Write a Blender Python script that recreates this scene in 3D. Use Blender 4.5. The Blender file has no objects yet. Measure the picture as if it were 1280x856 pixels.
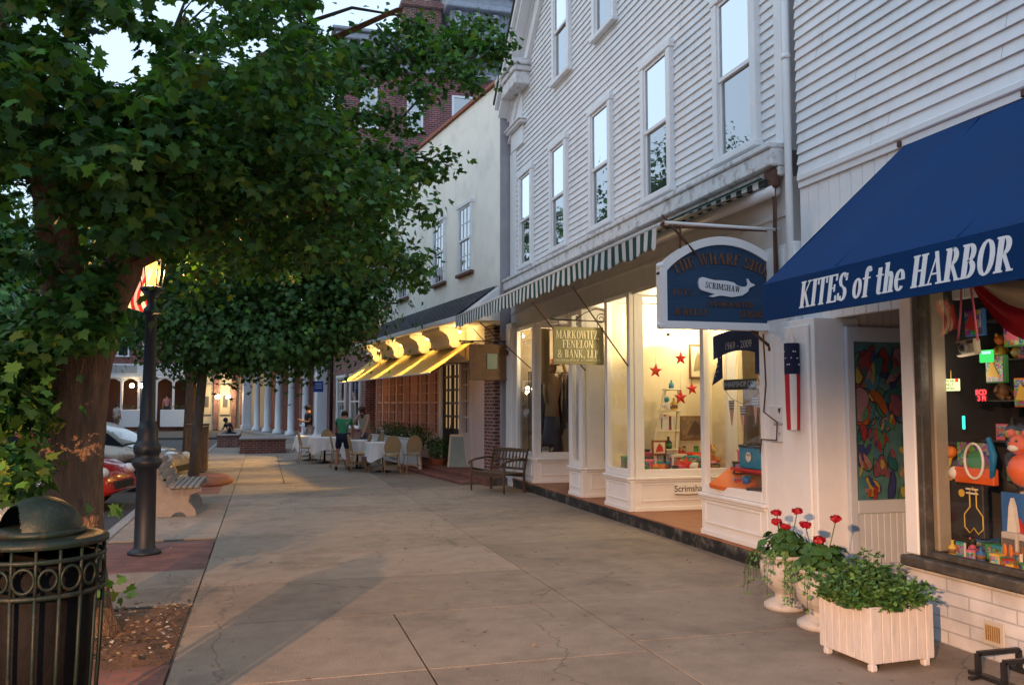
import bpy, bmesh, math, random
import numpy as np
from mathutils import Vector, Matrix, Quaternion, Euler
R = math.radians
sc = bpy.context.scene
COL = sc.collection
random.seed(7)

# ---------------------------------------------------------------- camera
FPX, HY, VX, EYE = 1085.0, 505.0, 330.0, 1.7
PITCH = math.atan((HY - 428.0) / FPX)
YAW = math.atan((640.0 - VX) / math.hypot(FPX, HY - 428.0))
cam_d = bpy.data.cameras.new('camera'); cam = bpy.data.objects.new('camera', cam_d); COL.objects.link(cam)
cam_d.sensor_width = 36.0; cam_d.lens = FPX / 1280.0 * 36.0
cam_d.clip_start = 0.05; cam_d.clip_end = 2000.0
cam.location = (0, 0, EYE); cam.rotation_euler = (R(90) + PITCH, 0, -YAW)
sc.camera = cam

# ---------------------------------------------------------------- world, dusk sky
SUN_EL, SUN_AZ = R(7.0), R(-80.0)          # azimuth from +Y towards +X : the afterglow is to the left, over the street
w = bpy.data.worlds.new("World"); sc.world = w; w.use_nodes = True
nt = w.node_tree; nt.nodes.clear()
wo = nt.nodes.new('ShaderNodeOutputWorld'); bg = nt.nodes.new('ShaderNodeBackground')
sky = nt.nodes.new('ShaderNodeTexSky'); sky.sky_type = 'NISHITA'; sky.sun_disc = False
sky.sun_elevation = SUN_EL; sky.sun_rotation = SUN_AZ; sky.altitude = 0; sky.air_density = 1.0; sky.dust_density = 1.6; sky.ozone_density = 1.6
bg.inputs[1].default_value = 0.15
thin = nt.nodes.new('ShaderNodeMix'); thin.data_type = 'RGBA'; thin.inputs[0].default_value = 0.75; thin.inputs[7].default_value = (5.3, 6.9, 8.9, 1)   # thin high cloud over the dusk sky
nt.links.new(sky.outputs[0], thin.inputs[6]); nt.links.new(thin.outputs[2], bg.inputs[0]); nt.links.new(bg.outputs[0], wo.inputs[0])

# the last soft light of the evening, wide and weak
sd = bpy.data.lights.new('sun', 'SUN'); sd.energy = 0.03; sd.angle = R(30); sd.color = (1.0, 0.93, 0.88)
so = bpy.data.objects.new('sun', sd); COL.objects.link(so)
_dir = Vector((math.sin(SUN_AZ) * math.cos(R(14)), math.cos(SUN_AZ) * math.cos(R(14)), math.sin(R(14))))
so.rotation_euler = _dir.to_track_quat('Z', 'Y').to_euler()

# ---------------------------------------------------------------- exposure and render settings
vs = sc.view_settings; vs.view_transform = 'Standard'; vs.look = 'None'; vs.gamma = 1.0; vs.use_curve_mapping = False
vs.exposure = 0.42
sc.render.engine = 'CYCLES'
cy = sc.cycles
cy.use_denoising = True
try: cy.denoiser = 'OPENIMAGEDENOISE'
except Exception: pass
cy.max_bounces = 6; cy.diffuse_bounces = 3; cy.glossy_bounces = 3; cy.transmission_bounces = 4; cy.transparent_max_bounces = 12
cy.sample_clamp_indirect = 3.0; cy.sample_clamp_direct = 0.0
cy.caustics_reflective = False; cy.caustics_refractive = False
cy.use_light_tree = True

# ---------------------------------------------------------------- picture -> place
_f = Vector((math.sin(YAW) * math.cos(PITCH), math.cos(YAW) * math.cos(PITCH), math.sin(PITCH)))
_r = Vector((math.cos(YAW), -math.sin(YAW), 0)); _u = _r.cross(_f)
EYEV = Vector((0, 0, EYE))
def _ray(x, y): return _f * FPX + _r * (x - 640.0) + _u * (428.0 - y)
def atG(x, y, z=0.0): r = _ray(x, y); return EYEV + r * ((z - EYE) / r.z)
def atX(x, y, X): r = _ray(x, y); return EYEV + r * (X / r.x)
def atY(x, y, Y): r = _ray(x, y); return EYEV + r * (Y / r.y)
def atFac(x, y, x0, y0, k):                 # on the upright plane X = x0 + k (Y - y0)
    r = _ray(x, y); t = (x0 - k * y0) / (r.x - k * r.y); return EYEV + r * t
def proj(p):
    d = Vector(p) - EYEV; z = d.dot(_f)
    if z <= 0.01: return (-9999, -9999)
    return (640 + FPX * d.dot(_r) / z, 428 - FPX * d.dot(_u) / z)

# ---------------------------------------------------------------- materials
MATS = {}
def mat(name, col, rough=0.7, var=0.12, scale=6.0, bump=0.0, bscale=40.0, metal=0.0, spec=0.4, coat=0.0,
        stain=None, stain_amt=0.0, stain_scale=1.5, stretch=(1, 1, 1), island=0.0, emit=None, estr=0.0, sheen=0.0):
    if name in MATS: return MATS[name]
    m = bpy.data.materials.new(name); m.use_nodes = True; MATS[name] = m
    n = m.node_tree.nodes; l = m.node_tree.links; b = n['Principled BSDF']
    b.inputs['Roughness'].default_value = rough; b.inputs['Metallic'].default_value = metal
    b.inputs['Specular IOR Level'].default_value = spec; b.inputs['Coat Weight'].default_value = coat
    if sheen: b.inputs['Sheen Weight'].default_value = sheen
    tc = n.new('ShaderNodeTexCoord'); mp = n.new('ShaderNodeMapping'); l.new(tc.outputs['Object'], mp.inputs[0]); mp.inputs['Scale'].default_value = stretch
    no = n.new('ShaderNodeTexNoise'); no.inputs['Scale'].default_value = scale; no.inputs['Detail'].default_value = 6; no.inputs['Roughness'].default_value = 0.65
    l.new(mp.outputs[0], no.inputs[0])
    mr = n.new('ShaderNodeMapRange'); mr.inputs[1].default_value = 0.25; mr.inputs[2].default_value = 0.75
    mr.inputs[3].default_value = 1 - var; mr.inputs[4].default_value = 1 + var; l.new(no.outputs[0], mr.inputs[0])
    hv = n.new('ShaderNodeMix'); hv.data_type = 'RGBA'; hv.blend_type = 'MULTIPLY'; hv.inputs[0].default_value = 1
    hv.inputs[6].default_value = (*col, 1); l.new(mr.outputs[0], hv.inputs[7]); out = hv.outputs[2]
    if island:
        ge = n.new('ShaderNodeNewGeometry'); m2 = n.new('ShaderNodeMapRange'); m2.inputs[3].default_value = 1 - island; m2.inputs[4].default_value = 1 + island
        l.new(ge.outputs['Random Per Island'], m2.inputs[0]); h2 = n.new('ShaderNodeMix'); h2.data_type = 'RGBA'; h2.blend_type = 'MULTIPLY'; h2.inputs[0].default_value = 1
        l.new(out, h2.inputs[6]); l.new(m2.outputs[0], h2.inputs[7]); out = h2.outputs[2]
    if stain is not None:
        ns = n.new('ShaderNodeTexNoise'); ns.inputs['Scale'].default_value = stain_scale; ns.inputs['Detail'].default_value = 8; ns.inputs['Roughness'].default_value = 0.7
        l.new(mp.outputs[0], ns.inputs[0]); ms = n.new('ShaderNodeMapRange'); ms.inputs[1].default_value = 0.5; ms.inputs[2].default_value = 0.72
        ms.inputs[4].default_value = stain_amt; l.new(ns.outputs[0], ms.inputs[0])
        mx = n.new('ShaderNodeMix'); mx.data_type = 'RGBA'; l.new(ms.outputs[0], mx.inputs[0]); l.new(out, mx.inputs[6]); mx.inputs[7].default_value = (*stain, 1); out = mx.outputs[2]
    l.new(out, b.inputs['Base Color'])
    rr = n.new('ShaderNodeMapRange'); rr.inputs[3].default_value = max(0.02, rough - 0.08); rr.inputs[4].default_value = min(1, rough + 0.1)
    l.new(no.outputs[0], rr.inputs[0]); l.new(rr.outputs[0], b.inputs['Roughness'])
    if bump:
        nb = n.new('ShaderNodeTexNoise'); nb.inputs['Scale'].default_value = bscale; nb.inputs['Detail'].default_value = 5; l.new(mp.outputs[0], nb.inputs[0])
        bp = n.new('ShaderNodeBump'); bp.inputs['Strength'].default_value = bump; bp.inputs['Distance'].default_value = 0.01
        l.new(nb.outputs[0], bp.inputs['Height']); l.new(bp.outputs[0], b.inputs['Normal'])
    if emit: b.inputs['Emission Color'].default_value = (*emit, 1); b.inputs['Emission Strength'].default_value = estr
    return m

def brick_mat(name, c1, c2, mortar, axes='YZ', bw=0.21, bh=0.07, ms=0.011, rot=0.0, bump=0.5):
    if name in MATS: return MATS[name]
    m = bpy.data.materials.new(name); m.use_nodes = True; MATS[name] = m
    n = m.node_tree.nodes; l = m.node_tree.links; b = n['Principled BSDF']; b.inputs['Roughness'].default_value = 0.85
    tc = n.new('ShaderNodeTexCoord'); sp = n.new('ShaderNodeSeparateXYZ'); l.new(tc.outputs['Object'], sp.inputs[0])
    cb = n.new('ShaderNodeCombineXYZ')
    if axes == 'AUTO':                      # courses run round the corners: the wall's along-coordinate is x + y
        ad = n.new('ShaderNodeMath'); l.new(sp.outputs[0], ad.inputs[0]); l.new(sp.outputs[1], ad.inputs[1]); l.new(ad.outputs[0], cb.inputs[0]); l.new(sp.outputs[2], cb.inputs[1])
    else:
        l.new(sp.outputs['XYZ'.index(axes[0])], cb.inputs[0]); l.new(sp.outputs['XYZ'.index(axes[1])], cb.inputs[1])
    br = n.new('ShaderNodeTexBrick'); l.new(cb.outputs[0], br.inputs[0])
    br.inputs['Color1'].default_value = (*c1, 1); br.inputs['Color2'].default_value = (*c2, 1); br.inputs['Mortar'].default_value = (*mortar, 1)
    br.inputs['Scale'].default_value = 1; br.inputs['Brick Width'].default_value = bw; br.inputs['Row Height'].default_value = bh; br.inputs['Mortar Size'].default_value = ms; br.inputs['Mortar Smooth'].default_value = 0.3
    no = n.new('ShaderNodeTexNoise'); no.inputs['Scale'].default_value = 3; no.inputs['Detail'].default_value = 7; l.new(tc.outputs['Object'], no.inputs[0])
    mr = n.new('ShaderNodeMapRange'); mr.inputs[1].default_value = .3; mr.inputs[2].default_value = .7; mr.inputs[3].default_value = 0.7; mr.inputs[4].default_value = 1.2; l.new(no.outputs[0], mr.inputs[0])
    mx = n.new('ShaderNodeMix'); mx.data_type = 'RGBA'; mx.blend_type = 'MULTIPLY'; mx.inputs[0].default_value = 1
    l.new(br.outputs[0], mx.inputs[6]); l.new(mr.outputs[0], mx.inputs[7]); l.new(mx.outputs[2], b.inputs['Base Color'])
    bp = n.new('ShaderNodeBump'); bp.inputs['Strength'].default_value = bump; bp.inputs['Distance'].default_value = 0.006; bp.invert = True
    l.new(br.outputs['Fac'], bp.inputs['Height']); l.new(bp.outputs[0], b.inputs['Normal'])
    return m

def glass_mat(name, tint=(1, 1, 1), refl=0.9, base=0.06, dark=None):
    """a thin pane: see-through plus a mirror coat; with dark set, the room behind is a dark body"""
    if name in MATS: return MATS[name]
    m = bpy.data.materials.new(name); m.use_nodes = True; MATS[name] = m
    n = m.node_tree.nodes; l = m.node_tree.links; n.clear()
    o = n.new('ShaderNodeOutputMaterial'); mx = n.new('ShaderNodeMixShader'); g = n.new('ShaderNodeBsdfGlossy'); g.inputs['Roughness'].default_value = 0.015
    g.inputs['Color'].default_value = (refl, refl, refl, 1)
    if dark: t = n.new('ShaderNodeBsdfDiffuse'); t.inputs[0].default_value = (*dark, 1)
    else: t = n.new('ShaderNodeBsdfTransparent'); t.inputs[0].default_value = (*tint, 1)
    fr = n.new('ShaderNodeFresnel'); fr.inputs[0].default_value = 1.5
    ma = n.new('ShaderNodeMath'); ma.operation = 'MULTIPLY_ADD'; ma.inputs[1].default_value = 1.1; ma.inputs[2].default_value = base; ma.use_clamp = True
    tc = n.new('ShaderNodeTexCoord'); no = n.new('ShaderNodeTexNoise'); no.inputs['Scale'].default_value = 1.6; l.new(tc.outputs['Object'], no.inputs[0])
    bp = n.new('ShaderNodeBump'); bp.inputs['Strength'].default_value = 0.10; bp.inputs['Distance'].default_value = 0.02; l.new(no.outputs[0], bp.inputs['Height']); l.new(bp.outputs[0], g.inputs['Normal'])
    ge = n.new('ShaderNodeNewGeometry'); sb = n.new('ShaderNodeMath'); sb.operation = 'SUBTRACT'; sb.inputs[0].default_value = 1; l.new(ge.outputs['Backfacing'], sb.inputs[1]); mu = n.new('ShaderNodeMath'); mu.operation = 'MULTIPLY'; l.new(fr.outputs[0], ma.inputs[0]); l.new(ma.outputs[0], mu.inputs[0]); l.new(sb.outputs[0], mu.inputs[1]); l.new(mu.outputs[0], mx.inputs[0]); l.new(t.outputs[0], mx.inputs[1]); l.new(g.outputs[0], mx.inputs[2]); l.new(mx.outputs[0], o.inputs[0])
    return m

def glow_glass(name, col, strength):
    if name in MATS: return MATS[name]
    m = bpy.data.materials.new(name); m.use_nodes = True; MATS[name] = m
    n = m.node_tree.nodes; l = m.node_tree.links; n.clear(); o = n.new('ShaderNodeOutputMaterial'); e = n.new('ShaderNodeEmission'); t = n.new('ShaderNodeBsdfTransparent'); a = n.new('ShaderNodeAddShader')
    t.inputs[0].default_value = (.85, .85, .85, 1); e.inputs[0].default_value = (*col, 1); e.inputs[1].default_value = strength; l.new(e.outputs[0], a.inputs[0]); l.new(t.outputs[0], a.inputs[1]); l.new(a.outputs[0], o.inputs[0]); return m
def emis(name, col, strength):
    if name in MATS: return MATS[name]
    m = bpy.data.materials.new(name); m.use_nodes = True; MATS[name] = m
    n = m.node_tree.nodes; n.clear(); o = n.new('ShaderNodeOutputMaterial'); e = n.new('ShaderNodeEmission')
    e.inputs[0].default_value = (*col, 1); e.inputs[1].default_value = strength; m.node_tree.links.new(e.outputs[0], o.inputs[0]); return m

# ---------------------------------------------------------------- mesh collector
LOCAL = [False]
class MB:
    def __init__(s): s.v = []; s.f = []; s.mi = []; s.sm = []; s.mats = []
    def _m(s, m):
        if m is None: return 0
        if m not in s.mats: s.mats.append(m)
        return s.mats.index(m)
    def poly(s, pts, faces, m=None, smooth=False):
        b = len(s.v); s.v.extend([tuple(p) for p in pts]); k = s._m(m)
        for f in faces: s.f.append(tuple(b + i for i in f)); s.mi.append(k); s.sm.append(smooth)
        return s
    def box(s, x0, x1, y0, y1, z0, z1, m=None, M=None):
        if x0 > x1: x0, x1 = x1, x0
        if y0 > y1: y0, y1 = y1, y0
        if z0 > z1: z0, z1 = z1, z0
        p = [(x0, y0, z0), (x1, y0, z0), (x1, y1, z0), (x0, y1, z0), (x0, y0, z1), (x1, y0, z1), (x1, y1, z1), (x0, y1, z1)]
        if M is not None: p = [M @ Vector(q) for q in p]
        return s.poly(p, [(0, 3, 2, 1), (4, 5, 6, 7), (0, 1, 5, 4), (1, 2, 6, 5), (2, 3, 7, 6), (3, 0, 4, 7)], m)
    def bbox(s, x0, x1, y0, y1, z0, z1, m=None, M=None, b=0.01):      # box with chamfered edges
        X, Y, Z = sorted((x0, x1)), sorted((y0, y1)), sorted((z0, z1)); b = min(b, (X[1]-X[0])*.4, (Y[1]-Y[0])*.4, (Z[1]-Z[0])*.4)
        bm = bmesh.new(); bmesh.ops.create_cube(bm, size=1)
        for v in bm.verts: v.co = Vector((X[0] if v.co.x < 0 else X[1], Y[0] if v.co.y < 0 else Y[1], Z[0] if v.co.z < 0 else Z[1]))
        bmesh.ops.bevel(bm, geom=bm.edges[:], offset=b, segments=1, affect='EDGES')
        s.addbm(bm, m, M); return s
    def addbm(s, bm, m=None, M=None, smooth=False):
        bm.verts.ensure_lookup_table(); bm.verts.index_update()
        s.poly([(M @ v.co if M is not None else v.co) for v in bm.verts], [[v.index for v in f.verts] for f in bm.faces], m, smooth); bm.free(); return s
    def prism(s, pts, a, b, axis='Y', m=None, M=None):
        """pts: 2D outline, extruded from a to b along axis; 2D = the two other axes in order"""
        def q(p, t):
            r = {'X': (t, p[0], p[1]), 'Y': (p[0], t, p[1]), 'Z': (p[0], p[1], t)}[axis]
            return M @ Vector(r) if M is not None else r
        n = len(pts); P = [q(p, a) for p in pts] + [q(p, b) for p in pts]
        F = [tuple(range(n)), tuple(range(2 * n - 1, n - 1, -1))] + [(i, (i + 1) % n, n + (i + 1) % n, n + i) for i in range(n)]
        return s.poly(P, F, m)
    def bar(s, a, b, w, h, m=None, up=(0, 0, 1)):
        a, b = Vector(a), Vector(b); d = (b - a); L = d.length; d.normalize(); U = Vector(up)
        if abs(d.dot(U)) > .99: U = Vector((1, 0, 0))
        sx = d.cross(U).normalized(); U = sx.cross(d)
        M = Matrix((sx, d, U)).transposed().to_4x4(); M.translation = a
        return s.box(-w / 2, w / 2, 0, L, -h / 2, h / 2, m, M)
    def tube(s, pts, rad, m=None, seg=8, caps=True, smooth=True):
        pts = [Vector(p) for p in pts]; n = len(pts)
        rs = rad if isinstance(rad, (list, tuple)) else [rad] * n
        rings = []; prev = None
        for i, p in enumerate(pts):
            t = (pts[min(i + 1, n - 1)] - pts[max(i - 1, 0)])
            t = t.normalized() if t.length > 1e-9 else Vector((0, 0, 1))
            if prev is None: a = t.orthogonal().normalized()
            else:
                a = prev - t * prev.dot(t); a = a.normalized() if a.length > 1e-6 else t.orthogonal().normalized()
            prev = a; c = t.cross(a)
            rings.append([p + (a * math.cos(2 * math.pi * k / seg) + c * math.sin(2 * math.pi * k / seg)) * rs[i] for k in range(seg)])
        V = [q for r in rings for q in r]; F = []
        for i in range(n - 1):
            for k in range(seg): F.append((i * seg + k, i * seg + (k + 1) % seg, (i + 1) * seg + (k + 1) % seg, (i + 1) * seg + k))
        if caps: F.append(tuple(range(seg - 1, -1, -1))); F.append(tuple((n - 1) * seg + k for k in range(seg)))
        return s.poly(V, F, m, smooth)
    def lathe(s, prof, c=(0, 0, 0), m=None, seg=24, smooth=True, a0=0, a1=2 * math.pi):
        c = Vector(c); full = abs(a1 - a0 - 2 * math.pi) < 1e-6; k = seg if full else seg + 1; V = []
        for r, z in prof:
            for i in range(k): a = a0 + (a1 - a0) * i / seg; V.append(c + Vector((r * math.cos(a), r * math.sin(a), z)))
        F = []
        for j in range(len(prof) - 1):
            for i in range(seg): i2 = (i + 1) % k; F.append((j * k + i, j * k + i2, (j + 1) * k + i2, (j + 1) * k + i))
        if full:
            if prof[0][0] > 1e-4: F.append(tuple(range(k - 1, -1, -1)))
            if prof[-1][0] > 1e-4: F.append(tuple((len(prof) - 1) * k + i for i in range(k)))
        return s.poly(V, F, m, smooth)
    def ball(s, c, r, m=None, sc_=(1, 1, 1), seg=14, rot=None):
        prof = [(math.sin(math.pi * i / (seg // 2 + 1)), -math.cos(math.pi * i / (seg // 2 + 1))) for i in range(seg // 2 + 2)]
        b = len(s.v); s.lathe([(max(p[0], 1e-5), p[1]) for p in prof], (0, 0, 0), m, seg)
        for i in range(b, len(s.v)):
            v = Vector((s.v[i][0] * r * sc_[0], s.v[i][1] * r * sc_[1], s.v[i][2] * r * sc_[2]))
            if rot is not None: v = rot @ v
            s.v[i] = tuple(v + Vector(c))
        return s
    def disc(s, c, r, n, t=0.01, m=None, seg=24, inner=0):
        c = Vector(c); n = Vector(n).normalized(); a = n.orthogonal().normalized(); b_ = n.cross(a)
        R0 = [(c + (a * math.cos(2 * math.pi * i / seg) + b_ * math.sin(2 * math.pi * i / seg)) * r) for i in range(seg)]
        if inner <= 0:
            V = [p for p in R0] + [p + n * t for p in R0]
            F = [tuple(range(seg - 1, -1, -1)), tuple(seg + i for i in range(seg))] + [(i, (i + 1) % seg, seg + (i + 1) % seg, seg + i) for i in range(seg)]
            return s.poly(V, F, m)
        R1 = [(c + (a * math.cos(2 * math.pi * i / seg) + b_ * math.sin(2 * math.pi * i / seg)) * inner) for i in range(seg)]
        V = R0 + [p + n * t for p in R0] + R1 + [p + n * t for p in R1]; F = []
        for i in range(seg):
            j = (i + 1) % seg; F += [(i, j, seg + j, seg + i), (2 * seg + j, 2 * seg + i, 3 * seg + i, 3 * seg + j), (seg + i, seg + j, 3 * seg + j, 3 * seg + i), (j, i, 2 * seg + i, 2 * seg + j)]
        return s.poly(V, F, m)
    def build(s, name, m=None, parent=None, M=None, origin=None):
        me = bpy.data.meshes.new(name)
        V = s.v
        W = chain(parent)
        if parent is not None and not LOCAL[0] and W != Matrix(): I = W.inverted(); V = [tuple(I @ Vector(v)) for v in V]
        if M is not None: V = [tuple(M @ Vector(v)) for v in V]
        if origin is not None: o_ = Vector(origin); V = [tuple(Vector(v) - o_) for v in V]
        me.from_pydata(V, [], s.f)
        ms = s.mats if s.mats else []
        if m is not None and not ms: me.materials.append(m)
        else:
            for q in ms: me.materials.append(q)
        if ms: me.polygons.foreach_set('material_index', s.mi)
        me.polygons.foreach_set('use_smooth', s.sm); me.update()
        o = bpy.data.objects.new(name, me); COL.objects.link(o)
        if origin is not None: o.location = origin
        if parent is not None: o.parent = parent
        return o

def chain(o):
    M = Matrix()
    while o is not None: M = o.matrix_basis @ M; o = o.parent
    return M
def fixnormals(o):
    bm = bmesh.new(); bm.from_mesh(o.data); bmesh.ops.recalc_face_normals(bm, faces=bm.faces); bm.to_mesh(o.data); bm.free(); return o
def tag(o, label=None, cat=None, group=None, kind=None):
    if label: o['label'] = label
    if cat: o['category'] = cat
    if group: o['group'] = group
    if kind: o['kind'] = kind
    return o
def empty(name, loc=(0, 0, 0), rz=0.0, label=None, cat=None, group=None):
    o = bpy.data.objects.new(name, None); COL.objects.link(o); o.location = loc; o.rotation_euler = (0, 0, rz); o.empty_display_size = 0.1
    return tag(o, label, cat, group)
def kids(o): return [c for c in bpy.data.objects if c.parent is o]
def copy_tree(o, parent=None):
    c = o.copy(); COL.objects.link(c); c.parent = parent
    for ch in kids(o): copy_tree(ch, c)
    return c
def dup(o, loc, rz=0.0, label=None, group=None, s=None):
    c = copy_tree(o); c.location = loc; c.rotation_euler = (0, 0, rz)
    if label: c['label'] = label
    if group: c['group'] = group
    if s: c.scale = (s, s, s)
    return c
def text_mesh(body, size, m, name='lettering', parent=None, M=None, extrude=0.002, offset=0.0, shear=0.0, align='CENTER', space=1.0, xs=1.0):
    cu = bpy.data.curves.new('t', 'FONT'); cu.body = body; cu.size = size; cu.extrude = extrude; cu.offset = offset; cu.shear = shear
    cu.align_x = align; cu.align_y = 'CENTER'; cu.space_character = space; cu.resolution_u = 3
    o = bpy.data.objects.new('t', cu); COL.objects.link(o); dg = bpy.context.evaluated_depsgraph_get()
    me = bpy.data.meshes.new_from_object(o.evaluated_get(dg)); bpy.data.objects.remove(o)
    T = Matrix.Diagonal((xs, 1, 1, 1)); me.transform((Matrix() if LOCAL[0] else chain(parent).inverted()) @ (M if M is not None else Matrix()) @ T); me.materials.clear(); me.materials.append(m)
    ob = bpy.data.objects.new(name, me); COL.objects.link(ob); ob.parent = parent; return ob
def frameM(o, ux, uy):
    """matrix whose local x runs along ux, y along uy, z out of the face"""
    ux = Vector(ux).normalized(); uy = Vector(uy); uy = (uy - ux * uy.dot(ux)).normalized(); uz = ux.cross(uy)
    M = Matrix((ux, uy, uz)).transposed().to_4x4(); M.translation = Vector(o); return M
def lamp(kind, loc, energy, color, size=0.05, parent=None, name='light', rot=None, sy=None, spot=None):
    d = bpy.data.lights.new(name, kind); d.energy = energy; d.color = color
    if kind == 'AREA':
        d.size = size
        if sy: d.shape = 'RECTANGLE'; d.size_y = sy
    else: d.shadow_soft_size = size
    if spot: d.spot_size = spot; d.spot_blend = 0.6 if spot < 2 else 0.12
    o = bpy.data.objects.new(name, d); COL.objects.link(o); o.location = (chain(parent).inverted() @ Vector(loc)) if (parent is not None and not LOCAL[0]) else loc
    if rot: o.rotation_euler = rot
    if parent is not None: o.parent = parent
    return o

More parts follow.
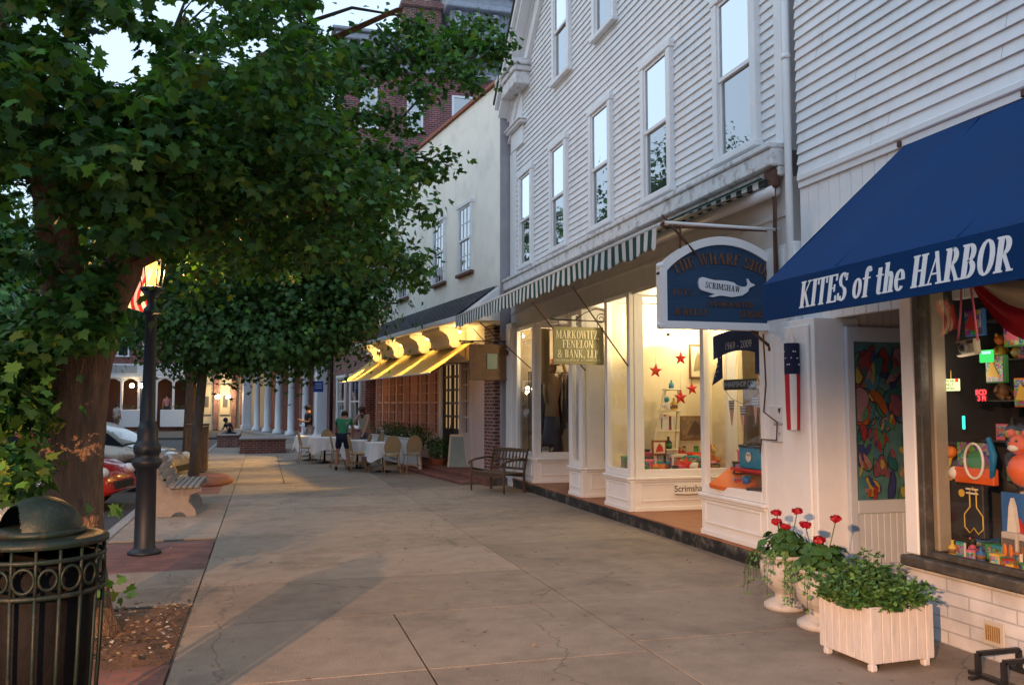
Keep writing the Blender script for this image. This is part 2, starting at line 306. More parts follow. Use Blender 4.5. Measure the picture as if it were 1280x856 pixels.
# ---------------------------------------------------------------- seriffed sign letters built from stems, hairlines, bowls and slabs
def _ring(cx, cy, rx, ry, a0, a1, T, t, n=18):
    P = []; Q = []
    for i in range(n + 1):
        a = R(a0 + (a1 - a0) * i / n); P.append((cx + rx * math.cos(a), cy + ry * math.sin(a))); Q.append((cx + (rx - T) * math.cos(a), cy + (ry - t) * math.sin(a)))
    return [[P[i], P[i + 1], Q[i + 1], Q[i]] for i in range(n)]
def _glyph(ch):
    S, H = 0.17, 0.055; q = []
    st = lambda x, y0=0, y1=1, wd=S: q.append([(x, y0), (x + wd, y0), (x + wd, y1), (x, y1)])
    hb = lambda x0, x1, y, h=H: q.append([(x0, y), (x1, y), (x1, y + h), (x0, y + h)])
    def dg(x0, y0, x1, y1, wd): q.append([(x0 - wd / 2, y0), (x0 + wd / 2, y0), (x1 + wd / 2, y1), (x1 - wd / 2, y1)])
    def sf(x, y, wd=0.30):
        hb(x - wd / 2, x + wd / 2, y)
    rg = lambda *a: q.extend(_ring(*a))
    if ch == 'K': st(.08); sf(.165, 0); sf(.165, .945); dg(.28, .42, .62, 1, .08); dg(.62, 0, .36, .55, S); sf(.62, .945, .24); sf(.64, 0, .26); wd = .80
    elif ch == 'I': st(.08); sf(.165, 0); sf(.165, .945); wd = .33
    elif ch == 'T': st(.27); sf(.355, 0); hb(.03, .68, .94, .06); dg(.06, .76, .055, .95, .045); dg(.65, .76, .655, .95, .045); wd = .71
    elif ch in 'EF':
        st(.08); sf(.165, .945); hb(.2, .60, .94, .06); hb(.2, .46, .49, .055); dg(.57, .76, .58, .95, .045); dg(.46, .38, .46, .64, .04)
        if ch == 'E': hb(.04, .62, 0, .06); dg(.60, .05, .58, .24, .045); wd = .67
        else: sf(.165, 0); wd = .62
    elif ch == 'L': st(.08); sf(.165, .945); hb(.04, .58, 0, .06); dg(.56, .05, .545, .26, .05); wd = .60
    elif ch == 'S': rg(.30, .745, .24, .255, 20, 270, .13, .06); rg(.30, .255, .26, .255, -160, 90, .15, .06); dg(.52, .70, .535, .95, .05); dg(.05, .05, .045, .3, .05); wd = .60
    elif ch == 'H': st(.08); st(.50); hb(.2, .55, .48, .06); [sf(x, y, .28) for x in (.165, .585) for y in (0, .945)]; wd = .76
    elif ch == 'A': dg(.10, 0, .37, 1, .07); dg(.62, 0, .38, 1, .18); hb(.19, .55, .30, .055); sf(.12, 0, .22); sf(.63, 0, .28); wd = .78
    elif ch in 'RPB':
        st(.08); sf(.165, .945); rg(.30, .74, .27, .26, -90, 90, .15, .06); hb(.2, .31, .94, .06); hb(.2, .31, .48, .06)
        if ch == 'R': sf(.165, 0); dg(.60, 0, .36, .5, .17); sf(.64, 0, .2); wd = .74
        elif ch == 'P': sf(.165, 0); wd = .62
        else: rg(.30, .27, .31, .27, -90, 90, .16, .06); hb(.04, .31, 0, .06); wd = .67
    elif ch in 'OQ': rg(.36, .5, .33, .51, 0, 360, .15, .055, 28); wd = .72
    elif ch in 'CG':
        rg(.36, .5, .33, .51, 45, 318, .15, .055, 26); dg(.62, .68, .625, .95, .05); wd = .68
        if ch == 'G': st(.48, .03, .42, .14); sf(.55, .40, .26)
    elif ch == 'D': st(.08); rg(.26, .5, .40, .5, -90, 90, .16, .06, 22); hb(.04, .27, .94, .06); hb(.04, .27, 0, .06); wd = .72
    elif ch == 'N': st(.08, wd=.06); st(.58, wd=.06); dg(.56, 0, .14, 1, .17); sf(.11, 0, .24); sf(.61, .945, .24); sf(.09, .945, .16); wd = .74
    elif ch == 'M': st(.08, wd=.06); st(.70); dg(.42, .08, .16, 1, .15); dg(.42, .08, .72, 1, .06); sf(.11, 0, .24); sf(.785, 0, .28); sf(.10, .945, .16); sf(.80, .945, .22); wd = .95
    elif ch == 'W': dg(.30, 0, .12, 1, .15); dg(.30, 0, .50, 1, .055); dg(.68, 0, .50, 1, .15); dg(.68, 0, .88, 1, .055); [sf(x, .945, .24) for x in (.12, .5, .89)]; wd = 1.0
    elif ch == 'V': dg(.38, 0, .14, 1, .17); dg(.38, 0, .62, 1, .06); sf(.14, .945, .26); sf(.62, .945, .22); wd = .74
    elif ch == 'U': st(.08, .3, 1); rg(.35, .3, .27, .3, 180, 360, .15, .06); st(.56, .3, 1, .06); sf(.165, .945, .26); sf(.59, .945, .22); wd = .72
    elif ch == 'Y': st(.28, 0, .45); dg(.36, .42, .14, 1, .16); dg(.38, .42, .62, 1, .06); sf(.365, 0); sf(.14, .945, .26); sf(.62, .945, .2); wd = .73
    elif ch == 'Z': dg(.12, .02, .50, .98, .17); hb(.05, .58, .94, .06); hb(.05, .60, 0, .06); dg(.07, .76, .07, .95, .045); dg(.58, .05, .58, .24, .045); wd = .64
    elif ch == 'J': st(.22, .25, 1); rg(.20, .22, .19, .22, 180, 360, .1, .06); sf(.305, .945); wd = .45
    elif ch == 'o': rg(.27, .34, .25, .35, 0, 360, .13, .05, 24); wd = .54
    elif ch == 'f': st(.14, -.02, .82, .15); rg(.32, .80, .18, .22, 40, 180, .13, .06); hb(.03, .42, .60, .055); sf(.215, -.02, .26); rg(.42, .88, .06, .06, 0, 360, .06, .06, 10); wd = .42
    elif ch == 't': st(.12, .12, .88, .15); rg(.27, .14, .15, .15, 180, 320, .12, .06); hb(.02, .38, .60, .055); wd = .40
    elif ch == 'h': st(.08, 0, 1, .15); sf(.155, 0, .26); sf(.12, .945, .16); rg(.33, .44, .19, .25, 0, 150, .14, .07); st(.37, 0, .45, .15); sf(.445, 0, .26); wd = .60
    elif ch == 'e': rg(.27, .34, .25, .35, 0, 322, .13, .05, 24); hb(.06, .50, .34, .05); wd = .54
    elif ch == '&': rg(.34, .76, .20, .24, 0, 360, .10, .05); rg(.32, .26, .29, .28, 60, 330, .14, .055); dg(.74, 0, .26, .62, .15); dg(.60, .14, .74, .5, .05); sf(.74, .46, .22); wd = .86
    elif ch == ',': q.append([(.06, 0), (.22, 0), (.22, .16), (.06, .16)]); q.append([(.14, 0), (.22, 0), (.08, -.16), (.04, -.14)]); wd = .28
    elif ch == '.': q.append([(.06, 0), (.22, 0), (.22, .16), (.06, .16)]); wd = .28
    elif ch == ' ': wd = .30
    else: wd = .5
    return q, wd
def serif_text(body, M, height, m, width=None, name='lettering', parent=None, shear=0.0, xs=0.8, depth=0.004, gap=0.04, align='C', step=0.0001, arc=None, bold=0.0):
    """letters laid along local x of M; arc=(radius) bends the line upward in the middle"""
    tot = sum(_glyph(c)[1] for c in body) + gap * (len(body) - 1)
    if width: xs = width / (tot * height)
    mb = MB(); x = -tot / 2 if align == 'C' else 0.0; k = 0
    for c in body:
        q, wd = _glyph(c)
        for poly in q:
            d = depth + (k % 9) * step; k += 1
            P = []; gx = sum(v[0] for v in poly) / len(poly)
            poly = [(px + (bold if px > gx else -bold), py) for px, py in poly]
            for (px, py) in poly:
                X = (x + px + shear * py) * xs * height; Y = py * height
                if arc: a = X / arc; X, Y = (arc + Y) * math.sin(a), (arc + Y) * math.cos(a) - arc
                P.append((X, Y))
            n = len(P); V = [M @ Vector((a, b, d)) for a, b in P] + [M @ Vector((a, b, 0)) for a, b in P]
            mb.poly(V, [tuple(range(n)), tuple(range(2 * n - 1, n - 1, -1))] + [(i, n + i, n + (i + 1) % n, (i + 1) % n) for i in range(n)], m)
        x += wd + gap
    return fixnormals(mb.build(name, None, parent))
# ================================================================ materials in use
SIDING = mat('white_siding_paint', (0.74, 0.74, 0.75), 0.55, .05, 3, .12, 60, stain=(.50, .48, .44), stain_amt=.45, stain_scale=2.6, stretch=(1, 1, 1))
TRIM = mat('white_trim_paint', (0.76, 0.76, 0.77), 0.5, .05, 5, .10, 50, stain=(.40, .37, .33), stain_amt=.25, stain_scale=2.5)
PEEL = mat('peeling_trim_paint', (0.68, 0.67, 0.67), 0.7, .12, 9, .5, 30, stain=(.16, .12, .10), stain_amt=.9, stain_scale=7)
SOFF = mat('storefront_soffit_paint', (0.62, 0.57, 0.54), 0.6, .08, 4, .1, 40)
NAVY = mat('navy_awning_canvas', (0.001, 0.034, 0.125), 0.8, .16, 2.2, .35, 120, spec=.2, stretch=(1, 1, .6), stain=(.006, .045, .145), stain_amt=.6, stain_scale=1.1)
LETT = mat('white_sign_lettering', (0.92, 0.92, 0.92), .6, .06, 8)
RUST = mat('rusty_iron', (.10, .045, .03), .8, .4, 18, .6, 60)
IRON = mat('black_wrought_iron', (.018, .018, .02), .45, .2, 10, .2, 50)
WOOD = mat('brown_teak', (.17, .095, .05), .6, .3, 9, .3, 40, stretch=(1, 6, 1))
DKWOOD = mat('dark_weathered_window_frame', (.055, .05, .045), .65, .35, 12, .5, 40, stain=(.18, .17, .14), stain_amt=.6, stain_scale=9)
GLASS = glass_mat('shop_window_glass', (1, 1, 1), .9, .015)
PANE = glass_mat('upper_window_glass', refl=1.0, base=.30, dark=(.035, .04, .045))
PANE_B = glass_mat('dim_window_glass', refl=.9, base=.10, dark=(.02, .022, .026))
INT_WARM = mat('shop_interior_wall', (.68, .60, .42), .8, .06, 3)
INT_WARM2 = mat('shop_back_wall', (.30, .24, .17), .8, .2, 2)
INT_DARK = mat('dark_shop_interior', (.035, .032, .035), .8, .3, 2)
RED = mat('red_paint', (.42, .012, .012), .5, .1, 6)
JOINT = mat('dark_board_joint', (.12, .11, .11), .9)
PANE_T = glass_mat('upper_sash_glass', refl=1.0, base=.62, dark=(.05, .055, .06))
def colm(n, c, r=.6): return mat(n, c, r, .12, 8)

# ================================================================ ground
road = MB(); road.poly([(-400, -200, -.13), (400, -200, -.13), (400, 600, -.13), (-400, 600, -.13)], [(0, 1, 2, 3)])
ROADM = mat('asphalt', (.052, .050, .050), .8, .25, 1.2, .6, 120, stain=(.09, .085, .08), stain_amt=.5, stain_scale=.5)
tag(road.build('road', ROADM), kind='structure')
SLAB = mat('sidewalk_concrete', (.275, .215, .165), .85, .20, 4.5, .8, 90, island=.16, stain=(.105, .085, .068), stain_amt=.75, stain_scale=.8)  # part of the lamp's warm tone is put into this concrete colour
# finer grit and dark spots, on the slabs' own material
def add_spots(m):
    n = m.node_tree.nodes; l = m.node_tree.links; b = n['Principled BSDF']; src = b.inputs['Base Color'].links[0].from_socket
    tc = n.new('ShaderNodeTexCoord'); v = n.new('ShaderNodeTexVoronoi'); v.inputs['Scale'].default_value = 5.2; l.new(tc.outputs['Object'], v.inputs[0])
    a = n.new('ShaderNodeMapRange'); a.inputs[1].default_value = .04; a.inputs[2].default_value = .09; a.inputs[3].default_value = .75; a.inputs[4].default_value = 0; l.new(v.outputs['Distance'], a.inputs[0])
    mx = n.new('ShaderNodeMix'); mx.data_type = 'RGBA'; l.new(a.outputs[0], mx.inputs[0]); l.new(src, mx.inputs[6]); mx.inputs[7].default_value = (.05, .042, .038, 1)
    no = n.new('ShaderNodeTexNoise'); no.inputs['Scale'].default_value = 160; no.inputs['Detail'].default_value = 3; l.new(tc.outputs['Object'], no.inputs[0])
    r = n.new('ShaderNodeMapRange'); r.inputs[1].default_value = .3; r.inputs[2].default_value = .7; r.inputs[3].default_value = .62; r.inputs[4].default_value = 1.38; l.new(no.outputs[0], r.inputs[0])
    m2 = n.new('ShaderNodeMix'); m2.data_type = 'RGBA'; m2.blend_type = 'MULTIPLY'; m2.inputs[0].default_value = 1; l.new(mx.outputs[2], m2.inputs[6]); l.new(r.outputs[0], m2.inputs[7])
    # hairline cracks
    nz = n.new('ShaderNodeTexNoise'); nz.inputs['Scale'].default_value = 1.7; nz.inputs['Detail'].default_value = 8; l.new(tc.outputs['Object'], nz.inputs[0])
    vm = n.new('ShaderNodeVectorMath'); vm.operation = 'MULTIPLY_ADD'; l.new(nz.outputs['Color'], vm.inputs[0]); vm.inputs[1].default_value = (.7, .7, .7); l.new(tc.outputs['Object'], vm.inputs[2])
    vc = n.new('ShaderNodeTexVoronoi'); vc.feature = 'DISTANCE_TO_EDGE'; vc.inputs['Scale'].default_value = .33; l.new(vm.outputs[0], vc.inputs[0])
    c = n.new('ShaderNodeMapRange'); c.inputs[1].default_value = .0008; c.inputs[2].default_value = .0035; c.inputs[3].default_value = .5; c.inputs[4].default_value = 0; l.new(vc.outputs['Distance'], c.inputs[0])
    m3 = n.new('ShaderNodeMix'); m3.data_type = 'RGBA'; l.new(c.outputs[0], m3.inputs[0]); l.new(m2.outputs[2], m3.inputs[6]); m3.inputs[7].default_value = (.06, .05, .045, 1)
    l.new(m3.outputs[2], b.inputs['Base Color'])
add_spots(SLAB)
base = MB(); base.box(-1.98, 6.5, -9.0, 75, -.129, -.022); base.box(-9, -1.99, 48, 62, -.129, -.022)
tag(base.build('sidewalk_bed', mat('joint_dirt', (.10, .085, .07), .95, .3, 8)), kind='structure')
sl = MB(); g = .006
BRICK_Y = [(9.75, 11.35)]
def slab(x0, x1, y0, y1):
    sl.bbox(x0 + g, x1 - g, y0 + g, y1 - g, -.021, 0.0, None, None, .004)
ys = [-9.0 + 1.5 * i for i in range(9)] + [4.1, 5.9 - .25, 7.2] + [7.2 + 1.55 * (i + 1) for i in range(43)]
ys = sorted(set(round(y, 3) for y in ys if y < 74))
yr = sorted(set([round(y, 3) for y in [-9 + 1.5 * i for i in range(9)] + [4.35, 5.9] + [5.9 + 1.5 * (i + 1) for i in range(44)]]))
for a, b_ in zip(yr[:-1], yr[1:]): slab(2.6, 6.4 if a > 16 else 5.35, a, b_)
for a, b_ in zip(ys[:-1], ys[1:]):
    if a < 7.15: slab(-.55, 1.05, a, b_); slab(1.05, 2.6, a, b_)
    elif a < 19: slab(-.55, 2.6, a, b_)
    else: slab(-.55, .45, a, b_); slab(.45, 2.6, a, b_)
    if b_ <= 5.0 or (a >= 8.0 and not (9 < a < 11)): slab(-1.84, -.55, a, b_)
slab(-1.84, -.55, 8.02, 8.75)
tag(sl.build('sidewalk', SLAB), kind='structure')
kb = MB(); y = -9.0
while y < 46: kb.bbox(-2.0, -1.85, y, y + 1.49, -.128, .004, None, None, .012); y += 1.5
tag(kb.build('kerb', mat('granite_kerb', (.25, .235, .22), .8, .2, 12, .4, 80, island=.1)), kind='structure')
PAVER = brick_mat('brick_pavers', (.235, .085, .062), (.165, .060, .048), (.10, .085, .075), 'XY', .2, .1, .006)
bk = MB(); bk.box(-1.84, -.56, 4.2, 6.2, -.02, .002); bk.box(-1.84, -.56, 9.65, 11.6, -.02, .002); bk.box(-1.84, -.8, 17.6, 21.4, -.02, .003)
tag(bk.build('brick_paving', PAVER), kind='structure')
# earth of the tree pit: a lumpy bed
pit = MB(); nx, ny = 30, 40; P = []
for j in range(ny + 1):
    for i in range(nx + 1):
        x = -1.83 + 1.26 * i / nx; yy = 6.22 + 1.78 * j / ny; d = min(i, nx - i, j, ny - j)
        P.append((x, yy, -.015 + (.035 * math.sin(x * 7 + yy * 3) * math.sin(yy * 5) + random.uniform(0, .022)) * min(1, d / 4) + .02 * min(1, d / 8)))
pit.poly(P, [(j * (nx + 1) + i, j * (nx + 1) + i + 1, (j + 1) * (nx + 1) + i + 1, (j + 1) * (nx + 1) + i) for j in range(ny) for i in range(nx)], None, True)
tag(pit.build('tree_pit_soil', mat('bark_mulch', (.115, .062, .036), .95, .5, 30, 1.0, 60)), kind='structure')
# fallen leaves, chips and litter scattered on the mulch and the paving: uncountable
lit = MB(); LM = [mat('dry_leaf_tan', (.30, .19, .09), .8, .3, 20), mat('dry_leaf_brown', (.13, .07, .035), .8, .3, 20), mat('pale_litter', (.42, .38, .33), .8, .2, 20)]
rl = random.Random(3)
for i in range(900):
    if i < 640: x, yy, z = rl.uniform(-1.8, -.55), rl.uniform(6.25, 7.98), .045
    else:
        yy = rl.uniform(3.8, 20); x = rl.uniform(-1.6, 4.9); z = .006
    s = rl.uniform(.008, .030 if i < 640 else .024); M = Matrix.Translation((x, yy, z)) @ Euler((rl.uniform(-.4, .4), rl.uniform(-.4, .4), rl.uniform(0, 6.28))).to_matrix().to_4x4()
    pts = [M @ Vector(p) for p in ((-s, -s * .4, 0), (0, -s * .6, .003), (s, 0, 0), (.1 * s, s * .6, .004), (-s * .8, s * .4, 0))]
    lit.poly(pts, [(0, 1, 2, 3, 4)], LM[rl.choice([0, 1, 1, 1, 2] if i < 640 else [1, 1, 1, 0])])
tag(lit.build('leaf_litter'), 'dry leaf bits and chips scattered over the mulch and paving', 'leaf litter', kind='stuff')

# ================================================================ shared builders for buildings
def clapboards(mb, X, y0f, y1f, z0, z1, ex=.107, m=None):
    """lapped boards on the plane X; y0f/y1f give the span at a height"""
    z = z0
    while z < z1 - .01:
        zt = min(z + ex, z1); a0, a1, b0, b1 = y0f(z), y1f(z), y0f(zt), y1f(zt)
        if a1 - a0 > .05:
            P = [(X - .027, a0, z), (X - .027, a1, z), (X - .004, b1, zt), (X - .004, b0, zt), (X + .02, a0, z), (X + .02, a1, z), (X + .02, b1, zt), (X + .02, b0, zt)]
            mb.poly(P, [(0, 3, 2, 1), (0, 1, 5, 4), (0, 4, 7, 3), (1, 2, 6, 5)], m)
            q = random.uniform(.5, 3.5)
            while a0 + q < a1 - .3:                       # butt joints and the odd nail head
                yj = a0 + q; mb.poly([(X - .0282, yj - .0015, z), (X - .0282, yj + .0015, z), (X - .0055, yj + .0015, zt - .002), (X - .0055, yj - .0015, zt - .002)], [(0, 3, 2, 1)], JOINT)
                q += random.uniform(1.6, 4.6)
        z += ex
def sash_window(parent, X, y0, y1, z0, z1, label=None, proud=.07, muntin=None, casing=.11, pane=None, sill=None, mid=.5, tm=None):
    """a double-hung window on a wall facing -X; y0<y1 outer casing; one part with frame/sash/pane sub-parts"""
    tm = tm or TRIM; c = casing; P = proud
    f = MB()
    f.bbox(X - P, X + .05, y0, y0 + c, z0 + .0, z1, tm, None, .006); f.bbox(X - P, X + .05, y1 - c, y1, z0, z1, tm, None, .006)
    f.bbox(X - P - .012, X + .05, y0 - .02, y1 + .02, z1 + .0, z1 + .10, tm, None, .008)
    f.bbox(X - P - .03, X + .05, y0 - .03, y1 + .03, z0 - .075, z0, sill or tm, None, .01)
    fo = f.build('window', None, parent)
    if label: fo['label'] = label
    ya, yb = y0 + c, y1 - c; zm = z0 + (z1 - z0) * mid
    s = MB(); w_ = .045
    for (a, b_, dx) in ((z0, zm + .02, .018), (zm - .02, z1, 0.0)):
        xx0, xx1 = X - P + .022 + dx, X - P + .05 + dx
        s.box(xx0, xx1, ya, ya + w_, a, b_, tm); s.box(xx0, xx1, yb - w_, yb, a, b_, tm)
        s.box(xx0, xx1, ya + w_, yb - w_, a, a + w_, tm); s.box(xx0, xx1, ya + w_, yb - w_, b_ - w_, b_, tm)
        if muntin:
            cols, rows = muntin
            for k in range(1, cols): yy = ya + w_ + (yb - ya - 2 * w_) * k / cols; s.box(xx0 + .006, xx1 - .004, yy - .010, yy + .010, a + w_, b_ - w_, tm)
            for k in range(1, rows): zz = a + w_ + (b_ - a - 2 * w_) * k / rows; s.box(xx0 + .008, xx1 - .006, ya + w_, yb - w_, zz - .010, zz + .010, tm)
    s.build('sash', None, fo)
    g_ = MB(); g_.box(X - P + .058, X - P + .064, ya + .02, yb - .02, z0 + .02, zm, pane or PANE); g_.box(X - P + .040, X - P + .046, ya + .02, yb - .02, zm, z1 - .02, pane or PANE_T)
    g_.build('pane', None, fo)
    return fo
# ================================================================ right: white shop with the navy awning
KX = 5.10
kb_ = empty('shop_building', (KX, 5.0, 0), 0, 'white clapboard toy and kite shop behind the navy awning, with recessed door', 'building')
def KP(mb, name, m=None): return mb.build(name, m, kb_)
m_ = MB(); clapboards(m_, KX, lambda z: -9, lambda z: 7.42, 3.97, 9.6, .107, SIDING); m_.box(KX + .021, 9, -9, 7.42, 3.97, 9.6, SIDING); KP(m_, 'clapboard_wall')
m_ = MB(); m_.bbox(KX - .05, KX + .05, -9, 7.40, 3.90, 3.965, TRIM, None, .01); m_.box(KX - .028, KX + .05, -9, 7.40, 3.84, 3.898, TRIM); KP(m_, 'trim_board')
m_ = MB(); y = -2.0
while y < 7.4: m_.bbox(KX - .002, KX + .05, y + .003, min(y + .16, 7.42) - .003, 2.50, 3.84, TRIM, None, .006); y += .16
KP(m_, 'board_panel')
m_ = MB(); m_.lathe([(.038, 0), (.038, 9.5)], (KX - .055, 7.52, 0), TRIM, 12)
for z in (1.1, 2.9, 5.2): m_.lathe([(.046, z), (.046, z + .05)], (KX - .055, 7.52, 0), TRIM, 12)
KP(m_, 'downspout')
# pilaster between the two shops
m_ = MB(); m_.bbox(4.86, 5.35, 6.905, 7.44, 0, 2.50, TRIM, None, .008); m_.bbox(4.83, 4.859, 6.96, 7.40, .35, 2.44, TRIM, None, .008); KP(m_, 'pilaster')
# recess: back wall of beadboard facing the viewer with the coloured glass door
m_ = MB(); x = 5.36
while x < 6.9: m_.bbox(x + .002, min(x + .085, 6.9), 6.90, 6.95, 0, 2.95, SOFF, None, .006); x += .085
KP(m_, 'recess_wall')
m_ = MB(); m_.box(4.80, 8.5, 5.60, 6.95, 2.95, 3.0, SOFF); KP(m_, 'recess_ceiling')
m_ = MB(); m_.box(6.9, 6.95, 5.6, 6.95, 0, 2.95, SOFF); KP(m_, 'recess_end_wall')
m_ = MB(); m_.bbox(4.95, 6.9, 5.62, 6.9, 0.0, .10, mat('grey_step', (.2, .19, .18), .8, .2, 5), None, .015); KP(m_, 'doorstep')
dr = MB(); DX0, DX1 = 5.17, 5.87
BLUEW = mat('pale_blue_grey_door_paint', (.50, .54, .60), .5, .06, 5)
dr.bbox(DX0, DX0 + .08, 6.85, 6.90, .1, 2.42, BLUEW, None, .006); dr.bbox(DX1 - .08, DX1, 6.85, 6.90, .1, 2.42, BLUEW, None, .006)
dr.bbox(DX0 + .08, DX1 - .08, 6.85, 6.90, 2.28, 2.42, BLUEW, None, .006); dr.bbox(DX0 + .08, DX1 - .08, 6.85, 6.90, .70, .82, BLUEW, None, .006); dr.bbox(DX0 + .08, DX1 - .08, 6.85, 6.90, .1, .24, BLUEW, None, .006)
x = DX0 + .08
while x < DX1 - .09: dr.bbox(x + .002, min(x + .07, DX1 - .08), 6.865, 6.895, .24, .70, BLUEW, None, .006); x += .07
door = KP(dr, 'door'); door['label'] = 'pale door with a tall panel of coloured art glass'
AW, AH = DX1 - DX0 - .16, 1.46
art = MB(); art.box(DX0 + .08, DX1 - .08, 6.868, 6.885, .82, 2.28, mat('art_ground', (.07, .17, .18), .35, .3, 12))
rr = random.Random(12); AC = [tuple(v * .62 for v in c) for c in [(.42, .12, .03), (.50, .40, .08), (.03, .16, .17), (.28, .10, .14), (.10, .26, .16), (.36, .05, .05), (.05, .07, .22), (.40, .22, .24), (.08, .22, .30)]]
acm = [mat('art_colour_%s' % 'abcdefghi'[i], c, .3, .25, 25) for i, c in enumerate(AC)]
leadm = mat('art_lead', (.015, .015, .02), .5)
def blob(cx, cz, rx, rz, m, dep, rot=0, wob=.15, n=22):
    P = []; ph = rr.uniform(0, 6)
    for i in range(n):
        a = 2 * math.pi * i / n; k = 1 + wob * math.sin(3 * a + ph) + wob * .5 * math.sin(5 * a + 2 * ph); u, v = rx * k * math.cos(a), rz * k * math.sin(a)
        P.append((min(max(cx + u * math.cos(rot) - v * math.sin(rot), DX0 + .085), DX1 - .085), min(max(cz + u * math.sin(rot) + v * math.cos(rot), .825), 2.275)))
    art.prism(P, 6.868 - dep, 6.868 - dep + .0015, 'Y', m)
d_ = .002
for i in range(44):
    cx, cz = rr.uniform(DX0 + .1, DX1 - .1), rr.uniform(.88, 2.22); rx, rz, ro = rr.uniform(.025, .085), rr.uniform(.06, .16), rr.uniform(-.8, .8); st_ = rr.getstate()
    blob(cx, cz, rx + .008, rz + .008, leadm, d_, ro); rr.setstate(st_); blob(cx, cz, rx, rz, acm[i % 9], d_ + .0018, ro); d_ += .0036 if d_ < .02 else -.0  ; d_ = d_ if d_ < .03 else .0021
    d_ += .00005 * i
for i in range(60):
    blob(rr.uniform(DX0 + .1, DX1 - .1), rr.uniform(.86, 2.24), rr.uniform(.008, .028), rr.uniform(.015, .08), acm[(i * 5 + 1) % 9], .034 + .0002 * i, rr.uniform(-.6, .6), .1)
art.build('art_panel', None, door)
KXF = 4.70                                   # front of the window bay
# painted brick base below the window
PBR = brick_mat('white_painted_brick', (.62, .61, .62), (.56, .55, .57), (.44, .43, .44), 'AUTO', .40, .093, .006, bump=.9)
m_ = MB(); m_.box(KXF, 5.3, -9, 5.60, 0, .50, PBR); KP(m_, 'painted_brick_base')
m_ = MB(); m_.bbox(KXF - .07, 5.0, -9, 5.59, .50, .575, DKWOOD, None, .012); KP(m_, 'window_ledge')
m_ = MB(); m_.bbox(KXF + .003, KXF + .16, 5.47, 5.60, .58, 2.9, TRIM, None, .008); m_.bbox(KXF + .16, 6.9, 5.55, 5.60, .0, 2.95, TRIM, None, .004); KP(m_, 'corner_post')
m_ = MB(); m_.bbox(KXF + .01, KXF + .09, 5.40, 5.468, .578, 2.72, DKWOOD, None, .008); m_.bbox(KXF + .012, KXF + .09, -9, 5.40, 2.64, 2.72, DKWOOD, None, .008); m_.bbox(KXF + .012, KXF + .09, -9, 5.40, .578, .625, DKWOOD, None, .008); KP(m_, 'window_frame')
m_ = MB(); m_.box(KXF + .05, KXF + .056, -9, 5.40, .625, 2.64, GLASS); KP(m_, 'window_glass')
m_ = MB(); m_.box(KXF + .0, 5.2, -9, 5.60, 2.72, 3.0, TRIM); KP(m_, 'window_header')
# dark room behind
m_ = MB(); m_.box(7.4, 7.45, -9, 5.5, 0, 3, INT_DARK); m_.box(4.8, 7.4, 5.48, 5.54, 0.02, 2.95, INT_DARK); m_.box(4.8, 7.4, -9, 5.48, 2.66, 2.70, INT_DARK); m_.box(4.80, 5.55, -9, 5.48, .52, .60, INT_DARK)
m_.bbox(4.83, 4.95, 5.40, 5.478, .61, 2.64, mat('beige_post', (.30, .26, .20), .6), None, .01); KP(m_, 'shop_interior')
m_ = MB(); m_.box(5.0, 8, -9, 7.4, 9.6, 9.7, INT_DARK); KP(m_, 'flat_roof')
# brass vent low in the wall
vt = MB(); vy0, vy1, vz0, vz1 = 4.70, 4.87, .10, .26
VM = mat('vent_cover', (.50, .45, .38), .5, .1, 9); VB = mat('vent_brass', (.36, .20, .05), .4, .3, 20, metal=.3)
vt.bbox(KXF - .012, KXF, vy0, vy1, vz0, vz1, VM, None, .004)
for k in range(7): yy = vy0 + .03 + k * .018; vt.box(KXF - .017, KXF - .0125, yy, yy + .009, vz0 + .03, vz1 - .03, VB)
KP(vt, 'wall_vent')

# ---------------------------------------------------------------- navy awning
aw = empty('awning', (KX, 5.0, 3.8), 0, 'navy blue canvas awning with white italic lettering over the toy shop window', 'awning')
def AP(mb, name): return mb.build(name, None, aw)
AY1, AX0, AXF, AZ0, AZF, AZB = 5.98, 5.08, 3.76, 3.84, 2.635, 2.345
cv = MB(); N, K = 46, 10; Pt = []; Pb = []
for i in range(N + 1):
    yy = AY1 - (AY1 + 2.5) * i / N
    for j in range(K + 1):
        t = j / K; sag = -.035 * math.sin(math.pi * t) * (0.75 + .25 * math.sin(i * 1.05)) + .010 * math.sin(i * 2.3 + 4 * t) * t * (1 - t) + .004 * (1 - t) * 1.5 * math.sin(i * .9 - 9 * t); x = AX0 + (AXF - AX0) * t; z = AZ0 + (AZF - AZ0) * t + sag
        Pt.append((x, yy - (.05 * (1 - t) ** 4 if i == 0 else 0), z))
n0 = len(Pt); Pt2 = [(a, b_, c - .006) for a, b_, c in Pt]
F = []
for i in range(N):
    for j in range(K):
        a = i * (K + 1) + j; F.append((a, a + 1, a + K + 2, a + K + 1)); F.append((n0 + a, n0 + a + K + 1, n0 + a + K + 2, n0 + a + 1))
cv.poly(Pt + Pt2, F, NAVY, True); AP(cv, 'canopy')
vl = MB(); vl.bbox(AXF - .005, AXF + .003, -2.5, AY1, AZB, AZF - .004, NAVY, None, .002)
for yy in (5.1, 4.0, 2.9, 1.8, .7):
    sm_ = MB(); sm_.tube([(AX0 + (AXF - AX0) * t, yy, AZ0 + (AZF - AZ0) * t - .033 * math.sin(math.pi * t) + .002) for t in np.linspace(0.02, .99, 12)], .0045, NAVY, 5); AP(sm_, 'seam')
vl.bbox(AXF - .009, AXF - .0055, -2.5, AY1, AZB, AZB + .016, NAVY, None, .001); AP(vl, 'valance')
sd_ = MB(); sd_.prism([(AXF, AZF - .006), (AXF, AZB), (AX0, AZ0 - .03), (AX0, AZ0 - .02)], AY1 - .006, AY1, 'Y', NAVY); AP(sd_, 'side_panel')
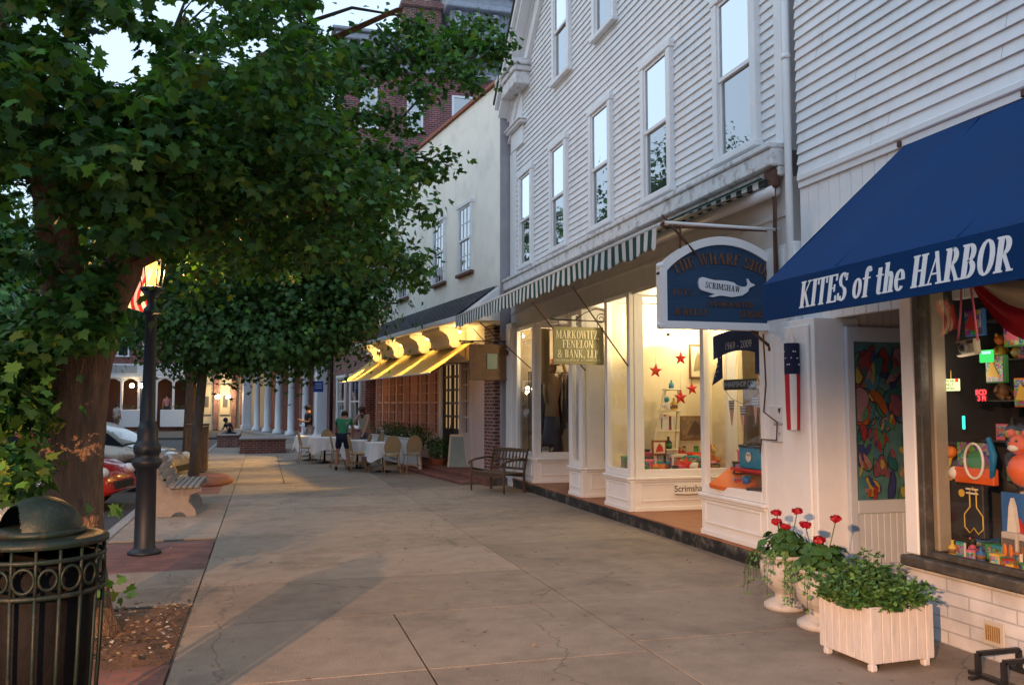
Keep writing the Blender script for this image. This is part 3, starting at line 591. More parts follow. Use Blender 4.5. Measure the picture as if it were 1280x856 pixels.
fr = MB(); fr.tube([(AXF + .02, -2.5, AZF - .03), (AXF + .02, AY1 - .01, AZF - .03)], .013, IRON); fr.tube([(AXF + .02, AY1 - .03, AZF - .03), (AX0, AY1 - .03, AZF + .1)], .012, IRON)
for yy in (3.2, .8): fr.tube([(AXF + .02, yy, AZF - .03), (AX0, yy, 2.9)], .012, IRON)
AP(fr, 'frame')
hk = MB()
for yy in (5.96, 4.72, 3.4): hk.bbox(AX0 - .03, AX0 + .0, yy - .02, yy + .02, AZ0, AZ0 + .05, RUST, None, .006)
AP(hk, 'hook')
TM = frameM((AXF - .0055, 4.56, 2.398), (0, -1, 0), (0, 0, 1))
serif_text('KITES of the HARBOR', TM, .190, LETT, width=1.88, name='lettering', parent=aw, shear=.26, gap=.05, depth=.0015, bold=.036)
# ================================================================ middle: white gabled shop building
WX = 5.10; Y0, Y1, YM = 7.62, 17.86, 12.74
wb = empty('gabled_building', (WX, YM, 0), 0, 'white clapboard building with a street gable, tall sash windows and lit bay shopfronts', 'building')
ZE = 8.19; SL = .97                         # roof line at the eaves and slope of the gable
def gz(z): return max(0, (z - (ZE - .5)) / SL)
m_ = MB(); clapboards(m_, WX, lambda z: Y0 + gz(z), lambda z: Y1 - .16 - gz(z), 4.40, ZE + 4.2, .107, SIDING)
m_.prism([(Y0, 4.3), (Y1, 4.3), (Y1, ZE - .1), (YM, ZE - .1 + (YM - Y0) * SL), (Y0, ZE - .1)], WX + .021, 10, 'X', SIDING); m_.build('clapboard_wall', None, wb)
m_ = MB(); m_.bbox(WX - .05, WX + .06, Y1 - .40, Y1 + .02, 4.36, 7.10, TRIM, None, .008); m_.build('corner_board', None, wb); m_ = MB(); m_.bbox(WX - .05, WX + .06, 7.60, 7.62 + .13, 4.36, ZE - .2, TRIM, None, .008); m_.build('corner_board', None, wb)
m_ = MB(); m_.bbox(WX - .06, WX + .06, 16.92, Y1 - .06, 7.102, 7.50, TRIM, None, .008); m_.bbox(WX - .06, WX + .06, 16.98, Y1 - .06, 7.60, 8.16, TRIM, None, .008); m_.bbox(WX - .16, WX + .06, 16.78, Y1 - .02, 7.501, 7.56, TRIM, None, .015); m_.bbox(WX - .20, WX + .06, 16.74, Y1 - .0, 7.56, 7.599, TRIM, None, .012); m_.build('corner_capital', None, wb)
def rake(sgn):
    r_ = MB(); e = Y1 + .02 if sgn > 0 else Y0 - .02
    for (x0, x1, dz, h) in ((WX - .40, WX + .05, -.12, .12), (WX - .32, WX + .02, -.28, .158), (WX - .07, WX + .02, -.85, .568), (WX - .10, WX - .071, -.85, .06), (WX - .12, WX - .071, -.36, .075)):
        A, B = (e, ZE + dz), (YM, ZE + dz + abs(e - YM) * SL)
        r_.prism([A, B, (B[0], B[1] + h), (A[0], A[1] + h)], x0, x1, 'X', TRIM)
    r_.build('rake_moulding', None, wb); r_ = MB()
    a, b_ = (16.42, Y1 - .04) if sgn > 0 else (Y0 + .04, 9.0)            # boxed return of the eave
    r_.bbox(WX - .42, WX + .02, a, b_, 8.58, 8.70, PEEL, None, .02); r_.bbox(WX - .37, WX + .02, a + .05, b_ - .05, 8.46, 8.579, PEEL, None, .02); r_.bbox(WX - .33, WX + .02, a + .09, b_ - .09, 8.20, 8.459, PEEL, None, .02); r_.build('eave_return', None, wb)
rake(1); rake(-1)
m_ = MB()
for sgn in (1, -1):
    e = Y1 + .05 if sgn > 0 else Y0 - .05; A, B = (e, ZE), (YM, ZE + abs(e - YM) * SL); m_.prism([A, B, (B[0], B[1] + .05), (A[0], A[1] + .05)], WX - .43, 10.2, 'X')
m_.build('roof', mat('asphalt_shingle', (.06, .058, .06), .9, .3, 10, .5, 30), wb)
for k in range(5): y = 8.05 + k * 2.045; sash_window(wb, WX - .02, y, y + .93, 4.53, 6.38)
for y in (11.95, 14.0): sash_window(wb, WX - .02, y, y + .93, 7.62, 9.42)
# cornice over the shopfront, paint coming off
m_ = MB(); m_.bbox(WX - .23, WX + .02, 7.60, Y1 + .05, 4.30, 4.36, PEEL, None, .012); m_.bbox(WX - .20, WX + .02, 7.60, Y1 + .03, 4.12, 4.298, PEEL, None, .012)
m_.bbox(WX - .12, WX + .02, 7.60, Y1 + .02, 4.02, 4.118, PEEL, None, .012); m_.build('shop_cornice', None, wb)
m_ = MB(); m_.box(WX - .03, WX + .4, 7.60, Y1, 3.33, 4.02, SOFF); m_.bbox(WX - .05, WX + .0, 7.60, Y1, 3.60, 3.66, SOFF, None, .01); m_.build('fascia', None, wb)
m_ = MB(); m_.box(WX - .02, 8.6, 7.46, Y1, 3.28, 3.33, SOFF); m_.build('soffit', None, wb)
# black plinth and tiled floor of the recesses
BLK = mat('worn_black_plinth', (.016, .018, .020), .55, .5, 6, .4, 40, stain=(.20, .19, .18), stain_amt=.85, stain_scale=5)
TILE = mat('terracotta_floor', (.30, .13, .07), .6, .3, 5, .2, 30)
m_ = MB(); m_.box(4.985, 5.4, 7.46, 17.6, -.01, .155, BLK); m_.build('plinth', None, wb)
m_ = MB(); m_.box(4.98, 9, 7.46, 17.8, .156, .175, TILE); m_.build('shop_floor', None, wb)
# bays -------------------------------------------------------
def bay_face(parent, a, b, x_or_y, axis, zb, zs, zt, panel=True, pw=.09, glass=True):
    """one face of a bay: panelled dado, sill, glass in a frame. axis 'X' = street face at X=x_or_y from y=a..b; 'Y' = side face at Y from x=a..b; outward = minus"""
    d, f_, gl = MB(), MB(), MB()
    def bx(m, u0, u1, p0, p1, z0, z1, mm, bev=.006):
        if axis == 'X': m.bbox(x_or_y + p0, x_or_y + p1, u0, u1, z0, z1, mm, None, bev)
        else: m.bbox(u0, u1, x_or_y + p0, x_or_y + p1, z0, z1, mm, None, bev)
    e = .003
    bx(d, a, b, e, .06, zb, zs, TRIM)
    bx(d, a, b, -.018, e - .001, zb, zb + .06, TRIM)
    if panel:
        u0, u1, z0, z1 = a + .10, b - .10, zb + .14, zs - .05
        if u1 - u0 > .12:
            for (p, q, r_, t_) in ((u0, u1, z0, z0 + .022), (u0, u1, z1 - .022, z1), (u0, u0 + .022, z0 + .022, z1 - .022), (u1 - .022, u1, z0 + .022, z1 - .022)): bx(d, p, q, -.014, e - .001, r_, t_, TRIM, .004)
    bx(f_, a - .01, b + .0, -.05, .08, zs, zs + .045, TRIM, .012)
    bx(f_, a, b, -.028, e, zs - .03, zs - .001, TRIM, .008)
    z0 = zs + .046
    bx(f_, a, a + pw, 0, .08, z0, zt, TRIM); bx(f_, b - pw, b, 0, .08, z0, zt, TRIM); bx(f_, a + pw, b - pw, .001, .08, z0, z0 + .10, TRIM); bx(f_, a + pw, b - pw, .001, .08, zt - .07, zt, TRIM)
    if axis == 'X': gl.box(x_or_y + .04, x_or_y + .046, a + pw, b - pw, z0 + .10, zt - .07, GLASS)
    else: gl.box(a + pw, b - pw, x_or_y + .04, x_or_y + .046, z0 + .10, zt - .07, GLASS)
    dd = d.build('dado', None, parent); ff = f_.build('window_frame', None, parent); gg = gl.build('window_glass', None, parent)
    return dd
ZB, ZS, ZT = .176, .62, 3.27
# bay A (nearest the navy awning), bay B, bay C, bay D
bay_face(wb, 8.02, 9.42, 5.03, 'X', ZB, ZS, ZT)
m_ = MB(); m_.bbox(5.04, 5.4, 7.45, 8.02, ZB, ZT + .05, TRIM, None, .008); m_.bbox(5.025, 5.04, 7.62, 7.95, ZB, ZT, TRIM, None, .004); m_.build('pilaster', None, wb)
m_ = MB(); m_.bbox(5.11, 5.6, 9.36, 9.42, ZB, ZS + .14, TRIM); m_.bbox(5.11, 7.2, 9.355, 9.405, ZT - .07, ZT, TRIM); m_.box(5.13, 7.2, 9.37, 9.376, ZS + .14, ZT - .07, GLASS); m_.bbox(5.6, 7.2, 9.36, 9.42, ZB, ZS + .14, TRIM); m_.build('bay_return', None, wb)
bay_face(wb, 11.50, 12.46, 5.03, 'X', ZB, ZS, 3.32, pw=.11)
bay_face(wb, 5.03 + .06, 6.75, 11.50, 'Y', ZB, ZS, 3.32, pw=.16)
bay_face(wb, 13.46, 14.10, 5.03, 'X', ZB, ZS, ZT, pw=.16)
bay_face(wb, 5.03 + .06, 6.3, 13.46, 'Y', ZB, ZS, ZT, pw=.34)
bay_face(wb, 16.14, 17.38, 5.03, 'X', ZB, ZS, ZT, pw=.10)
bay_face(wb, 5.09, 5.88, 16.14, 'Y', ZB, ZS, ZT, pw=.10)
m_ = MB(); m_.bbox(5.86, 5.92, 14.10, 16.14, ZB, 3.27, SOFF); m_.bbox(5.78, 5.858, 14.5, 15.5, ZB, 2.4, mat('shop_door_dark', (.05, .04, .04), .5), None, .01); m_.build('recess_wall', None, wb)
m_ = MB(); m_.bbox(4.95, 5.3, 17.42, 17.84, 0, 3.4, TRIM, None, .01); m_.bbox(4.93, 4.948, 17.48, 17.78, .3, 3.3, TRIM, None, .004); m_.build('end_pilaster', None, wb)
# rooms inside
m_ = MB()
m_.box(7.5, 7.55, 7.5, 17.8, .176, 3.27, INT_WARM2)                       # far wall
m_.box(5.06, 7.5, 7.52, 7.57, .176, 3.27, INT_WARM)
m_.box(5.12, 7.2, 8.05, 9.35, .55, .66, INT_WARM)                   # display floor A
m_.box(6.4, 6.45, 8.05, 9.33, .66, 2.2, mat('display_back_tan', (.42, .29, .15), .7, .2, 5))
m_.box(5.12, 6.8, 11.6, 12.45, .60, .72, INT_WARM); m_.box(5.12, 7.4, 12.42, 12.46, .66, 3.26, INT_WARM)   # display B
m_.box(6.84, 6.9, 11.6, 12.42, .60, 3.26, INT_WARM)
m_.box(5.12, 6.4, 13.6, 14.08, .60, .72, INT_WARM2); m_.box(5.3, 7.4, 14.04, 14.08, .66, 3.26, INT_WARM2)
m_.box(5.12, 5.86, 16.25, 17.3, .60, .70, INT_WARM2); m_.box(5.12, 7.4, 17.34, 17.38, .66, 3.26, INT_WARM2); m_.box(6.6, 6.65, 16.2, 17.34, .66, 3.26, mat('dark_red_drape', (.10, .03, .02), .8, .3, 8))
m_.build('shop_interior', None, wb)
WARM = (1.0, .80, .46)
def spot_fixture(x, y, z, e, aim=(0, 0, -1), size=.05, col=WARM, r=.045):
    m = MB(); m.lathe([(.01, .12), (.035, .12), (r + .015, .0), (r + .012, -.005)], (x, y, z), TRIM, 14); o = m.build('ceiling_lamp', None, wb)
    b2 = MB(); b2.ball((x, y, z - .012), r * .8, emis('warm_bulb', (1, .78, .42), 18), seg=10); b2.build('bulb', None, o)
    lamp('POINT', (x, y, z - .10), e, col, size, wb, 'shop_light')
spot_fixture(5.75, 11.95, 3.05, 66); spot_fixture(6.35, 12.05, 2.95, 30)
spot_fixture(5.6, 8.7, 3.02, 44, col=(1, .72, .36)); spot_fixture(6.8, 10.6, 3.0, 45)
spot_fixture(5.7, 13.8, 3.0, 26); spot_fixture(5.4, 16.7, 2.95, 22); spot_fixture(6.1, 16.9, 2.95, 16); spot_fixture(6.9, 14.9, 3.0, 10)
lamp('POINT', (5.45, 10.45, 3.15), 9, WARM, .08, wb, 'recess_light'); lamp('POINT', (5.3, 12.95, 3.15), 5, WARM, .08, wb, 'recess_light')

# ---------------------------------------------------------------- striped awning, half rolled in
GREEN = mat('dark_green_stripe', (.006, .055, .04), .8, .1, 6); WHC = mat('white_canvas', (.62, .63, .63), .8, .08, 6, stain=(.35, .33, .30), stain_amt=.4, stain_scale=4)
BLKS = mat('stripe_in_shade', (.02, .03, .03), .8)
sa = empty('striped_awning', (WX, 12.5, 3.9), 0, 'green and white striped roll-out awning on rusty arms over the gabled shopfront', 'awning')
SX, SZ = 3.80, 3.50; SYN, SYF = 7.95, 17.55; XR, ZR = 4.98, 3.98
c_ = MB(); v_ = MB(); n = 96; y = SYN; k = 0; dy = (SYF - SYN) / n
for k in range(n):
    a, b_ = SYN + k * dy, SYN + (k + 1) * dy; mm = GREEN if k % 2 else WHC; g_ = .0
    h0, h1 = .235 + .018 * math.sin(a * 9), .235 + .018 * math.sin(b_ * 9)
    wx0, wx1 = .012 * math.sin(a * 4.1), .012 * math.sin(b_ * 4.1)
    c_.poly([(SX, a, SZ), (SX, b_, SZ), (4.4, b_, 3.735), (4.4, a, 3.735), (XR, b_, ZR), (XR, a, ZR)], [(0, 1, 2, 3), (3, 2, 4, 5)], mm)
    c_.poly([(SX, a, SZ + .004), (SX, b_, SZ + .004), (4.4, b_, 3.739), (4.4, a, 3.739), (XR, b_, ZR + .004), (XR, a, ZR + .004)], [(3, 2, 1, 0), (5, 4, 2, 3)], mm)
    zm = (a + b_) / 2
    sc0 = .028 if k % 4 < 2 else .0
    v_.poly([(SX - .012, a, SZ), (SX - .012, b_, SZ), (SX - .014 - wx1, b_, SZ - h1 + .02), (SX - .014 - wx0, a, SZ - h0 + .02), (SX - .014 - (wx0 + wx1) / 2, zm, SZ - (h0 + h1) / 2 - .012),
             (SX - .008, a, SZ), (SX - .008, b_, SZ), (SX - .010 - wx1, b_, SZ - h1 + .02), (SX - .010 - wx0, a, SZ - h0 + .02), (SX - .010 - (wx0 + wx1) / 2, zm, SZ - (h0 + h1) / 2 - .012)],
            [(0, 3, 4, 2, 1), (5, 6, 7, 9, 8), (3, 8, 9, 4), (4, 9, 7, 2)], mm)
c_.build('canopy', None, sa); v_.build('valance', None, sa)
m_ = MB(); m_.tube([(XR, 7.66, ZR - .10), (XR, SYF, ZR - .10)], .062, TRIM, 14); m_.build('roller', None, sa)
m_ = MB(); m_.tube([(SX, SYN - .05, SZ), (SX, SYF + .02, SZ)], .022, WHC, 10); m_.build('front_bar', None, sa)
m_ = MB(); m_.tube([(SX, 7.78, SZ), (5.03, 7.70, SZ - .02)], .016, TRIM, 8); m_.build('end_bar', None, sa); m_ = MB(); m_.tube([(SX, 7.80, SZ), (SX + .02, SYN, SZ)], .014, RUST); m_.build('hinge', None, sa); m_ = MB(); m_.tube([(4.2, 7.9, 3.22), (3.86, 7.97, 3.62)], .014, RUST); m_.build('strut', None, sa)
for (a, b_) in (((SX + .02, 10.55, 3.22), (5.03, 11.56, 2.25)), ((SX + .02, 12.3, 3.22), (5.03, 13.3, 2.25)), ((SX + .02, 15.6, 3.22), (5.03, 16.3, 2.4))): m_ = MB(); m_.tube([a, b_], .011, RUST, 6); m_.build('arm', None, sa)
m_ = MB(); z = 3.98; pts = []
m_.tube([(5.0, 7.72, 3.98), (4.99, 7.69, 3.72), (5.01, 7.73, 3.45), (4.99, 7.70, 3.1), (5.0, 7.72, 2.85)], .022, RUST, 8); m_.bbox(4.94, 5.02, 7.62, 7.82, 3.90, 4.10, RUST, None, .02)
m_.tube([(4.98, 7.66, 3.9), (4.985, 7.66, 3.0)], .008, RUST, 6); m_.build('crank_gear', None, sa)
m_ = MB()
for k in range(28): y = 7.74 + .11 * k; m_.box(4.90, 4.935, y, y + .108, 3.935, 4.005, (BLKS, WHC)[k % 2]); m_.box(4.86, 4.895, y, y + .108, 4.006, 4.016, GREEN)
m_.build('rolled_cloth', None, sa)
m_ = MB(); m_.tube([(4.93, 7.86, 2.42), (4.95, 7.86, 1.9), (4.93, 7.88, 1.62), (4.93, 7.64, 1.52), (4.93, 7.66, 1.34), (4.93, 7.93, 1.34), (4.93, 7.96, 1.2)], .009, RUST, 6); m_.build('crank_handle', None, sa)

# ---------------------------------------------------------------- carved blue sign with the whale
SBL = mat('blue_sandblasted_board', (.016, .050, .110), .75, .22, 3, .5, 18, stretch=(.4, 1, 9)); GOLD = mat('tarnished_gilt', (.12, .058, .030), .6, .4, 20, .3, 40)
SGY = 7.95; SGX0, SGX1 = 3.80, 5.26
sg = empty('hanging_sign', ((SGX0 + SGX1) / 2, SGY, 2.45), 0, 'arched blue wooden sign with a white whale and tarnished gilt letters', 'sign')
def arch(xa, xb, zb, zs, zc, n=24):
    P = [(xa, zb), (xb, zb), (xb, zs)]
    for i in range(1, n): t = i / n; x = xb + (xa - xb) * t; P.append((x, zs + (zc - zs) * (1 - (2 * t - 1) ** 2) ** .9))
    return P + [(xa, zs)]
m_ = MB(); m_.prism(arch(SGX0 + .03, SGX1 - .03, 2.50, 3.06, 3.37), SGY - .02, SGY + .03, 'Y', SBL); sbd = m_.build('sign_board', None, sg)
m_ = MB(); O = arch(SGX0, SGX1, 2.46, 3.08, 3.42); I = arch(SGX0 + .075, SGX1 - .075, 2.535, 3.04, 3.335); n = len(O)
for i in range(n):
    j = (i + 1) % n; a, b_, c1, d1 = O[i], O[j], I[j], I[i]
    V = [(a[0], SGY - .045, a[1]), (b_[0], SGY - .045, b_[1]), (c1[0], SGY - .045, c1[1]), (d1[0], SGY - .045, d1[1]), (a[0], SGY + .05, a[1]), (b_[0], SGY + .05, b_[1]), (c1[0], SGY + .05, c1[1]), (d1[0], SGY + .05, d1[1])]
    m_.poly(V, [(0, 1, 2, 3), (7, 6, 5, 4), (0, 4, 5, 1), (2, 6, 7, 3)], TRIM)
for (x, z) in ((SGX0 + .03, 3.09), (SGX1 - .03, 3.09), (SGX0 + .03, 2.49), (SGX1 - .03, 2.49)): m_.ball((x, SGY, z), .052, TRIM, (1, 1, .8))
m_.bbox(SGX0 - .012, SGX0 + .05, SGY - .03, SGY + .03, 3.00, 3.03, IRON); fixnormals(m_.build('rope_edge_frame', None, sg))
SM = frameM((4.53, SGY - .021, 3.075), (1, 0, 0), (0, 0, 1))
serif_text('THE WHARF SHOP', SM @ Matrix.Translation((-.02, 0.06, 0)), .115, GOLD, width=1.12, parent=sg, depth=.012, arc=1.15, gap=.06, bold=.02)
wh = [(-.30, .02), (-.31, .07), (-.295, .115), (-.26, .125), (-.12, .10), (.00, .10), (.10, .085), (.14, .06), (.20, .045), (.255, .05), (.272, .075), (.262, .125), (.272, .13), (.30, .09), (.345, .075), (.355, .065), (.31, .048), (.285, .035), (.27, .0), (.20, -.04), (.08, -.06), (-.02, -.05), (-.06, -.05), (-.13, -.065), (-.19, -.062), (-.12, -.035), (-.22, -.015), (-.28, 0)]
WHM = mat('white_whale_paint', (.66, .68, .72), .6, .05, 5)
m_ = MB(); WC = (4.53, 2.86); m_.prism([(WC[0] + a * .98, WC[1] + b_ * 1.05) for a, b_ in wh], SGY - .040, SGY - .0205, 'Y', WHM); who = fixnormals(m_.build('whale', None, sbd))
BLKT = mat('black_lettering', (.02, .02, .022), .5)
serif_text('SCRIMSHAW', frameM((WC[0] - .03, SGY - .041, WC[1] + .005), (1, 0, -.09), (0, 0, 1)), .062, BLKT, width=.40, parent=who, depth=.002)
for (t, x, z, wd, h) in (('TOYS', 4.05, 2.80, .24, .062), ('GIFTS', 5.10, 2.76, .22, .062), ('HANDCRAFTED', 4.60, 2.695, .52, .055), ('JEWELRY', 4.15, 2.60, .38, .066), ('SCRIMSHAW', 4.93, 2.595, .46, .066)):
    serif_text(t, frameM((x, SGY - .021, z), (1, 0, 0), (0, 0, 1)), h, GOLD, width=wd, parent=sg, depth=.008)
m_ = MB()
for x in (4.05, 5.15): m_.tube([(x, SGY, 3.2), (x, SGY, 3.52)], .012, RUST, 6)
m_.tube([(3.85, SGY, 3.50), (5.05, SGY, 3.52)], .014, RUST, 6); m_.tube([(4.85, SGY + .02, 2.47), (5.05, SGY - .05, 2.28)], .016, RUST, 6); m_.ball((5.04, SGY - .05, 2.27), .03, RUST); m_.build('hanger', None, sg)

# ---------------------------------------------------------------- accountants' sign on a scroll bracket
OLV = mat('olive_green_board', (.26, .24, .12), .5, .06, 4); CRM = mat('cream_lettering', (.80, .74, .50), .5, .05, 4)
MY = 12.46
ms_ = empty('hanging_sign', (4.60, MY, 2.3), 0, 'square olive green sign of an accounting firm, hung from an iron scroll bracket', 'sign')
mx0, mx1, mz0, mz1 = 4.20, 5.02, 2.30, 2.875
m_ = MB(); m_.bbox(mx0, mx1, MY - .02, MY + .02, mz0, mz1, OLV, None, .006); mbd = m_.build('sign_board', None, ms_)
mc = (mx0 + mx1) / 2 - .02
for (t, z, wd, h) in (('MARKOWITZ,', 2.695, .70, .125), ('FENELON', 2.555, .50, .118), ('& BANK, LLP', 2.405, .66, .120)):
    serif_text(t, frameM((mc, MY - .0205, z), (1, 0, 0), (0, 0, 1)), h, CRM, width=wd, parent=mbd, depth=.006, bold=.012)
serif_text('CERTIFIED PUBLIC ACCOUNTANTS', frameM((mc, MY - .0205, 2.345), (1, 0, 0), (0, 0, 1)), .036, CRM, width=.76, parent=mbd, depth=.005)
m_ = MB()
m_.tube([(4.15, MY, 2.985), (5.10, MY, 2.97)], .010, IRON, 6); m_.tube([(5.08, MY, 3.22), (5.08, MY, 2.82)], .012, IRON, 6)
def scroll(cx, cz, r0, turns, a0, sg_=1, n=30):
    return [(cx + (r0 * (1 - .75 * i / n)) * math.cos(a0 + sg_ * turns * 6.283 * i / n), MY, cz + (r0 * (1 - .75 * i / n)) * math.sin(a0 + sg_ * turns * 6.283 * i / n)) for i in range(n + 1)]
m_.tube(scroll(4.98, 3.01, .09, 1.5, 0), .007, IRON, 5); m_.tube(scroll(4.20, 3.02, .045, 1.4, math.pi), .006, IRON, 5); m_.tube([(4.55, MY, 2.98), (4.7, MY, 3.09), (4.9, MY, 3.17), (5.07, MY, 3.12)], .007, IRON, 5)
for x in (mx0 + .08, mx1 - .1): m_.tube([(x, MY, 2.88), (x, MY, 2.98)], .005, IRON, 5)
m_.build('scroll_bracket', None, ms_)

# ---------------------------------------------------------------- things in and on the shop windows
def star(cx, cy, cz, r, label, axis='Y', tilt=0.0, thick=.012):
    P = [(r * (1 if i % 2 == 0 else .42) * math.sin(math.pi * i / 5 + tilt), r * (1 if i % 2 == 0 else .42) * math.cos(math.pi * i / 5 + tilt)) for i in range(10)]
    m = MB(); F_ = [(a, -thick, b_) for a, b_ in P] + [(0, -thick - .02, 0)] + [(a, thick, b_) for a, b_ in P]
    m.poly(F_, [(i, (i + 1) % 10, 10) for i in range(10)] + [tuple(range(20, 10, -1))] + [(i, 11 + i, 11 + (i + 1) % 10, (i + 1) % 10) for i in range(10)], mat('red_star_paint', (.55, .02, .012), .45, .1, 8))
    m.tube([(0, 0, r * .95), (0, 0, r * .95 + .25)], .0015, BLKT, 4)
    o = fixnormals(m.build('star', None)); o.location = (cx, cy, cz)
    return tag(o, label, 'star ornament', 'red stars hanging in the lit bay window')
star(5.54, 11.72, 2.19, .105, 'leftmost red star, hanging high in the lit bay window', tilt=.08)
star(5.95, 11.72, 2.38, .100, 'topmost red star, near the top of the lit bay window')
star(6.16, 11.78, 1.93, .095, 'rightmost red star, hanging before the framed picture', tilt=-.1)
star(5.92, 11.68, 1.80, .110, 'red star hanging just above the white ladder shelf')
star(5.96, 11.62, .83, .11, 'red star standing on the floor of the bay window, among toys', tilt=.12)
# ladder shelf
LAD = mat('cream_painted_wood', (.66, .60, .42), .5, .06, 6)
ld = empty('ladder_shelf', (5.75, 12.0, .72), 0, 'cream painted ladder shelf with small goods on it in the lit bay window', 'shelf')
m_ = MB(); m_.bar((5.55, 11.95, .74), (5.83, 12.0, 1.94), .04, .03, LAD, (0, 1, 0)); m_.bar((5.96, 11.95, .74), (6.06, 12.0, 1.94), .045, .03, LAD, (0, 1, 0)); m_.build('rail', None, ld)
for i, z in enumerate((1.02, 1.30, 1.60, 1.92)):
    t = (z - .74) / 1.2; m_ = MB(); m_.bbox(5.55 + .28 * t, 5.96 + .10 * t, 11.88, 12.12, z - .012, z + .012, LAD); m_.build('shelf', None, ld)
rg = random.Random(5); GC = [colm('toy_red', (.45, .03, .02)), colm('toy_green', (.04, .20, .06)), colm('toy_yellow', (.60, .40, .06)), colm('toy_blue', (.03, .12, .35)), colm('toy_white', (.65, .62, .55)), colm('toy_brown', (.18, .09, .04)), colm('toy_orange', (.60, .16, .02)), colm('toy_teal', (.02, .25, .28)), colm('toy_pink', (.55, .12, .20)), colm('toy_black', (.02, .02, .022))]
def print_mat(k):
    nm = 'printed_package_%s' % 'abcdefgh'[k]
    if nm in MATS: return MATS[nm]
    m = bpy.data.materials.new(nm); m.use_nodes = True; MATS[nm] = m; n = m.node_tree.nodes; l = m.node_tree.links; b = n['Principled BSDF']; b.inputs['Roughness'].default_value = .35
    tc = n.new('ShaderNodeTexCoord'); mp = n.new('ShaderNodeMapping'); mp.inputs['Scale'].default_value = ((1, 1, 2.4), (1.6, 1, 1), (1, 1.4, 1), (1, 1, 1))[k % 4]; mp.inputs['Location'].default_value = (k * 3.1, k * 1.7, k * .9); l.new(tc.outputs['Object'], mp.inputs[0])
    v = n.new('ShaderNodeTexVoronoi'); v.distance = ('MANHATTAN', 'EUCLIDEAN', 'CHEBYCHEV')[k % 3]; v.inputs['Scale'].default_value = (22, 34, 46, 28)[k % 4]; l.new(mp.outputs[0], v.inputs[0])
    h = n.new('ShaderNodeHueSaturation'); h.inputs['Saturation'].default_value = 1.3; h.inputs['Value'].default_value = .42; h.inputs['Hue'].default_value = .4 + .03 * k; l.new(v.outputs['Color'], h.inputs['Color'])
    w2 = n.new('ShaderNodeTexNoise'); w2.inputs['Scale'].default_value = 60; l.new(mp.outputs[0], w2.inputs[0]); r_ = n.new('ShaderNodeMapRange'); r_.inputs[1].default_value = .55; r_.inputs[2].default_value = .58; r_.inputs[4].default_value = .7; l.new(w2.outputs[0], r_.inputs[0])
    mx = n.new('ShaderNodeMix'); mx.data_type = 'RGBA'; l.new(r_.outputs[0], mx.inputs[0]); l.new(h.outputs[0], mx.inputs[6]); mx.inputs[7].default_value = ((.5, .48, .42, 1), (.03, .03, .04, 1))[k % 2]; l.new(mx.outputs[2], b.inputs['Base Color']); return m
_pk = [0]
def pm():
    _pk[0] += 1; return print_mat(_pk[0] % 8)
def trinket(x, y, z, s, kind, m, m2, rz=0, name=None, label='', grp=None, cat=None):
    """small shop goods: book, box, bottle, figure, ball, cup"""
    q = MB(); M = Matrix.Rotation(rz, 4, 'Z')
    if kind == 'book': q.bbox(-s * .12, s * .12, -s * .35, s * .35, 0, s, m, M, .003); q.bbox(-s * .126, s * .126, -s * .30, s * .30, s * .2, s * .9, pm(), M, .001); q.bbox(-s * .10, s * .10, -s * .36, s * .34, .01 * s, .98 * s, colm('toy_white', (.65, .62, .55)), M, .002)
    elif kind == 'box': q.bbox(-s * .5, s * .5, -s * .32, s * .32, 0, s * .7, m, M, .006); q.bbox(-s * .42, s * .42, -s * .325, -s * .3, s * .08, s * .34, m2, M, .003); q.bbox(-s * .40, s * .40, -s * .33, -s * .3, s * .35, s * .59, pm(), M, .002); q.bbox(-s * .505, -s * .4, -s * .28, s * .28, s * .1, s * .58, pm(), M, .002); q.bbox(-s * .52, s * .52, -s * .34, s * .34, s * .6, s * .72, m, M, .006)
    elif kind == 'bottle': q.lathe([(.28 * s, 0), (.3 * s, .05 * s), (.3 * s, .55 * s), (.1 * s, .75 * s), (.1 * s, .95 * s), (.13 * s, s)], (0, 0, 0), m, 12); q.lathe([(.305 * s, .15 * s), (.305 * s, .45 * s)], (0, 0, 0), m2, 12)
    elif kind == 'figure':
        q.ball((0, 0, .30 * s), .26 * s, m, (1, .8, 1.15), 10); q.ball((0, 0, .78 * s), .21 * s, m2, (1, 1, 1), 10)
        for e in (-1, 1): q.tube([(e * .2 * s, 0, .48 * s), (e * .38 * s, -.08 * s, .28 * s)], .07 * s, m, 6); q.tube([(e * .1 * s, 0, .15 * s), (e * .14 * s, -.2 * s, .04 * s)], .08 * s, m, 6); q.ball((e * .17 * s, 0, .96 * s), .07 * s, m, seg=8)
    elif kind == 'ball': q.ball((0, 0, .3 * s), .3 * s, m, seg=12); q.lathe([(.31 * s, .26 * s), (.315 * s, .3 * s), (.31 * s, .34 * s)], (0, 0, 0), m2, 14)
    elif kind == 'cup': q.lathe([(.22 * s, 0), (.3 * s, .5 * s), (.32 * s, .5 * s), (.26 * s, .05 * s)], (0, 0, 0), m, 12); q.tube([(.28 * s, 0, .4 * s), (.42 * s, 0, .35 * s), (.40 * s, 0, .18 * s), (.25 * s, 0, .12 * s)], .03 * s, m2, 6)
    o = q.build(name or {'book': 'book', 'box': 'gift_box', 'bottle': 'jar', 'figure': 'toy_figure', 'ball': 'toy_ball', 'cup': 'mug'}[kind], None); o.location = (x, y, z)
    return tag(o, label, cat or {'book': 'book', 'box': 'box', 'bottle': 'jar', 'figure': 'toy', 'ball': 'ball', 'cup': 'mug'}[kind], grp)
CN = ['red', 'green', 'yellow', 'blue', 'white', 'brown', 'orange', 'teal', 'pink', 'black']
used_lab = {}
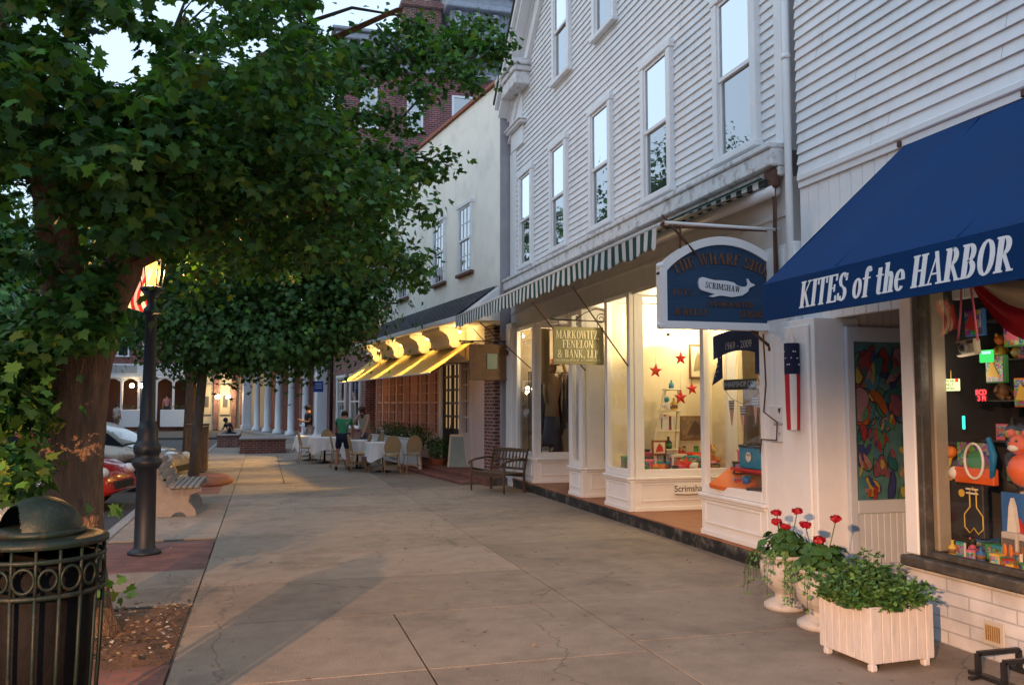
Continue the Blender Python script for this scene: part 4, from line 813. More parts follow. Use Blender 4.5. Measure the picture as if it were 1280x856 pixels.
def lab(c1, c2, kind, where):
    base_ = {'book': 'upright %s book', 'box': '%s gift box with a %s front', 'bottle': '%s jar with a %s band', 'figure': '%s stuffed toy figure with a %s head', 'ball': '%s ball with a %s stripe', 'cup': '%s mug with a %s handle'}[kind]
    return (base_ % ((CN[c1], CN[c2]) if base_.count('%s') == 2 else CN[c1])) + ' ' + where
def fill(spots, where, grp, seed=1):
    r_ = random.Random(seed); seen = set()
    for (x, y, z, s, kinds) in spots:
        for _ in range(60):
            k = r_.choice(kinds); a, b_ = r_.randrange(10), r_.randrange(10)
            L = lab(a, b_, k, where)
            if a != b_ and (L not in seen): break
        seen.add(L); trinket(x, y, z, s, k, GC[a], GC[b_], r_.uniform(-.5, .5), label=L, grp=grp)
fill([(5.72, 11.98, 1.032, .17, ['box', 'figure']), (5.86, 11.98, 1.032, .18, ['box', 'bottle']), (5.78, 11.98, 1.312, .20, ['book']), (5.83, 11.98, 1.312, .23, ['book']), (5.88, 11.98, 1.312, .21, ['book']), (5.95, 11.98, 1.312, .2, ['book']), (5.84, 11.98, 1.612, .2, ['figure']), (5.96, 11.98, 1.612, .18, ['box', 'bottle']), (5.93, 12.0, 1.932, .13, ['bottle', 'cup'])], 'on the ladder shelf', 'goods on the ladder shelf', 3)
fill([(5.24 + .1 * i + rg.uniform(-.02, .02), 11.72 + .09 * (i % 3), .72, rg.uniform(.13, .24), ['box', 'bottle', 'figure', 'ball', 'cup', 'book']) for i in range(18)] + [(5.30 + .115 * i, 12.05 + .05 * (i % 2), .72, rg.uniform(.26, .42), ['box', 'figure', 'bottle', 'box']) for i in range(12)], 'on the sill of the lit bay window', 'goods on the sill of the lit bay window', 7)
fill([(6.15 + .13 * i, 12.15, .72, .34, ['box', 'figure', 'bottle']) for i in range(5)], 'at the back of the lit bay window', 'goods at the back of the bay window', 9)
# framed pictures and a dark print in bay B
def picture(x0, x1, y, z0, z1, fm, bg_, art_, label):
    q = MB(); q.bbox(x0, x1, y - .02, y + .01, z0, z1, fm, None, .005); o = empty('framed_picture', ((x0 + x1) / 2, y, z0), 0, label, 'picture')
    q.build('frame', None, o); q = MB(); q.bbox(x0 + .025, x1 - .025, y - .024, y - .0205, z0 + .03, z1 - .03, bg_, None, .001); cx, cz, w_, h = (x0 + x1) / 2, (z0 + z1) / 2, (x1 - x0) * .28, (z1 - z0) * .3
    q.prism([(cx - w_, cz - h), (cx + w_, cz - h * .8), (cx + w_ * .7, cz + h * .3), (cx, cz + h), (cx - w_ * .6, cz + h * .2)], y - .027, y - .0245, 'Y', art_); q.build('print', None, o)
picture(6.44, 6.72, 12.40, 2.10, 2.64, colm('walnut_frame', (.14, .06, .025)), colm('pale_mount', (.66, .60, .44)), colm('print_ink', (.25, .20, .12)), 'brown framed print on the back wall of the lit bay window')
picture(6.22, 6.70, 12.30, 1.14, 1.52, colm('toy_brown', (.18, .09, .04)), mat('dark_print', (.16, .11, .07), .5, .7, 18), colm('print_dark', (.08, .05, .04)), 'dark crowded print leaning behind the ladder shelf')
picture(5.50, 5.73, 11.80, .95, 1.17, colm('red_brown_frame', (.20, .05, .03)), colm('pale_mount', (.66, .60, .44)), colm('toy_red', (.45, .03, .02)), 'small red-brown framed sampler standing left on the bay sill')
# round paper lantern / ceiling shade in bay B
sh = MB(); sh.lathe([(.02, .10), (.10, .08), (.30, .0), (.31, -.015)], (5.84, 11.9, 2.78), emis('lit_shade', (1, .80, .42), 3.2), 24); sh.tube([(5.84, 11.9, 2.88), (5.84, 11.9, 3.25)], .008, RUST, 6); sh.ball((5.84, 11.9, 2.75), .03, RUST)
tag(sh.build('ceiling_lampshade'), 'wide glowing cream lampshade hanging at the top of the lit bay window', 'lampshade')
# name plate on the dado
pl = MB(); pl.bbox(5.70, 6.22, 11.465, 11.485, .40, .56, TRIM, None, .01); plo = tag(pl.build('name_plate'), 'carved white board reading Scrimshaw on the panel under the bay window', 'sign')
text_mesh('Scrimshaw', .13, BLKT, parent=plo, M=frameM((5.96, 11.4645, .485), (1, 0, 0), (0, 0, 1)), extrude=.001, offset=.001, xs=.95)
pl = MB(); pl.tube([(5.70, 11.46, .41), (5.9, 11.455, .40), (6.22, 11.46, .405)], .006, BLKT, 6); pl.build('edge_rope', None, plo)
# bay A: navy banner, web address plate, bunting
bn = empty('window_banner', (5.09, 8.7, 2.1), 0, 'navy swag banner with small pale figures across the top of the right shop window', 'banner')
BNV = mat('navy_banner_cloth', (.004, .015, .10), .8, .15, 6)
m_ = MB(); P = []; n = 20; ya, yb = 9.22, 8.12
top = [(ya + (yb - ya) * i / n, 2.50 + .04 * math.sin(math.pi * i / n)) for i in range(n + 1)]; bot = [(ya + (yb - ya) * i / n, 2.22 + .08 * math.sin(math.pi * i / n)) for i in range(n + 1)]
m_.prism(top + bot[::-1], 5.105, 5.109, 'X', BNV); m_.prism([(9.24, 2.48), (9.02, 2.30), (9.02, 2.0), (9.27, 1.92), (9.12, 2.2)], 5.111, 5.114, 'X', BNV); m_.prism([(8.10, 2.48), (8.32, 2.30), (8.32, 2.03), (8.11, 2.0)], 5.111, 5.114, 'X', BNV)
bno = fixnormals(m_.build('cloth', None, bn))
BTX = mat('pale_grey_print', (.40, .44, .52), .7)
text_mesh('1969 - 2009', .12, BTX, parent=bno, M=frameM((5.1035, 8.66, 2.36), (0, -1, 0), (0, 0, 1)), extrude=.0005)
m_ = MB(); rb = random.Random(2)
for i in range(16): m_.disc((5.1095, 9.22 - rb.uniform(0, .17), rb.uniform(2.02, 2.42)), .010, (-1, 0, 0), .001, BTX, 6)
m_.build('star_print', None, bno)
wpl = MB(); wpl.bbox(5.10, 5.112, 8.30, 8.98, 1.86, 1.98, BLKT, None, .004); wpo = tag(wpl.build('address_plate'), 'black strip with a web address inside the right shop window', 'sign')
text_mesh('WHARFSHOP.COM', .088, BTX, parent=wpo, M=frameM((5.0985, 8.64, 1.92), (0, -1, 0), (0, 0, 1)), extrude=.0005, offset=.001)
bt = empty('bunting', (5.13, 8.6, 1.8), 0, 'string of three small flag pennants below the web address plate', 'bunting')
STP = [colm('bunting_orange_red', (.50, .10, .05)), colm('toy_white', (.65, .62, .55)), colm('bunting_grey', (.14, .15, .20))]
m_ = MB(); m_.tube([(5.13, 9.0, 1.86), (5.13, 8.85, 1.76), (5.13, 8.62, 1.70), (5.13, 8.4, 1.76), (5.13, 8.28, 1.86)], .003, BLKT, 4); m_.build('string', None, bt)
for (y, z) in ((8.86, 1.74), (8.62, 1.68), (8.36, 1.78)):
    m_ = MB(); hw, L = .065, .30
    m_.prism([(y - hw, z), (y + hw, z), (y + hw * .70, z - .10), (y - hw * .70, z - .10)], 5.128, 5.131, 'X', STP[2])
    for k in range(5):
        a, b_ = -hw * .7 + hw * 1.4 * k / 5, -hw * .7 + hw * 1.4 * (k + 1) / 5; m_.prism([(y + a, z - .10), (y + b_, z - .10), (y + b_ * .25, z - L + .05 * abs(b_) / hw), (y + a * .25, z - L + .05 * abs(a) / hw)], 5.128, 5.131, 'X', STP[k % 2])
    for k in range(3): m_.box(5.125, 5.1275, y - hw * .9, y + hw * .9, z - .022 - k * .028, z - .012 - k * .028, STP[1])
    fixnormals(m_.build('pennant', None, bt))
# goods in bay A
bx_ = MB(); bx_.bbox(-.16, .16, -.22, .22, 0, .26, colm('toy_teal_box', (.02, .20, .34)), None, .01); bx_.bbox(-.165, .165, -.225, .225, .225, .26, colm('toy_dark', (.03, .03, .04)), None, .006); bx_.disc((-.17, 0, .13), .055, (-1, 0, 0), .004, colm('toy_white', (.65, .62, .55)), 14)
bx_.disc((-.174, .02, .15), .012, (-1, 0, 0), .002, BLKT, 8); bx_.disc((-.174, -.02, .15), .012, (-1, 0, 0), .002, BLKT, 8)
o = bx_.build('tin_box'); o.location = (5.36, 8.62, .985); tag(o, 'blue tin box with a round pale face on it, on the red tray', 'tin box')
tr = MB(); tr.bbox(5.18, 5.58, 8.2, 8.95, .94, .98, RED, None, .01); tr.bbox(5.3, 5.55, 8.25, 8.9, .66, .94, colm('toy_brown', (.18, .09, .04)), None, .01); tag(tr.build('red_tray'), 'red tray on a brown riser under the blue tin box', 'tray')
bk_ = MB(); bk_.bbox(-.20, .20, -.26, .26, 0, .06, colm('book_orange', (.58, .14, .03)), None, .006); bk_.bbox(-.15, .15, -.2, .2, .051, .054, colm('book_light', (.62, .25, .05)), None, .001); o = bk_.build('picture_book'); o.location = (5.22, 8.90, .80); o.rotation_euler = (.1, -.45, .3); tag(o, 'large orange picture book tilted towards the street in the right shop window', 'book')
picture(5.12, 5.36, 9.12, .67, .86, colm('red_brown_frame', (.20, .05, .03)), colm('pale_mount', (.66, .60, .44)), colm('toy_red', (.45, .03, .02)), 'small dark framed sampler at the left end of the right shop window')
fill([(5.22, 8.72, .66, .24, ['figure']), (5.24, 8.36, .66, .22, ['figure', 'ball']), (5.3, 8.95, .9, .2, ['box']), (5.18, 8.84, .66, .2, ['figure']), (5.16, 8.45, .66, .18, ['box']), (5.45, 9.2, .66, .5, ['bottle']), (5.5, 9.05, .66, .42, ['box']), (5.2, 8.22, .66, .17, ['bottle', 'figure']), (5.3, 9.15, .66, .2, ['box']), (5.22, 9.18, .66, .16, ['bottle']), (5.22, 8.5, .66, .14, ['ball'])], 'on the sill of the right shop window', 'toys on the sill of the right shop window', 21)
sh = MB(); sh.box(5.9, 6.3, 8.1, 9.3, 1.50, 1.515, colm('glass_shelf_edge', (.45, .48, .46), .2)); tag(sh.build('display_shelf'), 'thin glass shelf across the right shop window', 'shelf')
fill([(6.05, 9.1, 1.515, .26, ['box']), (6.05, 8.75, 1.515, .2, ['bottle']), (6.05, 8.4, 1.515, .24, ['box', 'bottle'])], 'on the thin glass shelf', 'goods on the glass shelf', 31)
# back shelves seen deep in the shop
bs = empty('back_shelves', (7.2, 10.2, .18), 0, 'tall brown shelving deep in the lit shop behind the recess', 'shelving')
m_ = MB(); [m_.bbox(7.0, 7.45, 9.5, 11.3, z, z + .03, WOOD) for z in (.5, .95, 1.4, 1.85, 2.3)]; [m_.bbox(7.0, 7.45, y, y + .03, .18, 2.4, WOOD) for y in (9.47, 10.4, 11.3)]; m_.build('case', None, bs)
# bay C / D : mannequin and drapes
mq = empty('mannequin', (5.62, 16.6, .70), 0, 'dressed shop mannequin in a brown hat and pale top in the far bay window', 'mannequin')
m_ = MB(); m_.tube([(5.55, 16.55, 1.45), (5.55, 16.55, 1.75), (5.55, 16.55, 2.0), (5.55, 16.55, 2.22), (5.55, 16.55, 2.32)], [.15, .12, .17, .16, .06], colm('tan_cloth', (.36, .24, .13)), 12); m_.build('torso', None, mq)
m_ = MB(); m_.tube([(5.55, 16.55, .75), (5.55, 16.55, 1.1), (5.55, 16.55, 1.46)], [.24, .19, .15], mat('dark_skirt', (.05, .05, .07), .8, .3, 6), 14); m_.build('skirt', None, mq)
m_ = MB(); m_.ball((5.55, 16.55, 2.42), .10, colm('mannequin_head', (.35, .20, .12)), (1, 1, 1.2)); m_.build('head', None, mq)
m_ = MB(); m_.lathe([(.20, 2.47), (.13, 2.50), (.12, 2.60), (.01, 2.62)], (5.55, 16.55, 0), colm('brown_hat', (.25, .09, .03)), 18); m_.build('hat', None, mq)
m_ = MB(); m_.tube([(5.67, 16.52, 2.2), (5.80, 16.45, 2.35), (5.74, 16.42, 2.5)], [.045, .035, .03], colm('tan_cloth', (.36, .24, .13)), 8); m_.tube([(5.42, 16.52, 2.2), (5.36, 16.48, 1.95), (5.40, 16.45, 1.7)], [.045, .038, .03], colm('tan_cloth', (.36, .24, .13)), 8); m_.build('arm', None, mq)
dp = MB(); n = 60
V = [(5.24 + .12 * i / n * 1.6, 16.35 + .035 * math.sin(i * .9), z) for i in range(n + 1) for z in (2.1, 3.2)]
dp.poly(V, [(2 * i, 2 * i + 2, 2 * i + 3, 2 * i + 1) for i in range(n)], mat('shimmer_drape', (.65, .52, .28), .4, .3, 30), True); tag(dp.build('window_drape'), 'gathered golden drape behind the far bay window', 'drape')
fill([(5.25 + .13 * i, 16.42, .70, rg.uniform(.2, .34), ['bottle', 'box', 'figure']) for i in range(4)], 'on the sill of the far bay window', 'goods on the sill of the far bay window', 41)
fill([(5.3, 13.75, .72, .3, ['box']), (5.55, 13.75, .72, .4, ['bottle']), (5.85, 13.8, .72, .5, ['figure'])], 'in the middle bay window', 'goods in the middle bay window', 43)
# dark garments on a rail and a dark cabinet in the two farther bays
gr_ = empty('clothes_rail', (5.55, 16.95, .7), 0, 'rail of dark garments behind the mannequin in the far bay window', 'clothes rail')
m_ = MB(); m_.tube([(5.20, 17.05, 2.35), (6.2, 17.05, 2.35)], .012, IRON, 6); m_.tube([(5.22, 17.05, .7), (5.22, 17.05, 2.35)], .012, IRON, 6); m_.tube([(6.18, 17.05, .18), (6.18, 17.05, 2.35)], .012, IRON, 6); m_.build('rail', None, gr_)
for k in range(9):
    x = 5.26 + .10 * k; m_ = MB(); n = 10; w0 = .05; V = []
    for i in range(n + 1):
        z = 2.32 - 1.25 * i / n * (1 - .1 * (k % 3)); ww = .17 + .10 * i / n
        V += [(x + .025 * math.sin(i + k), 17.05 - ww, z), (x - .03, 17.05 - ww * .4, z), (x + .03 * math.cos(k), 17.05 + ww * .5, z)]
    m_.poly(V, [(3 * i + j, 3 * i + j + 1, 3 * i + j + 4, 3 * i + j + 3) for i in range(n) for j in (0, 1)], colm('garment_%s' % 'abc'[k % 3], ((.035, .025, .03), (.09, .05, .03), (.03, .04, .06))[k % 3], .85), True); m_.build('garment', None, gr_)
dc = empty('display_cabinet', (5.75, 13.85, .72), 0, 'dark wooden display cabinet in the narrow middle bay window', 'cabinet')
m_ = MB(); m_.bbox(5.42, 6.2, 13.74, 13.98, .72, 1.72, mat('dark_cabinet', (.045, .028, .02), .5, .2, 6), None, .01); m_.build('case', None, dc); m_ = MB(); [m_.bbox(5.46 + .25 * i, 5.68 + .25 * i, 13.725, 13.739, .80, 1.6, mat('cabinet_panel', (.07, .045, .03), .5), None, .004) for i in range(3)]; m_.build('door', None, dc)
# notice on the white pilaster, alarm bell and small box by the far end
nb = MB(); nb.bbox(5.010, 5.024, 7.55, 7.90, 1.32, 1.68, mat('notice_paper', (.66, .66, .68), .6, .04, 6), None, .003); nbo = tag(nb.build('notice_board'), 'small white notice reading Sea Street on the pilaster beside the right window', 'sign')
text_mesh('Sea Street', .055, BLKT, parent=nbo, M=frameM((5.0095, 7.72, 1.50), (0, -1, 0), (0, 0, 1)), extrude=.0005); text_mesh('37', .045, BLKT, parent=nbo, M=frameM((5.0095, 7.73, 1.40), (0, -1, 0), (0, 0, 1)), extrude=.0005)
fl = MB(); fl.prism([(7.70, 1.66), (7.735, 1.66), (7.74, 1.635), (7.72, 1.60), (7.705, 1.635)], 5.006, 5.0095, 'X', BLKT); fixnormals(fl.build('emblem', None, nbo))
ab = MB(); ab.bbox(4.86, 4.93, 17.55, 17.68, 2.72, 2.84, RUST, None, .02); ab.disc((4.86, 17.615, 2.78), .04, (-1, 0, 0), .012, RUST, 12); tag(ab.build('alarm_box'), 'small rust red alarm box on the white end pilaster', 'alarm box')
# windsock flag on the pilaster
fs = empty('flag_windsock', (4.80, 7.12, 2.27), 0, 'narrow red white and blue windsock flag hanging on the white pilaster', 'flag')
FR, FW, FB = mat('flag_red', (.42, .015, .025), .8, .15, 8), mat('flag_white', (.68, .66, .66), .8, .08, 8), mat('flag_navy', (.008, .010, .045), .8, .2, 8)
m_ = MB(); cx, cy_ = 4.765, 7.12; rr_ = .062; segs = 20
def ringp(z, r): return [(cx + r * math.cos(2 * math.pi * i / segs), cy_ + r * math.sin(2 * math.pi * i / segs), z) for i in range(segs)]
for (z0, z1, r0, r1, st_) in ((2.27, 1.98, .070, .070, 0), (1.98, 1.70, .070, .066, 1), (1.70, 1.46, .066, .058, 1)):
    A, B = ringp(z0, r0), ringp(z1, r1)
    for i in range(segs):
        j = (i + 1) % segs
        if st_ and i % 5 == 4 and z1 < 1.5: pass
        m_.poly([A[i], A[j], B[j], B[i]], [(0, 1, 2, 3), (3, 2, 1, 0)][:1], FB if not st_ else (FR if (i // 3) % 2 else FW), True)
m_.build('sock', None, fs)
m_ = MB()
for i in range(13): a = 2.4 + 3.3 * i / 12; m_.ball((cx + .071 * math.cos(a + 0), cy_ + .071 * math.sin(a), 2.13 + .07 * math.sin(i * 1.05)), .007, FW, seg=6)
m_.build('star_ring', None, fs)
m_ = MB(); [m_.tube([(cx + .05 * a, cy_ + .05 * b_, 2.27), (cx, cy_, 2.44)], .0015, FW, 4) for a, b_ in ((1, 0), (-1, 0), (0, 1), (0, -1))]; m_.build('string', None, fs)
# ================================================================ cream stuccoed building with the restaurant
CK = .12; CRZ = math.atan(CK)
cb = empty('stucco_building', (4.83, 17.90, 0), CRZ, 'cream stuccoed building with a slate pent roof on brackets over a restaurant front', 'building')
CREAM = mat('cream_stucco', (.90, .85, .75), .85, .06, 1.5, .3, 25, stain=(.42, .40, .33), stain_amt=.4, stain_scale=.8)
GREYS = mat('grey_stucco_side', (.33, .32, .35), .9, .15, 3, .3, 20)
SLATE = mat('slate_roof', (.075, .075, .085), .7, .35, 8, .4, 30, island=.3)
BRK = brick_mat('red_brick', (.24, .060, .045), (.15, .040, .034), (.30, .25, .22), 'AUTO', .22, .075, .012)
BRKD = brick_mat('pillar_brick', (.20, .055, .045), (.11, .035, .032), (.36, .30, .27), 'AUTO', .215, .075, .014)
PINKW = mat('pink_lit_white_paint', (.60, .52, .52), .6, .06, 4)  # white paint, with the pink light on it put into its colour
LOCAL[0] = True
m_ = MB(); m_.box(0, 8, .02, 12.3, 3.4, 8.72, CREAM); m_.prism([(.02, 8.72), (12.3, 8.72), (12.3, 9.06)], 0, 8, 'X', CREAM); m_.build('upper_wall', None, cb)
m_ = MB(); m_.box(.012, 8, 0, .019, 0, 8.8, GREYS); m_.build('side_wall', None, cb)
m_ = MB(); m_.prism([(-.02, 8.73), (12.34, 9.07), (12.34, 9.15), (-.02, 8.81)], -.07, .25, 'X', mat('terracotta_coping', (.30, .10, .06), .8, .3, 10)); m_.build('coping', None, cb)
BSILL = mat('brown_stone_sill', (.16, .075, .055), .8, .2, 10)
for (a, b_) in ((1.64, 2.66), (3.64, 4.66), (7.08, 8.1), (9.1, 10.1)): sash_window(cb, .0, a, b_, 4.82, 6.42, muntin=(3, 2), sill=BSILL, casing=.10, pane=PANE)
m_ = MB(); K_ = 12
for i in range(K_):
    t0, t1 = i / K_, (i + 1) / K_; xa, za, xb_, zb_ = -.02 - .93 * (1 - t0), 3.56 + .70 * t0, -.02 - .93 * (1 - t1), 3.56 + .70 * t1
    y = .05
    while y < 9.9:
        y2 = min(y + .30, 9.9); o_ = .15 * (i % 2) if y > .1 else 0; m_.poly([(xa - .02, y, za + .022), (xa - .02, y2 - .006, za + .022), (xb_, y2 - .006, zb_ + .006), (xb_, y, zb_ + .006), (xa - .02, y, za), (xa - .02, y2 - .006, za)], [(0, 3, 2, 1), (4, 0, 1, 5)], SLATE); y = y2
m_.prism([(-.93, 3.54), (-.02, 3.54), (-.02, 4.24)], .06, 9.88, 'Y', TRIM)
m_.build('pent_roof', None, cb)
m_ = MB(); m_.bbox(-1.0, -.92, .02, 9.92, 3.44, 3.55, TRIM, None, .01); m_.prism([(-.94, 3.48), (-.01, 3.48), (-.01, 4.20)], .0, .058, 'Y', TRIM); m_.box(-.92, .0, .06, 9.88, 3.50, 3.538, TRIM); m_.build('eave_trim', None, cb)
cor = [(-.80, 3.495), (-.80, 3.43), (-.72, 3.40), (-.58, 3.33), (-.50, 3.20), (-.50, 3.10), (-.40, 3.03), (-.26, 3.03), (-.20, 2.95), (-.18, 2.86), (-.03, 2.80), (-.0, 3.495)]
COR = mat('bracket_cream_paint', (.70, .64, .54), .6, .05, 6)
for y in [2.15 + 2.5 * i for i in range(4)]:
    m_ = MB(); m_.prism([(a * .82, b) for a, b in cor], y, min(y + 1.45, 9.95), 'Y', COR); fixnormals(m_.build('bracket', None, cb))
m_ = MB(); m_.box(0, .3, .9, 9.9, 2.82, 3.4, COR); m_.build('frieze', None, cb)
# ground floor
m_ = MB(); m_.box(.30, .5, .83, 2.5, .2, 3.0, PINKW); m_.box(.36, .9, 5.1, 12.3, .2, .85, PINKW); m_.box(.5, .6, .8, 12.3, 2.6, 2.82, PINKW); m_.box(-.0, .36, .85, 12.3, 2.72, 2.819, SOFF); m_.build('shopfront_wall', None, cb)
WF = MB(); GL = MB(); MR = mat('red_lit_mullion_paint', (.55, .38, .33), .6, .08, 5)  # the red light on the mullions is put into their colour
ys_ = [5.15 + .865 * i for i in range(9)]
for i, y in enumerate(ys_):
    WF.bbox(.30, .42, y - .05, y + .05, .85, 2.65, MR, None, .006)
for a, b_ in zip(ys_[:-1], ys_[1:]):
    for z in (.88, 1.72, 2.60): WF.box(.34, .40, a + .05, b_ - .05, z, z + .05, MR)
    for k in (1, 2): yy = a + (b_ - a) * k / 3; WF.box(.35, .39, yy - .013, yy + .013, .93, 2.60, MR)
    for z in (1.15, 1.43, 2.0, 2.28): WF.box(.352, .388, a + .05, b_ - .05, z, z + .022, MR)
    GL.box(.405, .41, a + .05, b_ - .05, .93, 2.6, glass_mat('restaurant_glass', (1, .95, .9), .9, .05))
fo = WF.build('restaurant_window', None, cb); GL.build('pane', None, fo)
m_ = MB(); m_.box(2.6, 2.65, 2.5, 12.3, .2, 2.8, mat('restaurant_back_wall', (.33, .07, .04), .8, .4, 3)); m_.box(.5, 2.6, 12.26, 12.3, .2, 2.8, INT_DARK); m_.box(.5, 2.6, 2.5, 2.55, .2, 2.8, INT_DARK); m_.box(.5, 2.6, 2.5, 12.3, .18, .2, WOOD)
for y in (6, 8, 10): m_.bbox(1.4, 1.9, y, y + .8, .2, .95, WOOD)
m_.build('restaurant_interior', None, cb)
for y in (4.4, 7.2, 10.4): lamp('POINT', (1.3, y, 2.3), 7, (1, .42, .24), .1, cb, 'room_light')
# doors
m_ = MB(); BD = mat('black_door', (.02, .017, .015), .4)
dy0, dy1, dz0, dz1 = 3.45, 4.90, .20, 2.78
m_.box(.34, .40, dy0, dy1, dz0, 1.02, BD)
for y in (dy0, dy0 + .68, dy1 - .09): m_.box(.335, .40, y, y + .09, 1.02, dz1, BD)
for z in np.linspace(1.02, dz1 - .06, 6): m_.box(.337, .398, dy0, dy1, float(z), float(z) + .055, BD)
for y in (dy0 + .38, dy0 + 1.06): m_.box(.342, .39, y, y + .03, 1.05, dz1, BD)
do = m_.build('door', None, cb); do['label'] = 'black double door with small lit panes'
g2 = MB(); g2.box(.402, .406, dy0 + .05, dy1 - .05, 1.03, dz1 - .02, emis('lit_door_glass', (1, .62, .30), .28)); g2.build('lit_glass', None, do)
hd = MB(); hd.tube([(.31, dy0 + .6, .95), (.27, dy0 + .6, 1.1), (.31, dy0 + .6, 1.3)], .014, IRON, 6); hd.build('handle', None, do)
m_ = MB(); m_.bbox(.28, .42, 4.9, 5.06, .2, 2.82, TRIM, None, .006); m_.build('door_jamb', None, cb); m_ = MB(); m_.bbox(.28, .42, 3.28, 3.45, .2, 2.82, PINKW, None, .006); m_.bbox(.28, .42, 2.5, 2.72, .2, 2.82, PINKW, None, .006); m_.box(.32, .4, 2.72, 3.28, .2, .95, PINKW); m_.box(.41, .415, 2.72, 3.28, .95, 2.72, PANE_B)
for z in (.95, 1.35, 1.75, 2.15, 2.55): m_.box(.33, .40, 2.72, 3.28, z, z + .05, PINKW)
m_.box(.34, .39, 2.985, 3.015, .95, 2.7, PINKW); m_.build('door_surround', None, cb)
m_ = MB(); m_.bbox(-.05, .42, .24, .80, .17, 3.42, BRKD, None, .01); m_.build('brick_pillar', None, cb)
m_ = MB(); m_.bbox(.43, .7, .0, .84, .0, 3.5, TRIM); m_.build('white_return_wall', None, cb)
m_ = MB(); m_.bbox(-.35, .8, -.2, 12.3, -.01, .16, PAVER, None, .02); m_.bbox(-.75, -.351, .3, 5.4, -.01, .08, PAVER, None, .02); m_.build('brick_step', None, cb)
# under-eave lamps that light the awning; the spots between them are added fill
for y in [1.72 + 2.5 * i for i in range(4)]:
    m_ = MB(); m_.lathe([(.03, 3.49), (.05, 3.43), (.055, 3.38)], (-.30, y, 0), TRIM, 10); lo = m_.build('eave_lamp', None, cb)
    m_ = MB(); m_.ball((-.30, y, 3.375), .042, emis('eave_bulb', (1, .72, .25), 9), seg=8); m_.build('bulb', None, lo)
    lamp('POINT', (-.34, y, 3.30), 11, (1, .62, .20), .03, cb, 'eave_light')
    sdir = Vector((-.80, 0, -.64)); lamp('SPOT', (-.10, y, 3.38), 850, (1, .60, .15), .06, cb, 'eave_and_fill_spot', rot=(-sdir).to_track_quat('Z', 'Y').to_euler(), spot=R(40)); lamp('SPOT', (-.30, y + 1.25, 3.44), 900, (1, .60, .15), .05, cb, 'eave_and_fill_spot', rot=(-sdir).to_track_quat('Z', 'Y').to_euler(), spot=R(70))
LOCAL[0] = False
# the mustard awning
YC = mat('yellow_awning_canvas', (.72, .48, .14), .8, .08, 6)
def two_sided(m, tr=.35):
    n = m.node_tree.nodes; l = m.node_tree.links; b = n['Principled BSDF']; o = n['Material Output']; t = n.new('ShaderNodeBsdfTranslucent'); mx = n.new('ShaderNodeMixShader'); mx.inputs[0].default_value = tr
    src = b.inputs['Base Color'].links; 
    if src: l.new(src[0].from_socket, t.inputs[0])
    l.new(b.outputs[0], mx.inputs[1]); l.new(t.outputs[0], mx.inputs[2]); l.new(mx.outputs[0], o.inputs[0])
two_sided(YC, .3)
ya = empty('awning', (4.83, 17.90, 0), CRZ, 'yellow canvas awning glowing under a row of bracket lamps at the restaurant', 'awning')
LOCAL[0] = True
m_ = MB(); n = 40; A = []
for i in range(n + 1):
    y = 1.45 + 10.0 * i / n
    for j in range(7): t = j / 6; A.append((-.12 - 1.0 * t, y, 3.10 - .70 * t - .02 * math.sin(math.pi * t) + .006 * math.sin(i * .9)))
m_.poly(A, [(i * 7 + j, i * 7 + j + 1, (i + 1) * 7 + j + 1, (i + 1) * 7 + j) for i in range(n) for j in range(6)], YC, True); m_.build('canopy', None, ya)
m_ = MB(); m_.tube([(-1.12, 1.42, 2.395), (-1.12, 11.5, 2.395)], .02, WHC, 8); m_.tube([(-.10, 1.4, 3.13), (-.10, 11.5, 3.13)], .035, IRON, 8)
for y in (1.5, 6.4, 11.4): m_.tube([(-1.12, y, 2.38), (-.55, y + .35, 2.65), (-.0, y, 2.62)], .014, IRON, 6)
m_.build('frame', None, ya)
LOCAL[0] = False
# wooden menu box sign hung from a thin bar
ws = empty('wooden_sign', (4.58, 17.78, 2.2), 0, 'square brown wooden sign with a small pale panel, hanging at the brick pillar', 'sign')
m_ = MB(); m_.bbox(4.13, 5.03, 17.72, 17.80, 2.20, 2.95, WOOD, None, .008)
for (x0, x1, z0, z1) in ((4.13, 5.03, 2.20, 2.26), (4.13, 5.03, 2.89, 2.95), (4.13, 4.19, 2.26, 2.89), (4.97, 5.03, 2.26, 2.89)): m_.bbox(x0, x1, 17.70, 17.718, z0, z1, WOOD, None, .004)
m_.build('board', None, ws); m_ = MB(); m_.bbox(4.50, 4.72, 17.695, 17.715, 2.43, 2.76, mat('verdigris_panel', (.24, .30, .24), .4, .2, 8), None, .004); m_.build('inset_panel', None, ws)
m_ = MB(); m_.tube([(3.95, 17.76, 3.02), (5.15, 17.76, 3.03)], .013, IRON, 6); m_.ball((3.93, 17.76, 3.02), .025, IRON); m_.tube([(4.2, 17.76, 3.3), (4.45, 17.76, 3.03)], .009, IRON, 5); [m_.tube([(x, 17.76, 2.94), (x, 17.76, 3.03)], .008, IRON, 5) for x in (4.25, 4.9)]; m_.build('hanging_bar', None, ws)
